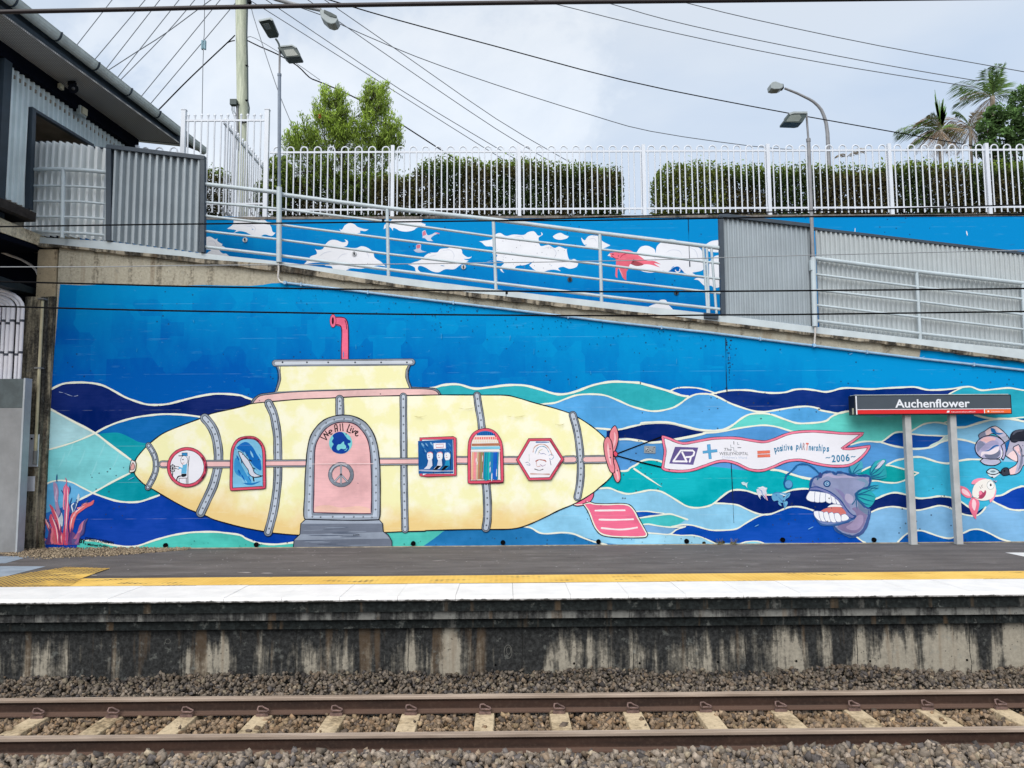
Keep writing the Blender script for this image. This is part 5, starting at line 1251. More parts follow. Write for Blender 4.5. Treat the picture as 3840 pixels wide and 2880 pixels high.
# --- the blue ground coat with brushed patches
def mk_ground(top, low, z0, z1, name):
    m, t, b, P = newmat(name, .9, .04)
    sp = t.nodes.new('ShaderNodeSeparateXYZ'); t.links.new(P, sp.inputs[0])
    n1 = noise(t, mapping(t, P, (.22, 1, .42)), 1.6, 4, .5, .2); n2 = noise(t, mapping(t, P, (3.5, 1, 1.6)), 1.5, 3, .6); n4 = noise(t, mapping(t, P, (1, 1, 7)), 2, 4, .65)
    vb = t.nodes.new('ShaderNodeTexVoronoi'); vb.feature = 'F1'; vb.distance = 'CHEBYCHEV'; vb.inputs['Scale'].default_value = 1.5; t.links.new(mapping(t, P, (1.3, .2, 1.0)), vb.inputs['Vector'])
    bl = t.nodes.new('ShaderNodeSeparateColor'); t.links.new(vb.outputs['Color'], bl.inputs[0])
    g = mth(t, 'DIVIDE', mth(t, 'SUBTRACT', sp.outputs['Z'], z0), z1-z0)
    g = mth(t, 'ADD', g, mth(t, 'ADD', mth(t, 'MULTIPLY', mth(t, 'SUBTRACT', n1, .5), .85), .30)); g = mth(t, 'ADD', g, mth(t, 'MULTIPLY', mth(t, 'SUBTRACT', n2, .5), .5))
    g = mth(t, 'ADD', g, mth(t, 'MULTIPLY', mth(t, 'SUBTRACT', bl.outputs[0], .5), .34))
    g = mth(t, 'ADD', g, mth(t, 'MULTIPLY', sp.outputs['X'], .085))
    L, T = tuple(x*PAL for x in lin(low)), tuple(x*PAL for x in lin(top))
    col = mix(t, ramp(t, g, [(0.0, 0.), (1., 1.)]), L, T)
    col = mix(t, ramp(t, n4, [(.62, 0.), (.80, .30)]), col, (.10, .38, .66))
    nz_ = noise(t, mapping(t, P, (4, 1, 6)), 2.4, 5, .7); col = mix(t, ramp(t, nz_, [(.66, 0.), (.76, .25)]), col, (.16, .50, .72))
    vz = t.nodes.new('ShaderNodeTexVoronoi'); vz.inputs['Scale'].default_value = 8; t.links.new(P, vz.inputs['Vector'])
    pit = mth(t, 'MULTIPLY', mth(t, 'LESS_THAN', vz.outputs['Distance'], .12), mth(t, 'GREATER_THAN', noise(t, P, .7, 2, .5), .54))
    col = mix(t, mth(t, 'MULTIPLY', pit, .7), col, (.01, .03, .08))
    fr = mth(t, 'FRACT', mth(t, 'DIVIDE', mth(t, 'ADD', sp.outputs['Z'], .12), .61))
    jn = ramp(t, noise(t, mapping(t, P, (2, 1, 1)), 1.6, 2, .5), [(.46, 0.), (.6, 1.)])
    col = mix(t, mth(t, 'MULTIPLY', mth(t, 'MULTIPLY', mth(t, 'LESS_THAN', fr, .02), jn), .12), col, (.2, .5, .7))
    t.links.new(col, b.inputs['Base Color']); bump(t, b, n4, .1, .01); return m
z_a, z_b = U(1900, 1450, WY).z, U(1900, 1180, WY).z
M_sea = mk_ground((4, 142, 206), (0, 90, 176), z_a-.1, z_b+.2, 'blue_ground_paint')
z_c, z_d = U(1900, 1100, UY).z, U(1900, 860, UY).z
M_skyp = mk_ground((8, 138, 204), (0, 98, 180), z_c-.2, z_d, 'blue_sky_paint')

A_ = Art(WY, .001, .00005)
top = [(225, 1066), (300, 1070), (400, 1067), (470, 1071), (560, 1068), (600, 1073), (660, 1072), (760, 1069), (860, 1071), (940, 1072), (985, 1068), (1020, 1062), (1066, 1061)]+[(x, y+1) for x, y in CL[1:9]]+[(3448, 1343), (3452, 1312), (3520, 1318), (3850, 1360), (4400, 1424), (4400, 2045), (3840, 2034), (2700, 2040), (1900, 2045), (900, 2058), (400, 2064), (160, 2064), (165, 2000), (190, 1500), (205, 1300)]
A_.fill(top, M_sea)
CB = 2062
def below(A, line_s, col, yb=CB, sm=True):
    P = pts(line_s); P = smooth(P, False, 5) if sm else P
    A.fill(list(P)+[(P[-1][0], yb-26 if P[-1][0] > 2000 else yb), (P[0][0], yb if P[0][0] < 2000 else yb-26)], paint(col) if isinstance(col, tuple) else col)
NAVY, NAVL, BLUE, MIDB = (0, 32, 104), (0, 44, 122), (0, 62, 166), (0, 104, 178)
# left of and behind the submarine
L_nav = 'A: 187,335 230,310 300,285 420,278 520,285 600,305 680,345 760,390 850,425 930,448 1010,453 1100,445 1200,420 1320,390 1450,368 1560,368 1659,378 B: 80,602 160,612 220,625 290,650'
below(A_, L_nav, NAVY)
A_.poly('A: *540,668 620,625 720,585 850,550 950,535 1060,525 1200,528 1310,540 *1400,560 *1400,760 *900,800 *700,750', MIDB)
A_.poly('A: *548,680 620,672 700,668 760,685 820,715 870,740 *945,755 *900,860 *830,900', (0, 152, 168))
L_b1 = 'A: 540,668 620,625 720,585 850,550 950,535 1060,525 1200,528 1310,540 1370,550'
A_.poly('A: *520,1135 600,1170 700,1200 790,1210 880,1205 960,1180 *1035,1155 *860,940 *800,985', (0, 150, 165))
below(A_, 'A: 100,1290 390,1200 510,1135 600,1170 700,1200 790,1210 880,1205 960,1180 1035,1155 1659,1240 1700,1300 2400,1500', BLUE)
A_.poly('A: *520,1135 600,1170 700,1200 790,1210 880,1205 960,1180 *1035,1155 *900,930 *800,985', (0, 152, 168))
A_.poly('A: *184,485 *525,668 *810,880 *800,985 *520,1135 *390,1200 *260,1260 *100,1330 *150,1060', (124, 206, 212))
A_.poly('A: *182,487 *522,672 400,720 280,760 *165,803', (172, 216, 224))
A_.poly('A: *147,1075 200,1050 270,1042 350,1058 420,1092 *512,1138 *390,1202 *390,1450 *120,1550', (98, 172, 218))
A_.poly('A: *120,1330 *150,1330 *400,1196 *520,1140 *640,1300 *600,1500 *400,1520 *120,1540', BLUE)
A_.poly('A: *120,1330 *135,1300 200,1275 300,1240 *400,1195 *330,1300 *300,1420 *125,1500', (40, 110, 190))
below(A_, 'A: 393,1500 450,1505 540,1510 620,1530 720,1550 820,1555 880,1545 980,1510 1100,1475 1200,1455 1300,1443 1450,1440 1560,1450 1659,1465 B: 80,1562 150,1578 230,1605 300,1630 380,1642 450,1642 560,1630', (78, 196, 184))
# faint brush sweeps in the beam
for k in range(6):
    x = 650+k*40+random.uniform(-8, 8); y = 1690+random.uniform(-40, 50)
    A_.line([(x-410+100*0, y, 0), (x-420, y+30, 0), (x-436, y+62, 0)], 5, (140, 212, 218), taper=2)
# right of the submarine (painter's order)
T1c, SKYC, LTB = (48, 176, 188), (84, 166, 226), (142, 204, 236)
L1 = 'C: -80,150 60,128 150,104 280,98 420,135 550,125 720,105 870,108 1000,140 1130,180 1220,185 1330,160 1480,105 1640,75 1790,78 1896,85 D: 130,75 250,90 380,125 500,160 600,195 665,205'
L2a = 'C: 1000,280 1040,272 1140,262 1240,225 1330,195 1450,185 1580,195 1700,240 1800,285 1896,315 D: 100,270 200,310 330,335 420,332 530,305 600,265 660,220 730,188 800,182 870,188'
L2b = ' 950,220 1030,262 1130,300 1250,335 1340,342 1430,330 1550,310 1640,298 1740,295 1830,315 E: 0,293 80,297 170,325 270,345 345,355'
below(A_, L1+' 700,200 800,186 870,186 950,165 1050,150', T1c)
A_.poly('D: *500,160 560,132 640,125 740,130 830,150 *915,180 870,190 800,184 730,190 *690,207 600,195', (0, 84, 184))
L3 = 'D: 860,188 950,165 1050,150 1200,150 1300,165 1420,175 1530,168 1610,145 1700,140 1790,150 E: 0,137 100,148 220,165 290,155 360,135 450,130 620,140 750,132 900,125 1020,122 1120,145 1200,148 1330,140 1450,122'
L3b = 'E: 1450,122 1520,120 1610,150 1720,142 1860,130 1991,150 2200,160'
below(A_, L3, NAVL)
below(A_, 'E: 1310,190 1450,122 1520,120 1610,150 1720,142 1860,130 1991,150 2200,160', (38, 166, 190))
A_.poly('E: *1480,360 *1560,372 1640,392 *1730,405 1680,415 1570,445 1470,475 *1390,480 *1280,440 *1300,360', (0, 132, 204))
below(A_, L2a+L2b, SKYC)
L5 = 'D: 980,500 1060,460 1140,400 1210,365 1300,355 1400,365 1500,400 1600,435 1660,445 1750,442 1830,435 1896,420'
L5b = ' E: 0,440 100,445 200,425 280,385 345,355 420,338 520,345'
below(A_, L5+' E: 0,440 100,445 200,425 280,385 345,355 420,338 520,338 700,345 1000,345 1330,345', (96, 204, 196))
A_.poly('E: *640,372 700,390 770,385 *830,372 *820,340 *640,340', (120, 190, 224))
L4 = 'C: 1420,480 1560,492 1700,500 1820,470 1896,455 D: 50,495 150,470 260,440 400,432 520,440 620,465 720,490 800,505 900,508 980,500'
L6 = 'C: 1640,590 1800,590 1896,605 D: 50,582 130,580 250,600 330,618 440,610 560,590 700,565 820,530 900,520 950,520'
A_.poly(L4+' *1000,500 '+'D: 950,520 900,520 820,530 700,565 560,590 440,610 330,618 250,600 130,580 50,582 *-60,600 *-60,490', CRM)
A_.poly('D: *830,522 720,505 620,480 520,455 400,448 260,458 150,485 *-60,510 *-60,580 50,578 130,575 250,592 330,606 440,596 560,575 700,548', (0, 34, 106))
# mid blue wash behind the banner
below(A_, 'D: -60,590 130,584 250,604 330,622 440,614 560,592 700,567 830,535 950,520 1100,490 1250,468 1350,462 1450,475 1550,505 1620,524 1896,560 E: 450,635 540,610 620,605 700,610 730,614 850,648 930,662 1020,672 1100,668 1180,650 1260,610 1330,590 1400,585 1480,598 1550,620 1700,640', (82, 150, 212))
# big light cell at the far right
A_.poly('E: *1330,590 1260,610 1180,560 *1320,545 *1330,465 *1390,480 1470,477 1570,447 1680,417 1760,405 1850,404 1930,414 *1991,427 *2250,450 *2250,900 *1650,820 1600,765 1550,620 1480,598 1400,585', (134, 196, 230))
A_.poly('E: *990,515 1030,490 1100,455 1180,438 1260,442 *1335,465 *1335,548 1200,552 1100,548 *985,538', (112, 188, 226))
A_.poly('E: *1000,560 *1290,565 *1330,560 *1340,590 1260,610 1180,650 1100,668 1020,672 *960,662', (150, 206, 226))
A_.poly('E: *725,613 800,562 850,537 940,528 1100,550 *1285,565 1230,608 1150,650 1050,660 940,660 850,645', (0, 70, 156))
A_.poly('E: *1930,412 *1991,405 *2200,400 *2200,440 *1991,428', (0, 60, 150))
# teal band under the ropes and banner
below(A_, 'C: 1560,860 1700,870 1780,865 D: 0,860 60,855 150,840 200,815 250,780 320,765 400,775 450,795 900,830 1250,870 1400,855 1480,865 1580,895 1680,925 1760,942 1840,960 E: 250,960 620,960 700,955 790,968 860,972 950,942 1040,890', (0, 176, 188))
A_.poly('E: *500,880 620,830 700,815 800,820 900,845 *1055,885 950,942 860,972 760,970 680,955 *560,960', (0, 160, 164))
below(A_, 'E: 560,962 680,957 760,972 860,974 950,944 1055,885 900,845 800,812 850,775 920,760 1000,745 1080,745 1150,765 1230,790 1320,800 1400,780 1500,765 1600,765 1700,780 2250,800', (58, 178, 214))
A_.poly('E: *560,962 680,957 760,972 860,974 950,944 *1055,885 900,845 800,820 700,815 620,830 *500,880', (0, 160, 164))
# lower light blue, navy swell, blue floor
below(A_, 'C: 760,1340 900,1290 1480,1060 1540,1020 1620,1020 1700,1050 1790,1072 1896,1055 D: 60,1070 130,1075 220,1050 330,1038 420,1050 500,1090 580,1140 650,1180 720,1195 800,1190 880,1165 960,1100 1030,1050 1100,1035 1190,1045 1280,1072 1400,1080 1500,1065 1600,1035 1700,1025 1760,1035', LTB)
L8 = 'D: 900,1155 1000,1158 1100,1170 1180,1205 1260,1240 1330,1255 1400,1250 1480,1220 1560,1190 1640,1185 1720,1200 1780,1220'
A_.poly('D: *900,1157 960,1100 1030,1050 1100,1035 1190,1045 1280,1072 1400,1080 1500,1065 1600,1035 1700,1025 *1790,1037 *1990,1060 *1990,1300 *1800,1225 1720,1200 1640,1185 1560,1190 1480,1220 1400,1250 1330,1255 1260,1240 1180,1205 1100,1170 1000,1158', (0, 34, 110))
below(A_, 'D: 500,1365 530,1358 620,1345 700,1350 760,1365 860,1392 950,1395 1050,1390 1110,1375 1180,1330 1250,1290 1330,1257 1400,1252 1480,1222 1560,1192 1640,1187 1720,1202 1800,1228 E: 200,1300 520,1460 560,1490 590,1502', BLUE if False else (0, 74, 176))
below(A_, 'D: 190,1385 260,1400 400,1425 500,1430 600,1440 700,1440 780,1455 850,1485 940,1530', (158, 214, 238))
A_.poly('D: *1110,1525 1170,1500 1250,1492 1310,1500 *1370,1525 *1250,1545', (130, 206, 226))
A_.poly('P: *1430,2000 *1800,1900 *1800,1960 1690,2000 1640,2030 *1590,2062 *1430,2062', (84, 200, 188))
A_.poly('P: *1810,1930 *1660,1994 1630,2018 *1570,2060 *2330,2042 *2262,2036 2180,2012 2100,2000 2050,2002 2000,1986 1960,1975', (36, 122, 184))
A_.poly('D: *195,1230 300,1228 380,1238 *452,1245 380,1270 300,1285 *200,1285', (0, 84, 182))
A_.poly('D: *220,1292 300,1275 400,1262 500,1255 560,1270 *640,1302 590,1335 520,1362 420,1355 330,1335 *240,1345', (72, 196, 200))
A_.poly('D: *240,1352 310,1342 400,1358 500,1370 *570,1385 500,1430 400,1425 *270,1418', (120, 170, 214))
A_.poly('D: *500,1428 560,1392 *640,1362 *530,1360 620,1347 *700,1420', (0, 74, 176))
# right lower
A_.poly('E: *560,1200 620,1150 700,1105 770,1075 850,1060 950,1080 1050,1110 1150,1105 1240,1092 1350,1105 1430,1140 1480,1175 *1560,1240 *1640,1190 1610,1240 1560,1265 1500,1262 1430,1245 1370,1215 1320,1190 1240,1175 1150,1195 1060,1215 980,1210 880,1190 800,1185 700,1205 620,1240 *560,1290', (0, 36, 108))
below(A_, 'E: *582,1505 *500,1450 560,1330 620,1242 700,1207 800,1187 880,1192 980,1212 1060,1217 1150,1197 1240,1177 1320,1192 1370,1217 1430,1247 1500,1264 1560,1267 1640,1200 1720,1142 1780,1172 1860,1207 1940,1217 1991,1214 2250,1200', (128, 182, 224))
A_.poly('E: *1735,1092 1800,1082 1880,1037 1950,1012 1991,1006 *2250,1020 *2250,1190 1991,1213 1940,1216 1860,1206 1780,1171 *1715,1138', (0, 64, 170))
below(A_, 'E: 870,1499 930,1440 1000,1405 1080,1400 1150,1420 1240,1450 1340,1465 1450,1420 1520,1390 1600,1390 1680,1420 1780,1470 1870,1496', (0, 92, 178))
A_.build('ground_and_wave_painting', wall)

B_ = Art(WY, .0045, .00002)
LW = 8.5
for s_, w in ((L_nav, 8.5), (L_b1, 8), ('A: 184,485 350,575 525,668 660,770 810,880', 9.5), ('A: 150,806 280,770 400,730 535,672', 7), ('A: 800,985 660,1055 520,1135 390,1200', 8), ('A: 148,1070 200,1048 270,1040 350,1055 420,1090 512,1137', 6.5),
              ('A: 512,1137 600,1170 700,1200 790,1210 880,1205 960,1180 1030,1155', 8), ('A: 450,1505 540,1510 620,1530 720,1550 820,1555 880,1545 980,1510 1100,1475 1200,1455 1300,1443 1450,1440 1560,1450 1659,1465 B: 80,1562 150,1578 230,1605 300,1630 380,1642 450,1642 555,1630', 8),
              (L1, 9.5), (L2a+L2b+' 420,338', 7.5), ('D: 500,160 560,132 640,125 740,130 830,150 915,180', 6), (L3, 7.5), (L3b, 7), ('E: 1450,122 1380,155 1325,185', 6), (L5+L5b, 8), ('D: 800,530 950,520 1100,490 1250,468 1350,462 1450,475 1550,505 1620,524', 7),
              ('E: 450,635 540,610 620,605 700,610 740,600 800,555 850,525 930,520', 7), ('E: 720,612 830,645 930,662 1020,672 1100,668 1180,650 1260,610 1330,590 1400,585 1480,598 1560,622', 8), ('E: 985,517 1030,490 1100,452 1180,437 1260,441 1335,464', 7),
              ('E: 985,538 1100,550 1200,553 1290,556 1335,545', 6), ('E: 1285,562 1230,608 1150,652', 5), ('E: 1385,480 1470,477 1570,447 1680,417 1760,405 1850,404 1930,414 1991,427 2200,440', 9), ('E: 1555,370 1640,392 1730,405', 9), ('E: 1280,440 1330,418 1350,395', 5), ('E: 1760,405 1860,400 1991,390', 5),
              ('E: 780,810 850,775 920,760 1000,745 1080,745 1150,765 1230,790 1320,800 1400,780 1500,765 1610,766', 8), ('E: 540,872 620,832 700,817 800,820 900,845 1050,885', 6.5), ('E: 1052,885 950,942 860,972 760,970 680,955 600,960', 6.5),
              ('C: 1700,868 1780,865 D: 0,860 60,855 150,840 200,815 250,780 320,765 400,775 445,792', 8), ('D: 1400,855 1480,865 1580,895 1680,925 1790,945', 10), ('C: 1520,1026 1620,1020 1700,1050 1790,1072 1896,1055 D: 60,1070 130,1075 220,1050 330,1038 420,1050 500,1090 580,1140 650,1180 720,1195 800,1190 880,1165 960,1100 1030,1050 1100,1035 1190,1045 1280,1072 1400,1080 1500,1065 1600,1035 1700,1025 1760,1033', 7.5),
              (L8, 7), ('D: 1400,1252 1330,1257 1250,1290 1180,1330 1110,1375 1050,1390 950,1395 860,1392 760,1365 700,1350 620,1345 520,1362', 6.5), ('D: 500,1430 600,1440 700,1440 780,1455 850,1485 940,1527', 5.5), ('D: 1110,1522 1170,1500 1250,1492 1310,1500 1360,1520', 5), ('D: 195,1228 300,1226 380,1237 450,1245', 5), ('D: 220,1288 300,1275 400,1262 500,1250 570,1268 660,1300', 7), ('D: 240,1348 310,1340 400,1356 520,1368 640,1362', 6), ('D: 640,1362 560,1390 500,1430 400,1425 280,1416', 6),
              ('E: 590,1250 620,1240 700,1205 800,1186 880,1191 980,1211 1060,1216 1150,1196 1240,1176 1320,1191 1370,1216 1430,1246 1500,1263 1560,1266 1610,1240 1650,1190', 7), ('E: 640,1130 700,1105 770,1075 850,1060 950,1080 1050,1110 1150,1105 1240,1092 1350,1105 1430,1140 1480,1175 1520,1200', 7.5),
              ('E: 1735,1090 1800,1080 1880,1035 1950,1010 1991,1004 2200,1010', 8), ('E: 1715,1138 1780,1171 1860,1206 1940,1217 1991,1214 2200,1205', 8), ('E: 870,1499 930,1440 1000,1403 1080,1398 1150,1419 1240,1450 1340,1465 1450,1420 1520,1390 1600,1388 1680,1419 1780,1470 1870,1496', 7), ('E: 500,1450 550,1490 580,1503', 6),
              ('C: 780,1362 870,1362 930,1375 1000,1415 1070,1425 1200,1415 1300,1425 1400,1465 1500,1500 1600,1522', 7), ('D: 560,592 700,567 820,535', 5), ('C: 1480,487 1560,492 1700,500 1820,472 1896,456 D: 150,470 260,440 400,432 520,440 620,465 720,490 800,505 900,508 985,500', 8), ('C: 1700,590 1800,588 1896,604 D: 130,580 250,600 330,618 440,612', 7)):
    B_.line(s_, w*.86, CRM)
B_.line('D: 180,845 300,925 430,1010', 7, CRM, taper=1)
B_.line('D: 985,500 1030,480 1060,460', 9, CRM); B_.line('E: 1160,645 1250,600 1330,560', 7, (200, 222, 214))
# small scrapes, vertical joint and grime along the foot
JNT = (26, 44, 70)
B_.line([(2721, 1268, 0), (2724, 1420, 0), (2727, 1480, 0)], 2.6, JNT, jit=.5); B_.line([(2740, 1700, 0), (2746, 1820, 0), (2752, 1960, 0)], 2.2, JNT, jit=.6)
for k in range(26): x = 2724+random.uniform(-1, 24)*math.exp(-k*.07)+k*.4; y = 1272+k*6+random.uniform(-5, 5); B_.dot(x, y, random.uniform(1.5, 6)*math.exp(-k*.05), JNT, random.uniform(1.5, 4), 7)
for k in range(90):
    x = random.uniform(620, 3800); yb = 2057-(x-900)*.0077
    B_.line([(x, yb+2, 0), (x+random.uniform(10, 60), yb+1, 0)], random.uniform(2, 5), (96, 100, 92), jit=.5)
for k in range(60):
    x = random.uniform(700, 3800); y = 2046-(x-900)*.008+random.uniform(-22, 4); B_.dot(x, y, random.uniform(.8, 2.4), (40, 60, 70), random.uniform(.8, 3), 6)
for x, y in ((2640, 2036), (2700, 2036), (2712, 2033), (2745, 2037), (1120, 2052)): B_.dot(x, y, 7, (52, 56, 48), 6, 9)
# specks of flaking under the conduit
for k in range(150):
    x = random.uniform(1060, 2700); yl = np.interp(x, [c[0] for c in CL], [c[1] for c in CL]); B_.dot(x, yl+abs(random.gauss(0, 60))+8, random.uniform(.8, 2.2), (10, 50, 96), random.uniform(.8, 2.6), 6)
for k in range(16):
    x = random.uniform(240, 3700); yl = np.interp(x, [225]+[c[0] for c in CL], [1075]+[c[1] for c in CL]); y = yl+random.uniform(10, 330)
    if y < 1440: B_.line([(x, y, 0), (x+random.uniform(-3, 3), y+random.uniform(8, 26), 0)], random.uniform(1.5, 4), (50, 146, 204), taper=2)
for x, y, l in ((480, 1800, 24), (3185, 1330, 12), (3450, 1345, 18), (3030, 1985, 20), (2830, 1975, 16)): B_.line([(x, y, 0), (x+l, y-l*.5, 0)], 3, (110, 170, 220), taper=2)
A1 = [(238, 1468), (262, 1470), (284, 1484), (262, 1478)]
B_.line([(222, 1470, 0), (240, 1474, 0), (258, 1481, 0), (276, 1486, 0), (292, 1483, 0)], 1.5, (150, 165, 200), jit=.7)
B_.build('wave_line_painting', wall)

# --- coral at lower left
K_ = Art(WY, .010, .00003)
def coral(st, c1, c2=None): K_.poly(st, c1); 
PKS, RED, PUR = (214, 96, 120), (212, 82, 108), (120, 86, 130)
K_.poly('L: *352,1330 370,1280 400,1230 440,1225 500,1240 560,1230 600,1270 *620,1335', (104, 70, 120))
coral('L: *420,1330 400,1280 360,1180 335,1110 350,1120 380,1170 410,1220 440,1260 *450,1330', (206, 104, 112))
coral('L: *440,1330 420,1240 385,1150 390,1100 405,1100 420,1150 450,1220 470,1280 *470,1335', RED)
coral('L: *455,1330 450,1240 420,1130 400,1070 385,1020 410,1040 440,1090 460,1150 465,1210 490,1260 *490,1335', (214, 88, 108))
coral('L: *440,1120 430,1020 420,940 415,850 440,860 455,920 450,1000 465,1060 480,1120 470,1160', (172, 142, 178))
coral('L: *500,1200 500,1100 505,1000 490,900 515,850 505,810 520,830 520,870 540,900 530,980 540,1060 530,1150 525,1220', (208, 98, 136))
coral('L: *500,1335 490,1260 500,1180 525,1180 530,1250 *525,1335', (196, 70, 96))
coral('L: *540,1240 540,1160 560,1090 620,1060 650,1020 690,1010 730,985 720,1020 680,1040 650,1060 600,1100 580,1150 570,1200 *560,1240', (222, 106, 112))
coral('L: *560,1330 560,1290 600,1250 620,1200 640,1160 683,1128 665,1170 650,1240 620,1280 *610,1335', (90, 80, 132))
coral('L: *570,1285 600,1240 620,1180 650,1150 640,1200 620,1250 *590,1290', (176, 104, 132))
coral('L: *560,1060 590,1010 600,960 613,935 618,970 600,1020 *575,1080', (186, 206, 220))
coral('L: *535,1090 550,1040 590,1000 585,1050 *560,1090', (50, 90, 150))
coral('L: *460,1190 455,1130 475,1080 490,1130 *485,1190', (196, 210, 222))
for s_ in ('L: 443,780 441,820 443,850', 'L: 475,905 490,930 500,960', 'L: 560,965 548,1000 540,1040', 'L: 540,870 545,900 540,940', 'L: 690,985 670,1000 660,1020'): K_.line(s_, 4, (44, 84, 138), taper=2)
for s_ in ('L: 400,1110 430,1180 445,1250 450,1325', 'L: 415,1050 450,1130 470,1230 480,1320', 'L: 520,880 528,960 520,1060 515,1160 508,1300', 'L: 660,1030 600,1070 560,1130 548,1210', 'L: 350,1130 380,1190 410,1270'): K_.line(s_, 3.5, (250, 214, 216), taper=2)
for s_ in ('L: 430,1140 455,1220 465,1320', 'L: 535,1180 540,1250 530,1320', 'L: 380,1180 400,1250 405,1320'): K_.line(s_, 4, (70, 44, 96), taper=2)
for (x0, y0, x1, y1, c, w) in ((352, 1300, 330, 1180, (196, 110, 140), 9), (380, 1320, 372, 1200, (98, 60, 110), 9), (410, 1325, 404, 1190, (224, 120, 140), 8), (470, 1325, 468, 1170, (150, 60, 100), 8), (520, 1325, 524, 1120, (170, 80, 130), 7), (548, 1325, 560, 1190, (90, 60, 120), 9), (585, 1325, 625, 1220, (150, 90, 140), 9), (605, 1240, 660, 1140, (200, 130, 160), 5), (600, 1050, 700, 1005, (236, 150, 150), 5), (560, 1120, 600, 1060, (238, 160, 170), 5), (497, 1060, 512, 860, (240, 150, 170), 5), (440, 1000, 428, 880, (196, 176, 206), 6), (575, 1010, 560, 1090, (230, 240, 246), 4), (600, 980, 590, 1040, (40, 70, 130), 3), (655, 1010, 640, 1030, (40, 60, 110), 3), (455, 1120, 470, 1050, (60, 90, 150), 4), (390, 1160, 360, 1130, (70, 60, 120), 3), (640, 1260, 680, 1140, (60, 60, 120), 4)):
    mx, my = (x0+x1)/2+random.uniform(-9, 9), (y0+y1)/2
    K_.line('L: %f,%f %f,%f %f,%f %f,%f' % (x0, y0, mx-4, (y0+my)/2, mx+5, (y1+my)/2, x1, y1), w, c, taper=1)
K_.text('BY', 296, 2035, 16, 24, -8, (10, 14, 30), .03); K_.text('CHRISSY FOREMAN', 318, 2024, 11, 108, -9, (10, 14, 30), .02); K_.text('+ Michael Pollitt', 316, 2044, 9, 88, -6, (10, 14, 30), .02)
K_.build('coral_painting', wall)

# --- submarine
S_ = Art(WY, .011, .00003)
def mk_hull():
    m, t, b, P = newmat('yellow_hull_paint', .9, .04)
    sp = t.nodes.new('ShaderNodeSeparateXYZ'); t.links.new(P, sp.inputs[0])
    zm, zl_ = U(1400, 1750, WY).z, U(1400, 1975, WY).z
    n1 = noise(t, P, 1.3, 5, .6); n2 = noise(t, P, 3, 4, .6); n3 = noise(t, mapping(t, P, (1, 1, 6)), 3, 3, .6)
    g = mth(t, 'DIVIDE', mth(t, 'SUBTRACT', zm, sp.outputs['Z']), zm-zl_)
    ax = mth(t, 'ABSOLUTE', mth(t, 'ADD', sp.outputs['X'], .95)); g = mth(t, 'ADD', g, mth(t, 'MULTIPLY', mth(t, 'MAXIMUM', mth(t, 'SUBTRACT', ax, 2.6), 0.0), .24))
    g = mth(t, 'ADD', g, mth(t, 'MULTIPLY', mth(t, 'SUBTRACT', n1, .5), .9))
    Y1, Y2, Y3 = tuple(x*.94 for x in lin((239, 236, 184))), tuple(x*.94 for x in lin((233, 204, 140))), tuple(x*.94 for x in lin((244, 242, 216)))
    col = mix(t, ramp(t, n2, [(.44, 0.), (.60, 1.)]), Y1, Y3)
    col = mix(t, mth(t, 'MULTIPLY', ramp(t, n1, [(.55, 0.), (.75, .6)]), .5), col, tuple(x*.9 for x in lin((222, 230, 172))))
    col = mix(t, ramp(t, g, [(.60, 0.), (1.1, 1.)]), col, Y2)
    col = mix(t, mth(t, 'MULTIPLY', ramp(t, n3, [(.6, 0.), (.75, 1.)]), .18), col, (.9, .88, .74))
    t.links.new(col, b.inputs['Base Color']); return m
M_hull = mk_hull()
HULL = ('A: 845,885 900,810 960,750 1060,675 1200,615 1360,555 1440,520 1659,470 B: 120,700 270,670 420,655 600,640 800,632 1000,622 1200,617 1450,612 1570,610 C: 300,192 500,193 700,195 800,215 950,260 1100,300 1260,350 1340,390 1400,425 1480,480 1540,532 1590,585 1650,700 1680,800 1650,900 1600,960 1540,1010 1480,1060 1380,1125 1290,1170 1180,1215 1060,1275 930,1335 830,1370 730,1385 600,1387 400,1387 200,1392 0,1397 '
        'B: 1450,1552 1200,1560 800,1590 600,1580 420,1565 300,1545 200,1525 100,1500 0,1470 A: 1500,1365 1380,1310 1250,1260 1100,1180 1000,1120 920,1075 870,1030 838,980')
# rudder and its arm
PNK, PNL = (232, 108, 142), (238, 176, 180)
S_.poly('C: *1300,1168 1380,1130 1450,1085 *1485,1055 1480,1100 1445,1150 1400,1170 1340,1180', PNK); S_.line('C: *1295,1168 1340,1180 1400,1170 1445,1150 1480,1100 1485,1055', 3, BLK); S_.line('C: 1312,1166 1350,1168 1400,1160 1430,1140', 3, CRM)
RUD = 'C: *1392,1160 1450,1150 1500,1162 1600,1165 1700,1162 1790,1170 1840,1215 1880,1290 1925,1370 *1958,1425 1940,1450 1880,1455 1780,1455 1660,1450 1560,1430 1510,1385 1480,1330 1460,1270 1430,1210'
S_.poly(RUD, PNK); S_.line(RUD, 6, CRM, True); S_.line('C: *1386,1160 1425,1215 1452,1275 1474,1335 1504,1390 1556,1438 1660,1458 1780,1462 1880,1462 1948,1456 *1966,1428 1932,1368 1888,1288 1846,1210 1792,1163 1700,1155 1600,1158 1500,1155 1450,1143', 3.2, BLK, True)
for s_ in ('C: 1500,1220 1620,1218 1760,1217', 'C: 1535,1300 1680,1302 1835,1297', 'C: 1555,1375 1700,1388 1800,1382 1870,1370'): S_.line(s_, 6.5, (240, 230, 232))
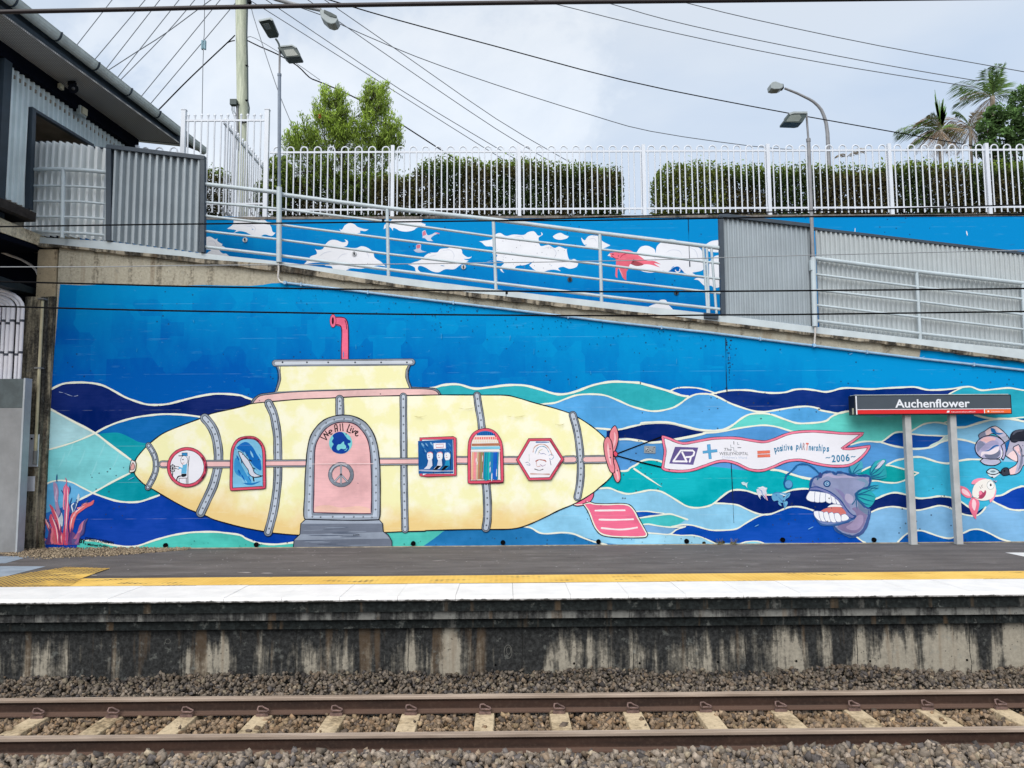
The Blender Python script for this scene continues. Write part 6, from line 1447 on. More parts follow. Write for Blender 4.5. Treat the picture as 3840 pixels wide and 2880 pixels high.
# deck fairing and conning tower
S_.poly('B: *262,672 280,640 320,615 380,605 500,592 700,580 900,575 1100,568 1300,565 1480,567 1540,580 *1572,612 *1200,640 *600,660', (232, 192, 190)); 
S_.line('B: *262,672 280,640 320,612 380,602 500,586 700,578 900,572 1100,565 1300,562 1480,564 1545,578 1572,612', 8, (120, 128, 140)); S_.line('B: *258,672 276,638 320,606 380,596 500,581 700,573 900,567 1100,561 1300,558 1480,560 1548,572 1576,612', 2.6, BLK); S_.line('B: *270,672 290,645 320,618 380,608 500,594 700,584 900,578 1100,571 1300,568 1480,570 1540,585 1562,610', 2.4, BLK)
S_.poly(HULL, M_hull, n=4)
S_.line(HULL, 4.2, BLK, True, n=4)
TWR = 'B: *445,410 460,450 462,490 455,530 *430,588 *700,575 *1060,566 *1362,562 1345,520 1335,470 1345,430 *1355,405'
S_.poly(TWR, M_hull); S_.line('B: 445,415 458,450 460,495 452,535 432,590', 7, (122, 130, 144)); S_.line('B: 1352,408 1340,440 1338,485 1348,525 1362,562', 7, (122, 130, 144)); S_.line('B: *436,420 446,460 447,500 440,540 425,588', 2.6, BLK); S_.line('B: 462,415 464,460 467,500 458,540 442,582', 2.2, BLK); S_.line('B: 1345,410 1330,445 1328,485 1340,525 1355,562', 2.2, BLK); S_.line('B: 1362,408 1350,445 1348,485 1358,525 1372,562', 2.6, BLK)
GRO, GRI = (136, 146, 160), (188, 198, 212)
def band_(st, w, wi=.46, rivets=0, r0=.04):
    P = pts(st); Q = smooth(P, False, 6)
    S_.line(P, w+4.5, BLK, jit=.02); S_.line(P, w, GRO, jit=.02, var=.2); 
    S_.line(P, w*wi+5, BLK, jit=.02); S_.line(P, w*wi+.8, GRI, jit=.02)
    if rivets:
        ds = [0]
        for a, c in zip(Q, Q[1:]): ds.append(ds[-1]+math.hypot(c[0]-a[0], c[1]-a[1]))
        for k in range(rivets):
            d = ds[-1]*(r0+(1-2*r0)*k/(rivets-1)); x = np.interp(d, ds, [q[0] for q in Q]); y = np.interp(d, ds, [q[1] for q in Q]); S_.dot(x, y, 3.4, (60, 66, 78)); S_.dot(x-.8, y-.6, 1.8, (150, 158, 170))
S_.line('B: 880,360 882,260 888,160 880,125 845,100', 0.01, BLK)
# periscope
S_.poly('B: *884,362 885,280 888,170 880,135 *848,128 *848,70 890,72 915,85 928,120 932,180 932,280 *932,362', (232, 108, 140), False); S_.line('B: *884,362 885,280 888,170 878,132 848,124', 3.6, (90, 30, 60)); S_.line('B: *848,72 895,74 918,88 930,125 934,200 934,362', 3.6, (70, 30, 60))
S_.dot(*[REG['B'][0]+827*REG['B'][2], REG['B'][1]+98*REG['B'][2]], 12.5, (90, 24, 56), 25.5, 24); S_.dot(800+827*.5425, 1150+98*.5425, 10.8, (234, 110, 142), 23.5, 24); S_.dot(800+826*.5425, 1150+98*.5425, 4.2, (50, 12, 36), 14, 18); S_.line('B: 910,95 918,120 922,155', 2.5, (90, 30, 60))
S_.line('B: 428,390 700,388 1000,386 1372,382', 26, BLK, jit=.01); S_.line('B: 428,390 700,388 1000,386 1372,382', 23, GRO, jit=.01, var=.2); S_.line('B: 434,391 700,388 1000,386 1366,383', 15.5, BLK, jit=.01); S_.line('B: 434,391 700,388 1000,386 1366,383', 13, (198, 206, 216), jit=.01)
for x in (478, 647, 794, 980, 1160, 1338): S_.dot(800+x*.5425, 1150+385*.5425, 3.4, (60, 66, 78))
# belts
band_('A: 948,768 975,810 997,860 1006,920 1000,975 980,1025 955,1072 942,1095', 20, .40, 7)
band_('A: 1385,555 1430,610 1465,680 1485,770 1492,850 1488,920 1478,980 1450,1080 1400,1190 1352,1292', 32, .45, 14, .05)
band_('B: 382,668 415,740 432,820 443,900 445,1000 446,1080 444,1200 430,1330 410,1440 378,1560', 29, .45, 17, .03)
band_('B: 873,640 874,700 875,770', 29, .48, 3, .1)
band_('B: 1313,620 1314,800 1316,1000 1318,1200 1322,1400 1325,1540', 24, .50, 16, .02)
band_('C: 447,195 462,300 480,400 492,510', 25, .52, 5, .1)
band_('C: 525,960 535,1060 540,1180 538,1300 526,1375', 29, .55, 7, .06)
band_('C: 1298,370 1330,480 1352,600 1366,740 1370,860 1362,980 1340,1100', 26, .55, 13, .05)
# mid stripe
def stripe(x0, y0, x1, y1, w=21):
    L = [(x0, y0, 0), ((x0+x1)/2, (y0+y1)/2, 0), (x1, y1, 0)]
    S_.line(L, w+14, BLK, jit=.01); S_.line(L, w+10, (150, 158, 168), jit=.01); S_.line(L, w+3.5, BLK, jit=.01); S_.line(L, w, (236, 190, 190), jit=.01)
stripe(608, 1741, 632, 1741, 15); stripe(778, 1740, 862, 1740, 17); stripe(998, 1738, 1150, 1737, 15); stripe(1422, 1731, 1572, 1730, 15); stripe(1716, 1726, 1754, 1726, 18); stripe(1892, 1726, 1942, 1726, 18); stripe(2120, 1724, 2152, 1723, 18); stripe(2196, 1723, 2268, 1722, 18)
# nose lamp
S_.poly('A: *815,880 845,895 850,930 838,970 *798,978 802,930', (232, 226, 222)); S_.line('A: *815,880 845,895 850,930 838,970 *798,978 802,930', 3, BLK, True); S_.poly('A: *826,900 840,925 832,955 *806,960 810,930', (226, 170, 166)); S_.line('A: *826,900 840,925 832,955 *806,960 810,930', 2, BLK, True)
# propeller
for st in ('C: 1670,465 1695,500 1705,560 1695,630 1670,700 1650,740 1640,660 1625,590 1630,520', 'C: 1665,740 1700,810 1720,880 1722,940 1700,970 1675,950 1655,890 1640,800', 'C: 1605,563 1640,600 1655,680 1660,780 1672,840 1665,885 1630,870 1600,790 1578,700 1575,610'):
    S_.poly(st, (232, 140, 152)); S_.line(st, 3, BLK, True)
S_.line('C: 1668,520 1675,580 1660,660', 7, (244, 190, 196), taper=2); S_.line('C: 1610,620 1618,720 1640,820', 7, (246, 196, 200), taper=2); S_.line('C: 1680,850 1698,910 1700,950', 6, (246, 196, 200), taper=2)
S_.poly('C: 1672,690 1690,700 1698,722 1685,740 1665,730 1660,705', (224, 84, 108)); S_.line('C: 1672,690 1690,700 1698,722 1685,740 1665,730 1660,705', 2.6, BLK, True)
# steps
S_.poly('BL: *980,1300 *1850,1300 *1900,1350 *1905,1440 *1960,1480 *2010,1560 *2010,1652 *828,1652 *835,1540 *905,1480 *915,1360', (112, 120, 136), False)
S_.poly('BL: *975,1305 *1855,1305 *1895,1350 *918,1352', (158, 168, 184), False); S_.poly('BL: *905,1480 *1905,1452 *1985,1530 *840,1548', (150, 160, 176), False)
for k in range(26):
    x = random.uniform(930, 1500); y = random.uniform(1370, 1640); S_.line([(840+x*.3134, 1540+y*.3134, 0), (840+(x+260)*.3134, 1540+(y-6)*.3134, 0)], random.uniform(2, 5), random.choice([(96, 106, 124), (134, 144, 160), (88, 96, 112)]), taper=2)
for st in ('BL: *975,1300 *918,1352 *908,1478', 'BL: *908,1478 *838,1545 *828,1650', 'BL: *1855,1303 *1897,1350 *1905,1445', 'BL: *1905,1445 *1965,1485 *2008,1560 *2010,1650'): S_.line(st, 3, BLK, sm=False)
S_.text('2006', 840+1540*.3134, 1540+1497*.3134, 5, 26, 3, BLK, .02)
# hatch door
DO = 'BL: *970,1300 955,1260 955,1150 965,1000 970,800 985,600 995,480 1030,320 1100,200 1200,110 1320,65 1430,52 1560,70 1690,140 1780,260 1830,400 1855,560 1865,700 1868,900 1868,1100 1865,1250 *1850,1305 1600,1312 1300,1308'
S_.poly(DO, (150, 160, 174)); S_.line(DO, 4.2, BLK, True)
DM = 'BL: *1000,1280 1000,1100 1010,900 1015,650 1025,500 1070,330 1150,210 1250,130 1430,90 1560,110 1680,190 1770,330 1815,500 1830,650 1832,1000 *1830,1272 *1400,1280'
S_.poly(DM, (180, 192, 208))
S_.line('BL: *1062,1240 1056,1100 1064,900 1066,650 1082,440 1130,320 1210,200 1320,140 1430,120 1560,142 1640,200 1720,320 1760,480 1770,700 1776,1000 *1775,1242 *1062,1242', 8, (128, 138, 152))
DI = 'BL: *1080,1220 1070,1190 1075,1000 1082,650 1092,440 1140,320 1220,215 1320,155 1430,138 1550,155 1630,215 1710,330 1745,480 1760,700 1765,1000 *1760,1232 1500,1230'
S_.poly(DI, (232, 182, 184)); S_.line(DI, 3.6, (60, 24, 50), True)
S_.poly('BL: 1100,1150 1250,1130 1400,1160 1600,1140 1740,1170 *1745,1222 *1090,1210', (232, 190, 174))
for x, y in ((1145, 215), (1092, 296), (1058, 393), (1040, 485), (1034, 577), (1030, 686), (1032, 789), (1026, 895), (1022, 998), (1016, 1090), (1013, 1191), (1220, 146), (1317, 108), (1436, 96), (1542, 113), (1630, 161), (1695, 233), (1746, 307), (1778, 399), (1797, 490), (1810, 587), (1817, 692), (1817, 786), (1818, 890), (1816, 980), (1815, 1077), (1812, 1182), (1057, 1268), (1155, 1272), (1300, 1269), (1434, 1271), (1552, 1270), (1665, 1271), (1768, 1276)): S_.dot(840+x*.3134, 1540+y*.3134, 3.3, (66, 72, 84)); S_.dot(840+x*.3134-.8, 1540+y*.3134-.5, 1.7, (160, 168, 178))
# lettering on the hatch, drawn as brush strokes
def strokes(art, reg, LS, w, col):
    for s_ in LS: art.line(reg+' '+s_, w, col, jit=.1)
strokes(S_, 'BL:', ['*1155,315 *1232,350 *1190,272 *1250,300 *1212,245', '1250,272 1275,258 1290,240 1275,232 1258,245 1262,272 1282,282 1292,275',
                    '*1332,252 *1322,180 1335,165 1350,175 *1358,245', '1328,218 1355,212', '1388,160 1393,238', '1418,155 1424,240', '*1502,165 1480,220 *1470,248 1500,262 1512,265', '1522,210 1512,240', '1528,188 1529,190', '*1548,212 *1532,265 *1575,238', '1568,275 1590,268 1602,252 1590,245 1575,262 1572,290 1585,302 1602,296'], 3.6, (24, 12, 18))
# globe
gx, gy = 840+1395*.3134, 1540+385*.3134
S_.dot(gx, gy, 43.5, (120, 206, 214), 41.5, 32)
S_.poly('BL: 1330,270 1380,252 1420,262 1450,300 1480,340 1515,360 1510,385 1480,395 1500,430 1490,470 1450,505 1400,515 1340,505 1300,480 1290,440 1310,400 1290,370 1310,330 1300,300', (14, 62, 152))
S_.poly('BL: 1350,430 1365,405 1395,400 1420,375 1435,370 1440,400 1460,425 1455,455 1430,460 1400,455 1370,475 1350,460', (126, 208, 214)); S_.line('BL: 1440,480 1460,470 1478,445', 3, (120, 200, 214), taper=2)
# peace wheel
px_, py_ = 840+1400*.3134, 1540+765*.3134
ring_ = [(px_+41*math.cos(a), py_+39.5*math.sin(a), 0) for a in np.linspace(0, 2*math.pi, 25)[:24]]
S_.line(ring_, 15, (52, 58, 70), True, jit=.03); S_.line(ring_, 12, (132, 142, 156), True, jit=.03, var=.25); S_.line(ring_[13:21], 4.5, (186, 194, 206), jit=.1)
for (x, y) in ((px_, py_-37), (px_, py_+36), (px_-24, py_+27), (px_+24, py_+26)): S_.line([(px_, py_, 0), (x, y, 0)], 6.5, (52, 58, 70), jit=.02); S_.line([(px_, py_, 0), (x, y, 0)], 4, (176, 184, 196), jit=.02)
S_.dot(px_, py_, 4.2, (60, 66, 78))
# portholes
WHT = (232, 232, 240)
FR, FRL = (216, 84, 108), (70, 20, 44)
def frame(outer, w, fillc, sm=True):
    S_.poly(outer, fillc, sm); S_.line(outer, w+4.5, FRL, True, sm=sm, jit=.02); S_.line(outer, w, FR, True, sm=sm, jit=.02)
pc = [(600+560*.1808+69*math.cos(a), 1600+840*.1808+69*math.sin(a), 0) for a in np.linspace(0, 2*math.pi, 29)[:28]]
frame(pc, 8.5, WHT)
S_.line('CP: 880,640 930,740 950,840 930,960 880,1060 800,1150', 3.5, (80, 24, 50), jit=.6)
# the helmsman drawing
S_.poly('CP: *450,545 *565,540 *572,610 *455,605', (52, 140, 200), False); S_.line('CP: *565,610 *568,542 *455,545 *458,600', 2.2, BLK, sm=False); S_.line('CP: 390,605 520,603', 2.6, BLK); S_.dot(600+502*.1808, 1600+700*.1808, 14, BLK, 18.5, 20); S_.dot(600+502*.1808, 1600+700*.1808, 12.6, WHT, 17, 20); S_.dot(600+476*.1808, 1600+682*.1808, 2.4, BLK); S_.line('CP: 455,755 480,760 500,740', 1.6, (200, 110, 90))
S_.poly('CP: *470,800 *565,770 *548,975 *440,972 *446,870 *380,880 *390,830 *465,855', (100, 180, 220), False); S_.line('CP: 310,825 390,830', 2, BLK); S_.line('CP: 330,870 390,885', 2, BLK)
S_.poly('CP: *445,978 *548,976 545,1020 480,1045 *440,1030', BLK); S_.line('CP: 470,1020 390,1030 355,1070 345,1112', 4.5, BLK)
S_.line('CP: 605,620 590,760 580,900 578,1190', 2.4, BLK); S_.line('CP: *392,1072 *580,1065', 2, (110, 80, 90)); S_.line('CP: 395,1075 398,1160', 1.8, BLK); S_.line('CP: 545,1070 548,1195', 1.8, BLK)
wc = (600+262*.1808, 1600+865*.1808)
S_.line([(wc[0]+8.5*math.cos(a), wc[1]+13.5*math.sin(a), 0) for a in np.linspace(0, 2*math.pi, 13)[:12]], 2.4, BLK, True)
for a in np.linspace(0, math.pi, 5)[:4]: S_.line([(wc[0]-11*math.cos(a), wc[1]-16*math.sin(a), 0), (wc[0]+11*math.cos(a), wc[1]+16*math.sin(a), 0)], 1.8, BLK)
S_.line('CP: 262,960 255,1040', 4, BLK, taper=1)
# shark window
SW = 'CP: *1478,1300 1475,1100 1482,850 1487,640 1510,460 1580,320 1680,250 1820,225 1960,240 2060,310 2130,420 2155,560 2160,800 *2165,1262 1800,1282'
frame(SW, 8, (124, 190, 224))
S_.poly('CP: 1560,470 1680,350 1800,320 1920,420 2000,560 2080,700 2100,900 2000,860 1900,760 1800,600 1650,480', (16, 104, 186)); S_.poly('CP: 1540,720 1600,640 1700,820 1800,1000 1900,1150 1800,1180 1700,1060 1600,1000 1540,900', (60, 150, 210))
for k in range(26):
    x = random.uniform(1560, 2060); y = random.uniform(430, 1120); S_.line([(600+x*.1808, 1600+y*.1808, 0), (600+(x+60)*.1808, 1600+(y+110)*.1808, 0)], random.uniform(2.5, 6), random.choice([(10, 92, 176), (60, 156, 214), (140, 200, 230), (30, 120, 196)]), taper=2)
S_.line('CP: 1720,1170 1900,1190 2090,1130', 7, (30, 120, 190), taper=2)
SHK = 'CP: *1622,512 1700,540 1760,610 1830,690 1870,760 1920,850 1950,940 2010,990 *2118,1025 1990,1045 *1950,1055 1900,1030 1850,980 1830,900 1780,830 1720,740 1690,680 1650,600'
S_.poly(SHK, (206, 212, 226)); S_.line(SHK, 2.6, (30, 40, 70), True); S_.line('CP: *1930,1040 *1948,1125', 5, BLK, sm=False); S_.line('CP: 1960,1050 2040,1045 2118,1020', 4, BLK); S_.line('CP: 1850,690 1895,712', 4, BLK); S_.line('CP: 1920,850 1965,875', 4, BLK); S_.dot(600+1712*.1808, 1600+573*.1808, 2, BLK); S_.line('CP: 1690,690 1695,750', 3, BLK)
S_.line('CP: 1600,330 1680,262 1820,232 1960,248 2060,320 2110,400', 3.2, (96, 28, 56), jit=.5)
# square window with seated figures
frame('B: *1434,912 *1659,907 C: *250,575 *255,902 *0,907 B: *1436,1168', 8.5, (226, 232, 240), False)
SQ = lambda st, c, sm=True: S_.poly(st, c, sm)
SQ('C: *-77,602 *232,585 *238,888 *-72,892', (24, 92, 160), False)
for k in range(26):
    x = random.uniform(-60, 200); y = random.uniform(610, 700); S_.line([(1600+x*.4219, 1400+y*.4219, 0), (1600+(x+24)*.4219, 1400+(y+30)*.4219, 0)], random.uniform(3, 6), random.choice([(60, 130, 190), (16, 76, 146), (120, 170, 210)]), taper=2)
SQ('C: *60,622 *168,618 *170,668 *64,672', (230, 232, 240), False); S_.line('C: *82,632 *148,628 *150,656 *84,660', 2, (190, 40, 80), True, sm=False)
for dx, hair, body in ((-5, (220, 110, 110), (214, 218, 232)), (82, (220, 120, 120), (206, 212, 228)), (150, (60, 130, 200), (40, 150, 200))):
    SQ('C: %d,705 %d,700 %d,730 %d,765 %d,775 %d,740' % (20+dx-5, 50+dx, 60+dx, 52+dx, 22+dx, 8+dx), (232, 234, 240)); SQ('C: *%d,772 *%d,770 *%d,820 *%d,850 *%d,850 *%d,820' % (20+dx, 52+dx, 56+dx, 30+dx, -20+dx, 10+dx), body)
    S_.line('C: %d,708 %d,700 %d,712' % (20+dx, 40+dx, 58+dx), 2.6, hair); S_.dot(1600+(24+dx)*.4219, 1400+728*.4219, 1.6, BLK); S_.line('C: %d,745 %d,748' % (20+dx, 34+dx), 1.6, (180, 50, 60))
    if dx > 0: SQ('C: *%d,822 *%d,820 *%d,850 *%d,880 *%d,862' % (50+dx, 12+dx, -15+dx, -22+dx, 0+dx), (16, 18, 28))
    S_.line('C: %d,690 %d,890' % (62+dx, 64+dx), 1.6, BLK)
S_.line('C: -66,862 100,868 232,866', 5, (170, 180, 204), jit=.3)
# striped arch window
AW = 'C: *378,968 378,800 380,650 395,580 440,525 520,502 590,520 640,580 662,650 668,800 *672,962 500,966'
frame(AW, 9, (230, 226, 222))
SQ('C: *438,552 470,522 520,512 575,522 *612,552', (20, 104, 176)); 
for k in range(10): S_.line('C: %d,%d %d,548' % (450+k*17, 535-min(k, 9-k)*4, 450+k*17), 2.4, (14, 40, 100))
SQ('C: *422,566 *622,564 *636,588 *414,588', (226, 96, 84), False)
for k in range(13): S_.line('C: %d,568 %d,586' % (424+k*16, 424+k*16), 2.2, (240, 226, 220))
for k in range(15): S_.line('C: %d,596 %d,612' % (412+k*16, 412+k*16), 1.4, (226, 200, 130))
SQ('C: *402,624 *648,620 *652,642 *400,645', (170, 112, 84), False); SQ('C: *398,652 *652,648 *654,672 *397,676', (126, 196, 222), False)
for (xa_, xb_, c) in ((396, 455, (214, 160, 158)), (455, 510, (160, 120, 108)), (505, 575, (20, 160, 166)), (568, 632, (30, 110, 180))):
    for k in range(7): 
        x = xa_+(xb_-xa_)*(k+.5)/7; S_.line('C: %f,705 %f,830 %f,%d' % (x+8, x+2, x, 948-random.randint(0, 14)), (xb_-xa_)*.4219/5.2, tuple(min(255, max(0, v+random.randint(-22, 22))) for v in c), jit=.05)
for k in range(8):
    x = random.uniform(396, 636); y = random.uniform(700, 900); S_.line('C: %f,%f %f,%f' % (x, y, x-3, y+random.uniform(30, 90)), random.uniform(1.5, 4), (232, 228, 234), taper=2)
S_.line('C: 396,690 520,688 650,690', 4, (240, 238, 240))
# hexagon window with a child's drawing
frame('C: *912,590 *1098,588 *1208,762 *1098,936 *912,940 *808,768', 8.5, (236, 234, 240), False)
for st, w, c in (('C: 972,612 1085,612', 4, (90, 130, 180)), ('C: 945,700 960,655 1010,630 1060,640 1095,680 1115,730', 3, (196, 150, 130)), ('C: 965,710 985,665 1020,648 1060,660 1085,700', 2.6, (110, 160, 190)), ('C: 990,720 1000,690 1030,675', 2, (190, 190, 150)), ('C: 970,782 1000,768 1050,775 1060,785', 4, (170, 100, 90)), ('C: 975,790 980,825 1010,825', 2, (200, 150, 140)), ('C: 1095,765 1105,815', 2, (110, 110, 140)), ('C: 925,893 1090,897', 5, (200, 160, 150)), ('C: 960,850 1000,862 1035,852', 2.6, (50, 50, 60)), ('C: 880,795 900,790 920,815 890,812', 1.8, (120, 130, 170)), ('C: 1085,730 1110,720 1130,740 1110,765 1090,755', 1.8, (120, 160, 190)), ('C: 1000,700 1015,715 1040,712 1060,722', 1.8, (110, 120, 170)), ('C: 1010,810 1030,825 1055,812', 2, (150, 110, 150)), ('C: 910,720 912,780', 1.4, (150, 180, 160))): S_.line(st, w, c, jit=.3)
S_.line('C: *1102,600 *1195,745', 2.4, (90, 26, 50), jit=.7, sm=False); S_.line('C: *1195,785 *1165,830', 2.4, (90, 26, 50), jit=.7, sm=False); S_.line('C: *555,968 *678,966', 2.2, (90, 26, 50), jit=.6, sm=False)
for (cx, cy, L) in ((1720, 1530, 60), (1900, 1560, 70), (2080, 1590, 40), (1550, 1560, 50)): S_.line([(cx, cy, 0), (cx+L*.5, cy+4, 0), (cx+L, cy-2, 0)], 1.4, (190, 180, 120), jit=.5, taper=2)
S_.line([(1170, 1740, 0), (1400, 1739, 0)], 1.6, (244, 222, 222), jit=.4)
S_.build('submarine_painting', wall)

# --- towed banner
H_ = Art(WY, .011, .00003)
H_.line('D: *40,712 *240,635 *435,562', 5.5, (10, 12, 20), sm=False); H_.line('D: *40,735 *240,790 *440,838', 5.5, (10, 12, 20), sm=False)
BN = 'H: *90,148 160,170 230,200 300,215 400,200 560,170 700,162 830,165 950,185 1080,200 1180,175 1290,130 1400,105 1550,97 1700,105 1850,118 *2050,118 1950,190 *1840,266 1920,268 2000,258 *2112,243 2070,310 1990,385 1900,430 1750,437 1600,415 1440,378 1300,390 1180,440 1060,480 940,470 820,415 720,388 620,395 500,435 380,475 250,487 130,475 *90,455 105,370 115,290 100,210'
H_.poly(BN, WHT); H_.line(BN, 11, (48, 18, 40), True, jit=.04); H_.line(BN, 7.5, (236, 128, 156), True, jit=.04)
PUP = (104, 92, 150)
H_.poly('H: *212,248 *438,256 *390,425 *155,412', PUP, False)
for st in ('D: *533,782 *600,685 *706,686 720,700 712,728 690,742 *648,745', 'D: *612,702 *652,785', 'D: *533,782 *652,783', 'D: *690,745 *678,785'): H_.line(st, 6.8, (240, 238, 244), sm=False, jit=.02)
H_.poly('H: *525,226 *555,224 *568,366 *542,368', (92, 168, 214), False); H_.poly('H: *482,291 *622,274 *625,298 *484,314', (92, 168, 214), False); H_.line('H: *525,226 *555,224 *560,280 *622,274 *625,298 *562,306 *568,366 *542,368 *537,308 *484,314 *482,291 *529,285', 1.8, (60, 130, 180), True, sm=False)
H_.poly('H: *1015,290 *1138,285 *1138,311 *1016,316', (240, 128, 104), False); H_.poly('H: *1016,326 *1140,322 *1141,347 *1017,352', (240, 128, 104), False)
for st in ('H: *1015,290 *1138,285 *1138,311 *1016,316', 'H: *1016,326 *1140,322 *1141,347 *1017,352'): H_.line(st, 1.4, (190, 70, 60), True, sm=False)
GRY = (70, 74, 82)
def HT(txt, x, y, h, w, rot, col, **k): H_.text(txt, 2450+x*.3843, 1580+y*.3843, h*.3843, w*.3843, rot, col, **k)
HT('The', 690, 290, 30, 74, 2, GRY, shear=.2); HT('WESLEY', 645, 330, 31, 140, 0, GRY); HT('HOSPITAL', 786, 330, 31, 140, 0, GRY); HT("Children's Ward", 668, 362, 24, 245, -1, (186, 198, 220), bold=.005)
for st, c in (('H: *785,196 *786,224', (50, 54, 60)), ('H: *820,206 *821,226 *836,226', (150, 156, 164)), ('H: *824,257 *855,257', (50, 54, 60)), ('H: *755,230 *756,256 *784,256 *786,290 *815,291', (150, 158, 166))): H_.line(st, 2.2, c, sm=False, jit=.05)
LB = (56, 128, 168)
for ch, x, y, r in (('p', 1186, 300, 14), ('o', 1212, 294, 12), ('s', 1238, 290, 10), ('i', 1262, 286, 8), ('t', 1276, 284, 5), ('i', 1296, 281, 5), ('v', 1308, 280, 3), ('e', 1336, 279, 0)): HT(ch, x, y+2, 62 if ch not in 'it' else 64, 23 if ch not in 'it' else (7 if ch == 'i' else 14), r, LB, bold=.034)
for ch, x, w, c, h in (('p', 1392, 24, LB, 60), ('A', 1420, 32, (120, 150, 180), 66), ('R', 1454, 26, (170, 150, 160), 66), ('T', 1484, 28, (216, 110, 96), 68), ('n', 1516, 20, LB, 60), ('e', 1542, 20, LB, 60), ('r', 1568, 14, LB, 60), ('s', 1586, 20, LB, 60), ('h', 1612, 20, LB, 66), ('i', 1640, 7, LB, 66), ('p', 1656, 24, LB, 60), ('s', 1690, 24, LB, 60)): HT(ch, x, 272+(x-1392)*.07, h, w, -4, c, bold=.034)
for ch, x, y, w in (('~', 1682, 372, 46), ('2', 1742, 398, 38), ('0', 1788, 396, 38), ('0', 1832, 392, 38), ('6', 1878, 388, 40), ('~', 1928, 362, 46)): HT(ch, x, y if ch != '~' else y, 66 if ch != '~' else 40, w, 4, LB, bold=.028)
H_.poly('D: *275,644 *376,648 *374,712 *273,708', (150, 158, 164), False)
for k in range(14): x = random.uniform(282, 360); y = random.uniform(652, 700); H_.line([(2300+x*.4219, 1400+y*.4219, 0), (2300+(x+14)*.4219, 1400+(y+random.uniform(-6, 6))*.4219, 0)], random.uniform(2, 4), random.choice([(50, 60, 70), (190, 196, 200), (80, 90, 98)]), taper=2)
H_.build('banner_painting', wall)

# --- fish
F_ = Art(WY, .011, .00003)
FB, FL, FP = (24, 84, 140), (168, 160, 198), (150, 132, 180)
TLC = (40, 160, 176)
for st in ('F: *1640,290 1600,240 1605,190 1660,160 1770,110 1790,200 *1760,270', ):
    F_.poly(st, (74, 172, 196))
F_.poly('F: *1885,310 1895,220 1950,120 2050,85 2110,90 2105,180 2120,280 2100,340 1980,350', (44, 166, 178)); F_.poly('F: *1960,220 1990,150 2060,95 2095,110 2050,180', (206, 206, 224)); F_.poly('F: *1760,270 1830,300 1880,310 1890,240 1800,250', (0, 160, 170))
F_.poly('F: *1840,480 1900,470 2010,440 2000,470 *1920,520 1860,500', (70, 176, 196))
F_.poly('F: *1680,570 1740,520 1850,500 1950,570 1960,640 1890,740 1800,720 1720,640', (40, 166, 176))
BODY = 'F: *1060,490 1080,380 1130,330 1190,320 1250,270 1330,255 1380,265 1420,290 1450,265 1540,275 1620,300 1740,310 1850,310 *1895,330 1890,400 1860,470 1790,490 1700,560 1720,640 1790,720 *1888,770 1870,900 1820,1040 1730,1130 1640,1150 1540,1120 1440,1070 *1385,1000 1540,960 1660,905 *1690,870 1620,850 1560,790 1500,700 1420,620 1320,550 1200,515 1100,510'
F_.poly(BODY, (146, 154, 190)); F_.line(BODY, 9, (62, 92, 148), True, jit=.3); F_.line(BODY, 4, (30, 76, 136), True, jit=.4)
F_.poly('F: 1640,760 1760,740 1850,800 1840,900 1790,1020 1700,1100 1560,1090 1440,1030 1480,990 1620,950 1700,900 1690,820', (134, 122, 160)); F_.poly('F: 1720,860 1790,860 1790,960 1720,1050 1620,1060 1560,1020 1640,960', (164, 150, 184)); F_.line('F: 1200,360 1300,300 1420,330 1560,320 1700,340', 9, (176, 170, 204), taper=2); F_.line('F: 1400,480 1500,560 1560,680 1620,780', 12, (136, 132, 178), taper=2); F_.line('F: 1700,360 1800,370 1850,420 1800,470', 12, (120, 150, 180), taper=2); F_.line('F: 1100,400 1130,450 1180,460', 8, (120, 128, 176), taper=2)
F_.poly('F: 1560,560 1620,570 1660,620 1640,690 1580,680 1540,620', (182, 176, 206))
F_.poly('F: *1720,660 1760,700 1820,760 *1888,775 1880,860 *1800,820 1730,760', (110, 130, 160)); F_.line('F: 1870,780 1865,900 1815,1040 1730,1120 1630,1140', 12, (70, 92, 146), taper=2)
F_.poly('F: *1640,900 1560,940 1440,980 1300,990 1210,980 *1185,940 1130,850 1110,800 *1180,830 1300,930 1480,930 1600,890', (120, 140, 190)); F_.line('F: 1115,800 1130,870 1190,960 1250,990 1380,990 1500,965 1660,905', 6, (58, 100, 158), jit=.2)
LIP = 'F: *1050,490 1080,470 1160,465 1240,490 1330,530 1420,590 1500,670 1560,760 1620,830 *1690,875 1640,900 1580,870 1520,790 1460,710 1380,620 1290,560 1180,515 1060,510'
F_.poly(LIP, (126, 132, 186)); F_.line(LIP, 4.2, (42, 74, 138), True)
F_.poly('F: *1110,800 1200,790 1300,700 1400,720 1500,730 *1560,850 1480,930 1300,930 1180,850', (0, 38, 112), False)
F_.poly('F: 1200,810 1280,760 1400,738 1480,745 1530,780 1560,840 1480,870 1380,850 1280,830', (226, 128, 122))
F_.poly('F: *1300,745 1340,715 1400,705 1470,710 *1510,745 1440,740 1380,740', (238, 240, 246))
UT = ['F: *1055,520 *1130,525 1135,600 1125,665 1070,665 1015,635 1015,590', 'F: *1130,525 *1205,535 1205,620 1190,675 1130,670 1122,610', 'F: *1205,535 *1282,548 1285,600 1270,665 1200,675 1195,610', 'F: *1282,545 *1345,570 1368,630 1345,690 1285,670 1272,610', 'F: *1345,575 *1400,610 1425,650 1420,698 1370,685 1355,630', 'F: *1400,615 *1450,655 1480,705 1440,706 1420,670']
for st in UT: F_.poly(st, (240, 242, 248)); F_.line(st, 1.8, (130, 140, 180), True)
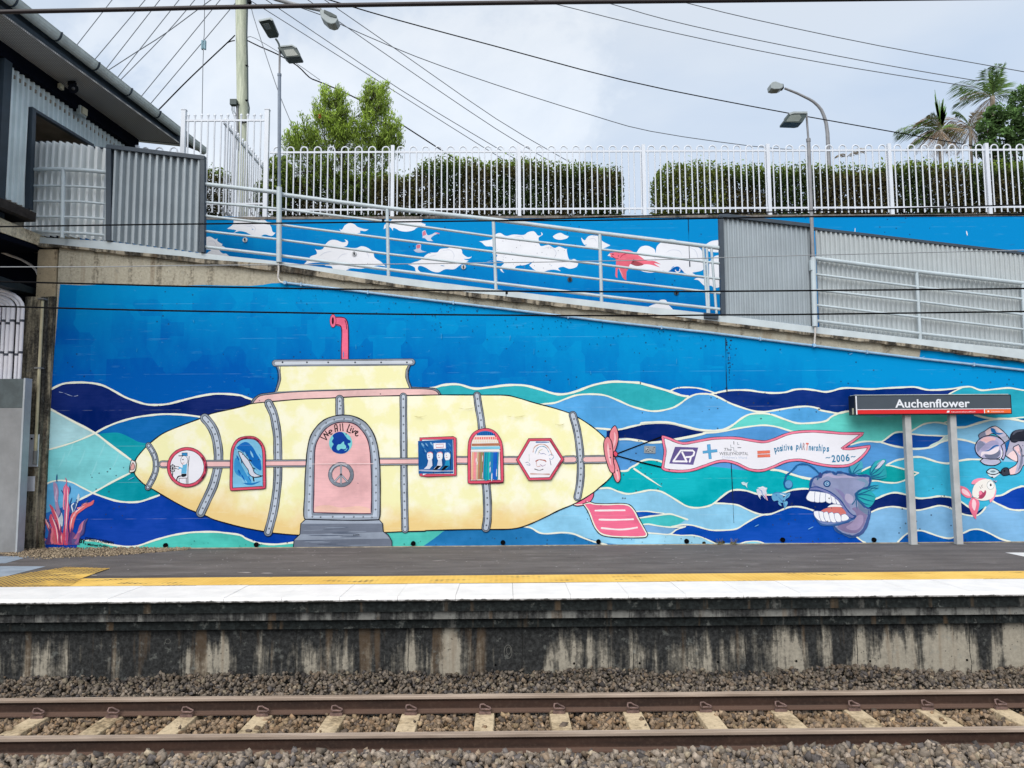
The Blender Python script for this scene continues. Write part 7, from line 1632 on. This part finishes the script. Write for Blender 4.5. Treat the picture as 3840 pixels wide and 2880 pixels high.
LT = ['F: *1112,800 1180,800 1200,860 1215,930 1170,920 1120,860', 'F: *1182,800 1240,810 1265,870 1280,940 1220,935 1190,870', 'F: *1245,820 1300,808 1330,880 1345,945 1290,945 1255,890', 'F: *1320,830 1370,815 1410,880 1420,950 1360,950 1330,890', 'F: *1395,830 1450,825 1490,880 1490,940 1430,945 1400,890', 'F: *1495,850 1550,840 1600,890 1570,925 1500,935 1490,890']
for st in LT: F_.poly(st, (240, 242, 248)); F_.line(st, 1.8, (110, 120, 170), True)
ex, ey = 2750+1295*.2712, 1700+420*.2712
F_.dot(ex, ey, 14, (22, 72, 128), 13, 20); F_.dot(ex, ey, 9, (150, 190, 224), 8.2, 16); F_.dot(ex, ey, 5.2, (30, 90, 150)); F_.dot(ex+1, ey, 2.2, (214, 230, 244))
F_.line('F: *1215,330 1180,270 1120,210 1040,160 960,148 890,160 840,210 790,260 730,310 710,380 700,420', 6, (24, 92, 150), jit=.2); F_.poly('F: *1165,340 1180,290 1200,260 *1240,300 1200,345', (52, 70, 130))
F_.dot(2750+760*.2712, 1700+432*.2712, 17, (24, 92, 150), 18.5, 20); F_.dot(2750+765*.2712, 1700+426*.2712, 13.5, (96, 158, 206), 15, 20); F_.line('F: 720,360 730,330', 4, (24, 92, 150))
for st in ('F: 1640,290 1620,240 1605,170', 'F: 1645,290 1680,220 1760,120', 'F: 1650,292 1720,240 1790,205', 'F: 1625,290 1600,230 1612,165', 'F: 1890,300 1900,200 1965,105', 'F: 1890,300 1960,200 2060,90', 'F: 1895,305 2000,230 2110,100', 'F: 1900,315 2010,290 2090,210', 'F: 1900,320 2020,330 2115,300', 'F: 1890,330 2000,360 2110,335', 'F: 1690,570 1740,510 1850,495', 'F: 1690,575 1800,545 1900,500 2005,440', 'F: 1695,580 1830,570 1960,605', 'F: 1700,590 1830,640 1940,665', 'F: 1700,600 1800,690 1930,725', 'F: 1705,610 1760,690 1800,730', 'F: 1860,470 1930,450 2010,440', 'F: 1860,480 1940,480 2015,485', 'F: 1640,710 1690,640 1680,580', 'F: 1710,620 1700,700 1715,790', 'F: 1160,370 1175,340 1200,330'): F_.line(st, 4, (24, 100, 140), taper=1)
# small fish
for st, c in (('F: *108,405 140,395 180,410 *205,395 190,430 *192,480 165,445 130,435', (200, 224, 230)), ('F: *318,500 360,480 400,455 440,470 *470,480 455,520 465,560 440,580 *480,655 430,620 400,580 370,590 *378,640 345,590 330,550', (210, 214, 226)), ('F: *440,560 455,580 *480,655 435,610', (230, 170, 190)),
              ('F: *540,560 600,535 700,545 740,560 680,590 720,640 690,680 640,680 610,650 560,660 530,610', (104, 172, 214)), ('F: *700,610 740,560 785,545 770,600 *710,640', (110, 176, 216)), ('F: *690,680 740,660 750,700 *705,775', (110, 178, 218)), ('F: *620,670 650,690 *675,735 630,710', (120, 186, 222))): F_.poly(st, c)
for st in ('F: 540,560 600,540 690,548', 'F: 600,560 590,580 610,590', 'F: 620,600 660,640 690,680', 'F: 720,640 745,590 780,560', 'F: 715,760 710,710 700,680', 'F: 350,500 390,520 400,570', 'F: 400,560 430,600 460,640'): F_.line(st, 2.6, (60, 120, 180), taper=2)
for st in ('F: 330,480 400,470 460,500', 'F: 355,560 380,600', 'F: 680,590 730,575', 'F: 640,560 700,570'): F_.line(st, 3, (226, 236, 244), taper=2)
# pink round fish (Gd region)
F_.poly('Gd: *665,1085 740,1105 800,1150 845,1230 *840,1270 770,1270 700,1220 665,1160', (236, 128, 152)); F_.poly('Gd: 700,1130 780,1170 820,1240 760,1230 700,1190', (246, 206, 214))
F_.poly('Gd: *845,1270 920,1280 965,1350 950,1450 920,1540 *915,1610 870,1560 820,1460 800,1370', (236, 120, 148)); F_.poly('Gd: 860,1300 900,1310 915,1380 890,1470 850,1400', (248, 208, 216))
F_.poly('Gd: *838,1050 870,1000 950,968 1060,970 *1080,985 980,1010 890,1060', (240, 146, 170)); F_.poly('Gd: *1200,1060 1228,1160 1200,1270 1140,1345 *1125,1320 1130,1250 1190,1180', (240, 150, 170))
F_.poly('Gd: 860,1150 900,1060 980,1000 1080,980 1160,1000 1210,1070 1215,1160 1180,1260 1100,1305 1000,1315 920,1290 860,1240', (238, 234, 228))
F_.poly('Gd: *1050,1155 1070,1170 1060,1230 1010,1285 *945,1285 965,1230 960,1180 990,1160 1030,1190', (168, 60, 96)); F_.poly('Gd: *955,1190 985,1160 1000,1180 1010,1210 980,1230 *965,1240', (238, 130, 160))
F_.dot(3440+1140*.2411, 1560+1075*.2411, 14.5, (150, 160, 160), 17, 20); F_.dot(3440+1140*.2411, 1560+1075*.2411, 13, (240, 240, 238), 15.5, 20); F_.dot(3440+1142*.2411, 1560+1072*.2411, 3.6, BLK, 5.4)
for st in ('Gd: 970,1100 990,1130', 'Gd: 1010,1070 1000,1090 1010,1110', 'Gd: 850,1265 900,1270 940,1285'): F_.line(st, 1.8, (120, 110, 110))
F_.line('Gd: 1190,1000 1215,1020 1235,1010', 3, (190, 170, 200)); F_.line('Gd: 1190,1010 1220,1035', 2, BLK)
F_.build('fish_painting', wall)

# --- diver at the right edge
D_ = Art(WY, .011, .00003)
OUT = (18, 26, 48); LIL, GRP, PKD = (184, 180, 212), (140, 144, 170), (240, 206, 210)
def both(st, c, w=3): D_.poly(st, c); D_.line(st, w, OUT, True)
both('Gd: *1440,370 1400,520 1380,620 *1560,710 1640,640 *1800,560 *1800,380 1560,390', (178, 176, 196)); D_.poly('Gd: *1400,620 1440,570 1500,545 1540,600 1555,700 1480,680', (242, 214, 216)); D_.poly('Gd: *1375,420 *1440,370 1420,450 1385,560', (20, 104, 176), False)
both('Gd: *970,350 955,300 980,270 *1050,235 1130,180 1215,158 1310,215 1380,280 *1440,360 *1360,415 *1210,290 *1070,305', (196, 192, 214))
D_.poly('Gd: *965,345 960,300 990,265 *1048,240 *1068,304 1010,325', (130, 134, 156)); D_.poly('Gd: *1062,240 1130,195 *1150,260 *1140,290 *1075,300', (240, 212, 214)); D_.poly('Gd: *1140,185 1200,200 1240,260 *1345,262 1280,290 1200,278 1150,240', (22, 112, 182)); D_.poly('Gd: *1160,180 1215,162 1280,200 *1340,258 1270,255 1220,210', (244, 220, 222)); D_.poly('Gd: *1300,330 1380,310 *1430,355 *1370,400', (170, 172, 190))
both('Gd: *1110,300 1160,275 1210,285 1290,340 *1358,410 *1300,445 1240,360 1180,320', (64, 180, 200))
HD = [(3440+1135*.2411+57*math.cos(a), 1560+495*.2411+46*math.sin(a)*1.0, 0) for a in np.linspace(0, 2*math.pi, 25)[:24]]
D_.poly(HD, LIL); D_.line(HD, 3.4, OUT, True)
D_.poly('Gd: 980,380 1050,330 1150,325 1220,350 1180,400 1100,440 1040,400', (240, 194, 196)); D_.poly('Gd: *925,420 985,385 1040,420 1080,450 1000,490 940,560 *920,500', (132, 138, 168)); D_.poly('Gd: *1060,430 1160,380 1250,400 *1270,460 1190,450 1090,520 *1020,545 980,520', (164, 160, 196)); D_.poly('Gd: *1030,545 1110,525 1180,465 1240,450 *1275,465 1210,480 1120,540', (22, 100, 170)); D_.poly('Gd: *990,640 1000,560 1100,550 1200,500 *1275,470 1250,560 1150,600 1050,590', (238, 226, 234)); D_.poly('Gd: *1045,600 1150,600 1230,570 *1280,520 1285,600 1220,665 1120,665 1060,640', (112, 118, 144)); D_.poly('Gd: *1290,510 1310,580 1290,640 *1260,670 1330,640 *1340,560', (240, 240, 248))
both('Gd: *1300,460 *1360,415 1378,520 1370,610 *1338,685 *1305,655 1330,600 1325,520', (176, 172, 206)); both('Gd: *975,700 *1030,655 1120,670 1200,672 *1275,675 *1302,715 1230,760 1130,768 1040,750', (184, 184, 208))
both('Gd: *1445,340 1455,290 1500,240 1580,215 *1820,210 *1820,385 1600,385 1520,410 1460,395', (36, 40, 54)); D_.line('Gd: 1480,300 1540,240 1660,228', 7, (84, 88, 104), taper=2)
both('Gd: *1425,825 1520,770 *1560,712 1560,640 1530,570 *1490,520 1500,480 *1575,442 1620,520 1650,620 *1820,600 *1820,700 1660,760 1600,860 1530,905 *1440,915', (178, 178, 204)); D_.poly('Gd: *1430,830 1500,790 *1550,760 1530,850 1510,900 *1440,910', (240, 204, 206)); D_.poly('Gd: *1500,490 *1570,455 1600,540 1620,640 1590,600 1540,550', (238, 200, 204)); D_.line('Gd: 1590,500 1625,620 1610,760 1560,860', 9, (124, 128, 152), taper=2)
both('Gd: *1420,825 1400,805 1350,808 1310,840 1300,880 1340,925 *1440,910', (52, 58, 72)); D_.dot(3440+1355*.2411, 1560+855*.2411, 4, (16, 18, 26)); D_.line('Gd: 1270,890 1305,872', 7, (24, 28, 40))
D_.poly('Gd: *1080,880 1120,930 1190,960 1240,930 1275,890', (222, 230, 236)); mag = 'Gd: 1080,860 1130,820 1190,815 1250,840 1275,875 1220,905 1160,910 1100,890'; D_.poly(mag, (196, 216, 226)); D_.line(mag, 3.6, OUT, True); D_.poly('Gd: 1130,860 1180,845 1220,860 1180,880', (120, 140, 150)); D_.dot(3440+1165*.2411, 1560+950*.2411, 4, OUT, 2.2)
D_.build('diver_painting', wall)

# --- weep holes
for x, y in ((622, 2053), (962, 2052), (1249, 2047), (1550, 2041), (1886, 2034), (2244, 2031), (2574, 2029), (2934, 2024), (3276, 2024)):
    b = MB(); p = U(x, y, WY); p.z = max(p.z, .055); b.tube([p-Vector((0, .026, 0)), p-Vector((0, .004, 0))], .040, M_dark, 16, False); b.add([p+Vector((.039*math.cos(a), -.020, .039*math.sin(a))) for a in np.linspace(0, 2*math.pi, 17)[:16]], [tuple(range(16))], plain('hole_black', (4, 5, 7), .9, .1)); b.build('weep_hole', wall)

# --- clouds and birds on the upper wall
C_ = Art(UY, .002, .00004)
zL = U(350, 805, UY)
C_.fill([(300, 808), (1000, 813), (2000, 813), (3000, 810), (4300, 803), (4300, 1460), (3000, 1300), (2000, 1180), (740, 1020), (300, 980)], M_skyp)
CW = (236, 238, 244); CS = (214, 218, 230)
clouds = ['U1: *375,148 *600,140 630,180 680,172 730,205 765,250 780,300 *810,312 770,345 700,330 640,350 560,335 500,305 430,295 *370,318 400,285 *308,270 360,235 375,200',
          'U1: *40,370 75,362 130,352 185,380 *208,370 210,400 *262,430 255,445 290,470 230,490 260,525 300,530 *328,552 110,540 110,515 140,490 *40,485',
          'U1: *1472,272 1500,280 1530,235 1580,212 1630,225 1660,250 1720,270 *1775,278 1740,295 1690,290 *1690,312 1640,320 1560,320 1495,300',
          'U2: *-170,275 -155,225 -110,235 -100,195 -60,160 *0,148 *205,150 *238,175 215,200 240,215 *265,222 250,255 180,258 140,285 70,300 0,292 -40,270 -70,262 -75,290 -90,265 -120,250',
          'U1: *1108,638 1150,590 1180,555 1240,530 *1222,478 1250,490 1300,480 1330,430 1380,390 1440,388 1500,410 1540,405 *1525,378 1562,400 1550,445 1500,465 1600,470 1650,470 1700,452 1760,465 1820,510 1840,570 1900,610 *1955,662 1880,650 1800,665 1700,685 1600,680 1530,702 1420,695 1390,660 1320,650 1380,630 1250,620',
          'U2: *82,640 140,620 220,590 260,550 310,520 385,515 420,480 500,470 520,450 600,455 640,490 650,530 700,565 *745,558 720,580 660,585 *712,600 680,620 620,650 560,690 470,690 400,722 330,710 260,670 200,655 185,690 *212,718 165,715 150,670',
          'U2: *822,402 870,395 950,380 990,330 1040,315 1100,345 1180,330 1280,335 1330,305 1390,298 1430,340 1465,335 *1462,303 1480,330 1440,360 1440,400 1460,450 1540,438 1600,470 1650,455 1720,480 *1736,463 1730,500 1755,590 1810,585 1845,620 1830,665 1760,685 1690,665 1640,680 *1667,710 1600,695 1540,700 1480,715 1400,700 *1340,650 *1390,605 1300,645 1210,655 1180,690 1120,680 1060,690 *1080,728 1045,705 1040,670 1080,620 1000,600 *892,610 960,600 1010,545 960,530 960,460 890,450 850,415',
          'U2: *1583,350 1620,325 1665,313 1710,335 *1750,348 1730,370 1665,385 1610,375', 'U2: *1878,360 1915,390 1950,350 2000,338 2050,345 2100,400 *2183,442 2100,475 1990,475 1930,455 1890,405',
          'U3: *400,660 460,600 515,520 560,460 630,447 700,480 715,520 730,450 800,395 880,380 960,400 1050,430 1170,470 1210,540 1240,620 1200,700 1100,725 *1125,745 1060,750 1040,740 1000,720 960,700 900,660 850,710 780,705 680,725 590,715 500,680',
          'U3: *1160,415 *1170,435 1220,440 1290,400 1370,388 *1430,390 *1430,515 1290,510 1230,480', 'U3: *1290,590 1340,550 *1430,545 *1430,860 1330,885 1290,860 1220,860 1160,805 *1113,797 1150,780 1260,780 1270,640',
          'U3: *628,1085 680,1060 745,1040 760,1010 820,1010 840,1050 880,1090 *902,1118', 'U3: *1200,1160 1240,1140 1300,1150 *1330,1170']
for st in clouds: C_.poly(st, CW)
for st in ('U1: 470,240 540,230 600,260 590,310', 'U1: 500,250 560,250 570,290', 'U1: 1450,590 1500,540 1560,530', 'U1: 1700,480 1760,520 1780,580', 'U1: 1260,560 1320,520 1400,500', 'U2: 430,500 520,490 560,540 550,590', 'U2: 300,560 380,540', 'U2: 1180,360 1260,350 1300,400', 'U2: 1480,480 1560,460 1620,520 1580,600', 'U2: 1060,560 1150,520 1260,540', 'U3: 820,520 880,490 960,500 990,550', 'U3: 1060,460 1130,500 1160,600', 'U3: 600,560 680,540 720,600', 'U1: 110,400 170,400 200,450', 'U2: 1960,380 2010,370 2040,410'): C_.line(st, 3, CS, taper=2)
C_.line('U3: 870,700 920,665 958,680 962,710 930,715 925,695', 5, CW); C_.poly('U3: *850,715 900,672 950,662 990,700 *1010,722 960,712 930,722', (0, 104, 190)); C_.line('U3: 920,700 935,718 962,712 968,688', 4, CW)
def bird(A, P, col): A.poly(P, col)
C_.poly('U3: *240,520 290,515 340,500 380,488 450,495 510,530 560,560 620,600 700,605 *770,640 700,628 *762,672 660,642 590,640 520,655 455,635 430,690 412,720 *410,808 370,770 340,690 320,700 *318,782 298,760 300,690 305,600 290,575 245,560', (236, 112, 132)); C_.poly('U3: *455,635 490,600 590,640 520,657', (168, 80, 90)); C_.poly('U3: *215,550 240,528 *250,556', (236, 226, 222))
C_.line('U3: 345,580 370,545 440,520', 3, (196, 60, 90), taper=2); C_.line('U3: 480,620 488,590', 3, (120, 40, 60)); C_.dot(2200+272*.3617, 760+535*.3617, 2.4, BLK); C_.line('U3: 250,548 300,580 335,575', 2.4, (110, 40, 60), taper=2); C_.line('U3: 330,640 345,700 380,770', 3, (250, 170, 180), taper=2)
C_.poly('U2: *230,365 235,350 232,300 *262,283 285,335 330,328 370,308 *408,318 360,335 320,370 *345,398 290,395 260,370', (200, 206, 224)); C_.poly('U2: *235,345 236,305 *260,290 270,330', (206, 120, 140)); C_.line('U2: 370,312 405,320', 3, (220, 110, 130)); 
C_.poly('U2: *140,490 165,480 170,440 215,432 220,490 *278,510 180,517', (190, 198, 220)); C_.poly('U2: *172,475 175,440 *212,435 205,470', (206, 116, 136))
for k in range(40):
    x = random.uniform(780, 3800); y = 830+random.random()**1.4*240; C_.line([(x, y, 0), (x+random.uniform(4, 26), y+random.uniform(-2, 2), 0)], random.uniform(1, 2.2), (34, 140, 204), taper=2)
for k in range(40): C_.dot(1500+random.uniform(1000, 1750)*.3617, 760+random.uniform(380, 680)*.3617, random.uniform(.8, 1.6), (150, 150, 160), None, 6)
C_.line([(3207, 855, 0), (3206, 870, 0)], 3, CW, taper=2); C_.line([(3624, 866, 0), (3628, 884, 0)], 4, CW, taper=2); C_.line([(2581, 815, 0), (2583, 900, 0), (2587, 1000, 0)], 2.2, JNT, jit=.6)
C_.build('cloud_and_bird_painting', uw)
M_disc = plain('anchor_plate', (196, 200, 206), .5, .5, .2, 20)
for x, y, c in ((740+497*.3617, 760+388*.3617, M_disc), (740+1628*.3617, 760+530*.3617, M_disc), (1500+658*.3617, 760+668*.3617, M_disc), (1500+1760*.3617, 760+798*.3617, M_fascia), (2200+928*.3617, 760+935*.3617, M_fascia)):
    b = MB(); p = U(x, y, UY); b.tube([p, p-Vector((0, .02, 0))], .048, c, 16); b.tube([p-Vector((0, .02, 0)), p-Vector((0, .045, 0))], .014, M_dark, 8); b.obox(p-Vector((0, .024, 0)), (.006, 0, 0), (0, .004, 0), (0, 0, .034), M_dark); b.build('anchor_plate', uw)
b = MB(); b.box(U(700, 2056, WY).x, XR, WY-.05, WY, .0, .012, plain('footing_concrete', (168, 158, 140), .9, .1, .25, 9)); b.build('wall_footing', wall)
# chalk scribbles, tie holes and smears
M_chalk = plain('chalk', (98, 98, 94), .95, .05, .2, 30); M_hole = plain('hole_black', (4, 5, 7), .9, .1)
def ringm(b, cx, cy, rx, ry, w, Y, mat):
    V = []; n = 20
    for i in range(n):
        a = 2*math.pi*i/n; V += [U(cx+rx*math.cos(a), cy+ry*math.sin(a), Y), U(cx+(rx-w)*math.cos(a), cy+(ry-w)*math.sin(a), Y)]
    b.add(V, [(2*i, 2*i+1, (2*i+3) % (2*n), (2*i+2) % (2*n)) for i in range(n)], mat)
b = MB(); ringm(b, 629, 2405, 11, 10, 2, Yf-.003, M_chalk); ringm(b, 1905, 2444, 16, 27, 3, Yf-.003, M_chalk); ringm(b, 1907, 2440, 9, 15, 2.4, Yf-.004, M_chalk); b.build('chalk_scribble', plat)
b = MB()
for x, y in ((1858, 2494), (2153, 2488), (2399, 2487), (2692, 2482), (2986, 2479), (3263, 2479), (3626, 2475)): p = U(x, y, Yf); b.tube([p, p-Vector((0, .003, 0))], .013, M_hole, 10)
b.build('tie_holes', plat)
b = MB()
for x, y, w, h in ((353, 2157, 12, 3), (917, 2147, 26, 3), (1000, 2149, 22, 2.6), (3185, 2097, 18, 2), (1640, 2103, 20, 1.6), (1030, 2092, 6, 1.4), (2505, 2058, 14, 1.2)):
    b.add([G(x+w*math.cos(a)*(1+.2*math.sin(3*a)), y+h*.7*math.sin(a), .005) for a in np.linspace(0, 2*math.pi, 15)[:14]][::-1], [tuple(range(14))], plain('dried_smear', (158, 152, 150), .9, .1, .25, 9))
for k in range(240):
    x = random.uniform(-5.6, 5.6); y = random.uniform(Y_yel+.3, WY-.1); r = random.uniform(.003, .009); b.add([(x-r*1.6, y-r, .005), (x+r, y-r*.7, .005), (x+r*1.4, y+r, .005), (x-r, y+r*.8, .005)], [(0, 1, 2, 3)], M_line if k % 3 else M_hole)
b.build('surface_litter', plat)
# grass tufts at the wall foot
M_grs = plain('dry_grass', (.28, .25, .14), .9, .1, .3, 20, raw=True)
for lab, x, y in (('tiny dry grass tuft at the wall joint below the banner, the right one', 2752, 2037), ('tiny dry grass tuft at the foot of the wall, just left of the joint', 2697, 2038), ('dry weeds against the abutment foot beside the painted coral', 160, 2058)):
    b = MB(); p = U(x, y, WY-.06); p.z = 0
    for k in range(26): a = random.uniform(0, 6.28); h_ = random.uniform(.04, .12)*(2.2 if x < 500 else 1); b.tube([p+Vector((random.uniform(-.06, .06), random.uniform(-.03, .03), 0)), p+Vector((math.cos(a)*.06, -abs(math.sin(a))*.05, h_))], .003, M_grs, 3, False, .001)
    tag(b.build('grass_tuft'), lab, 'weeds')
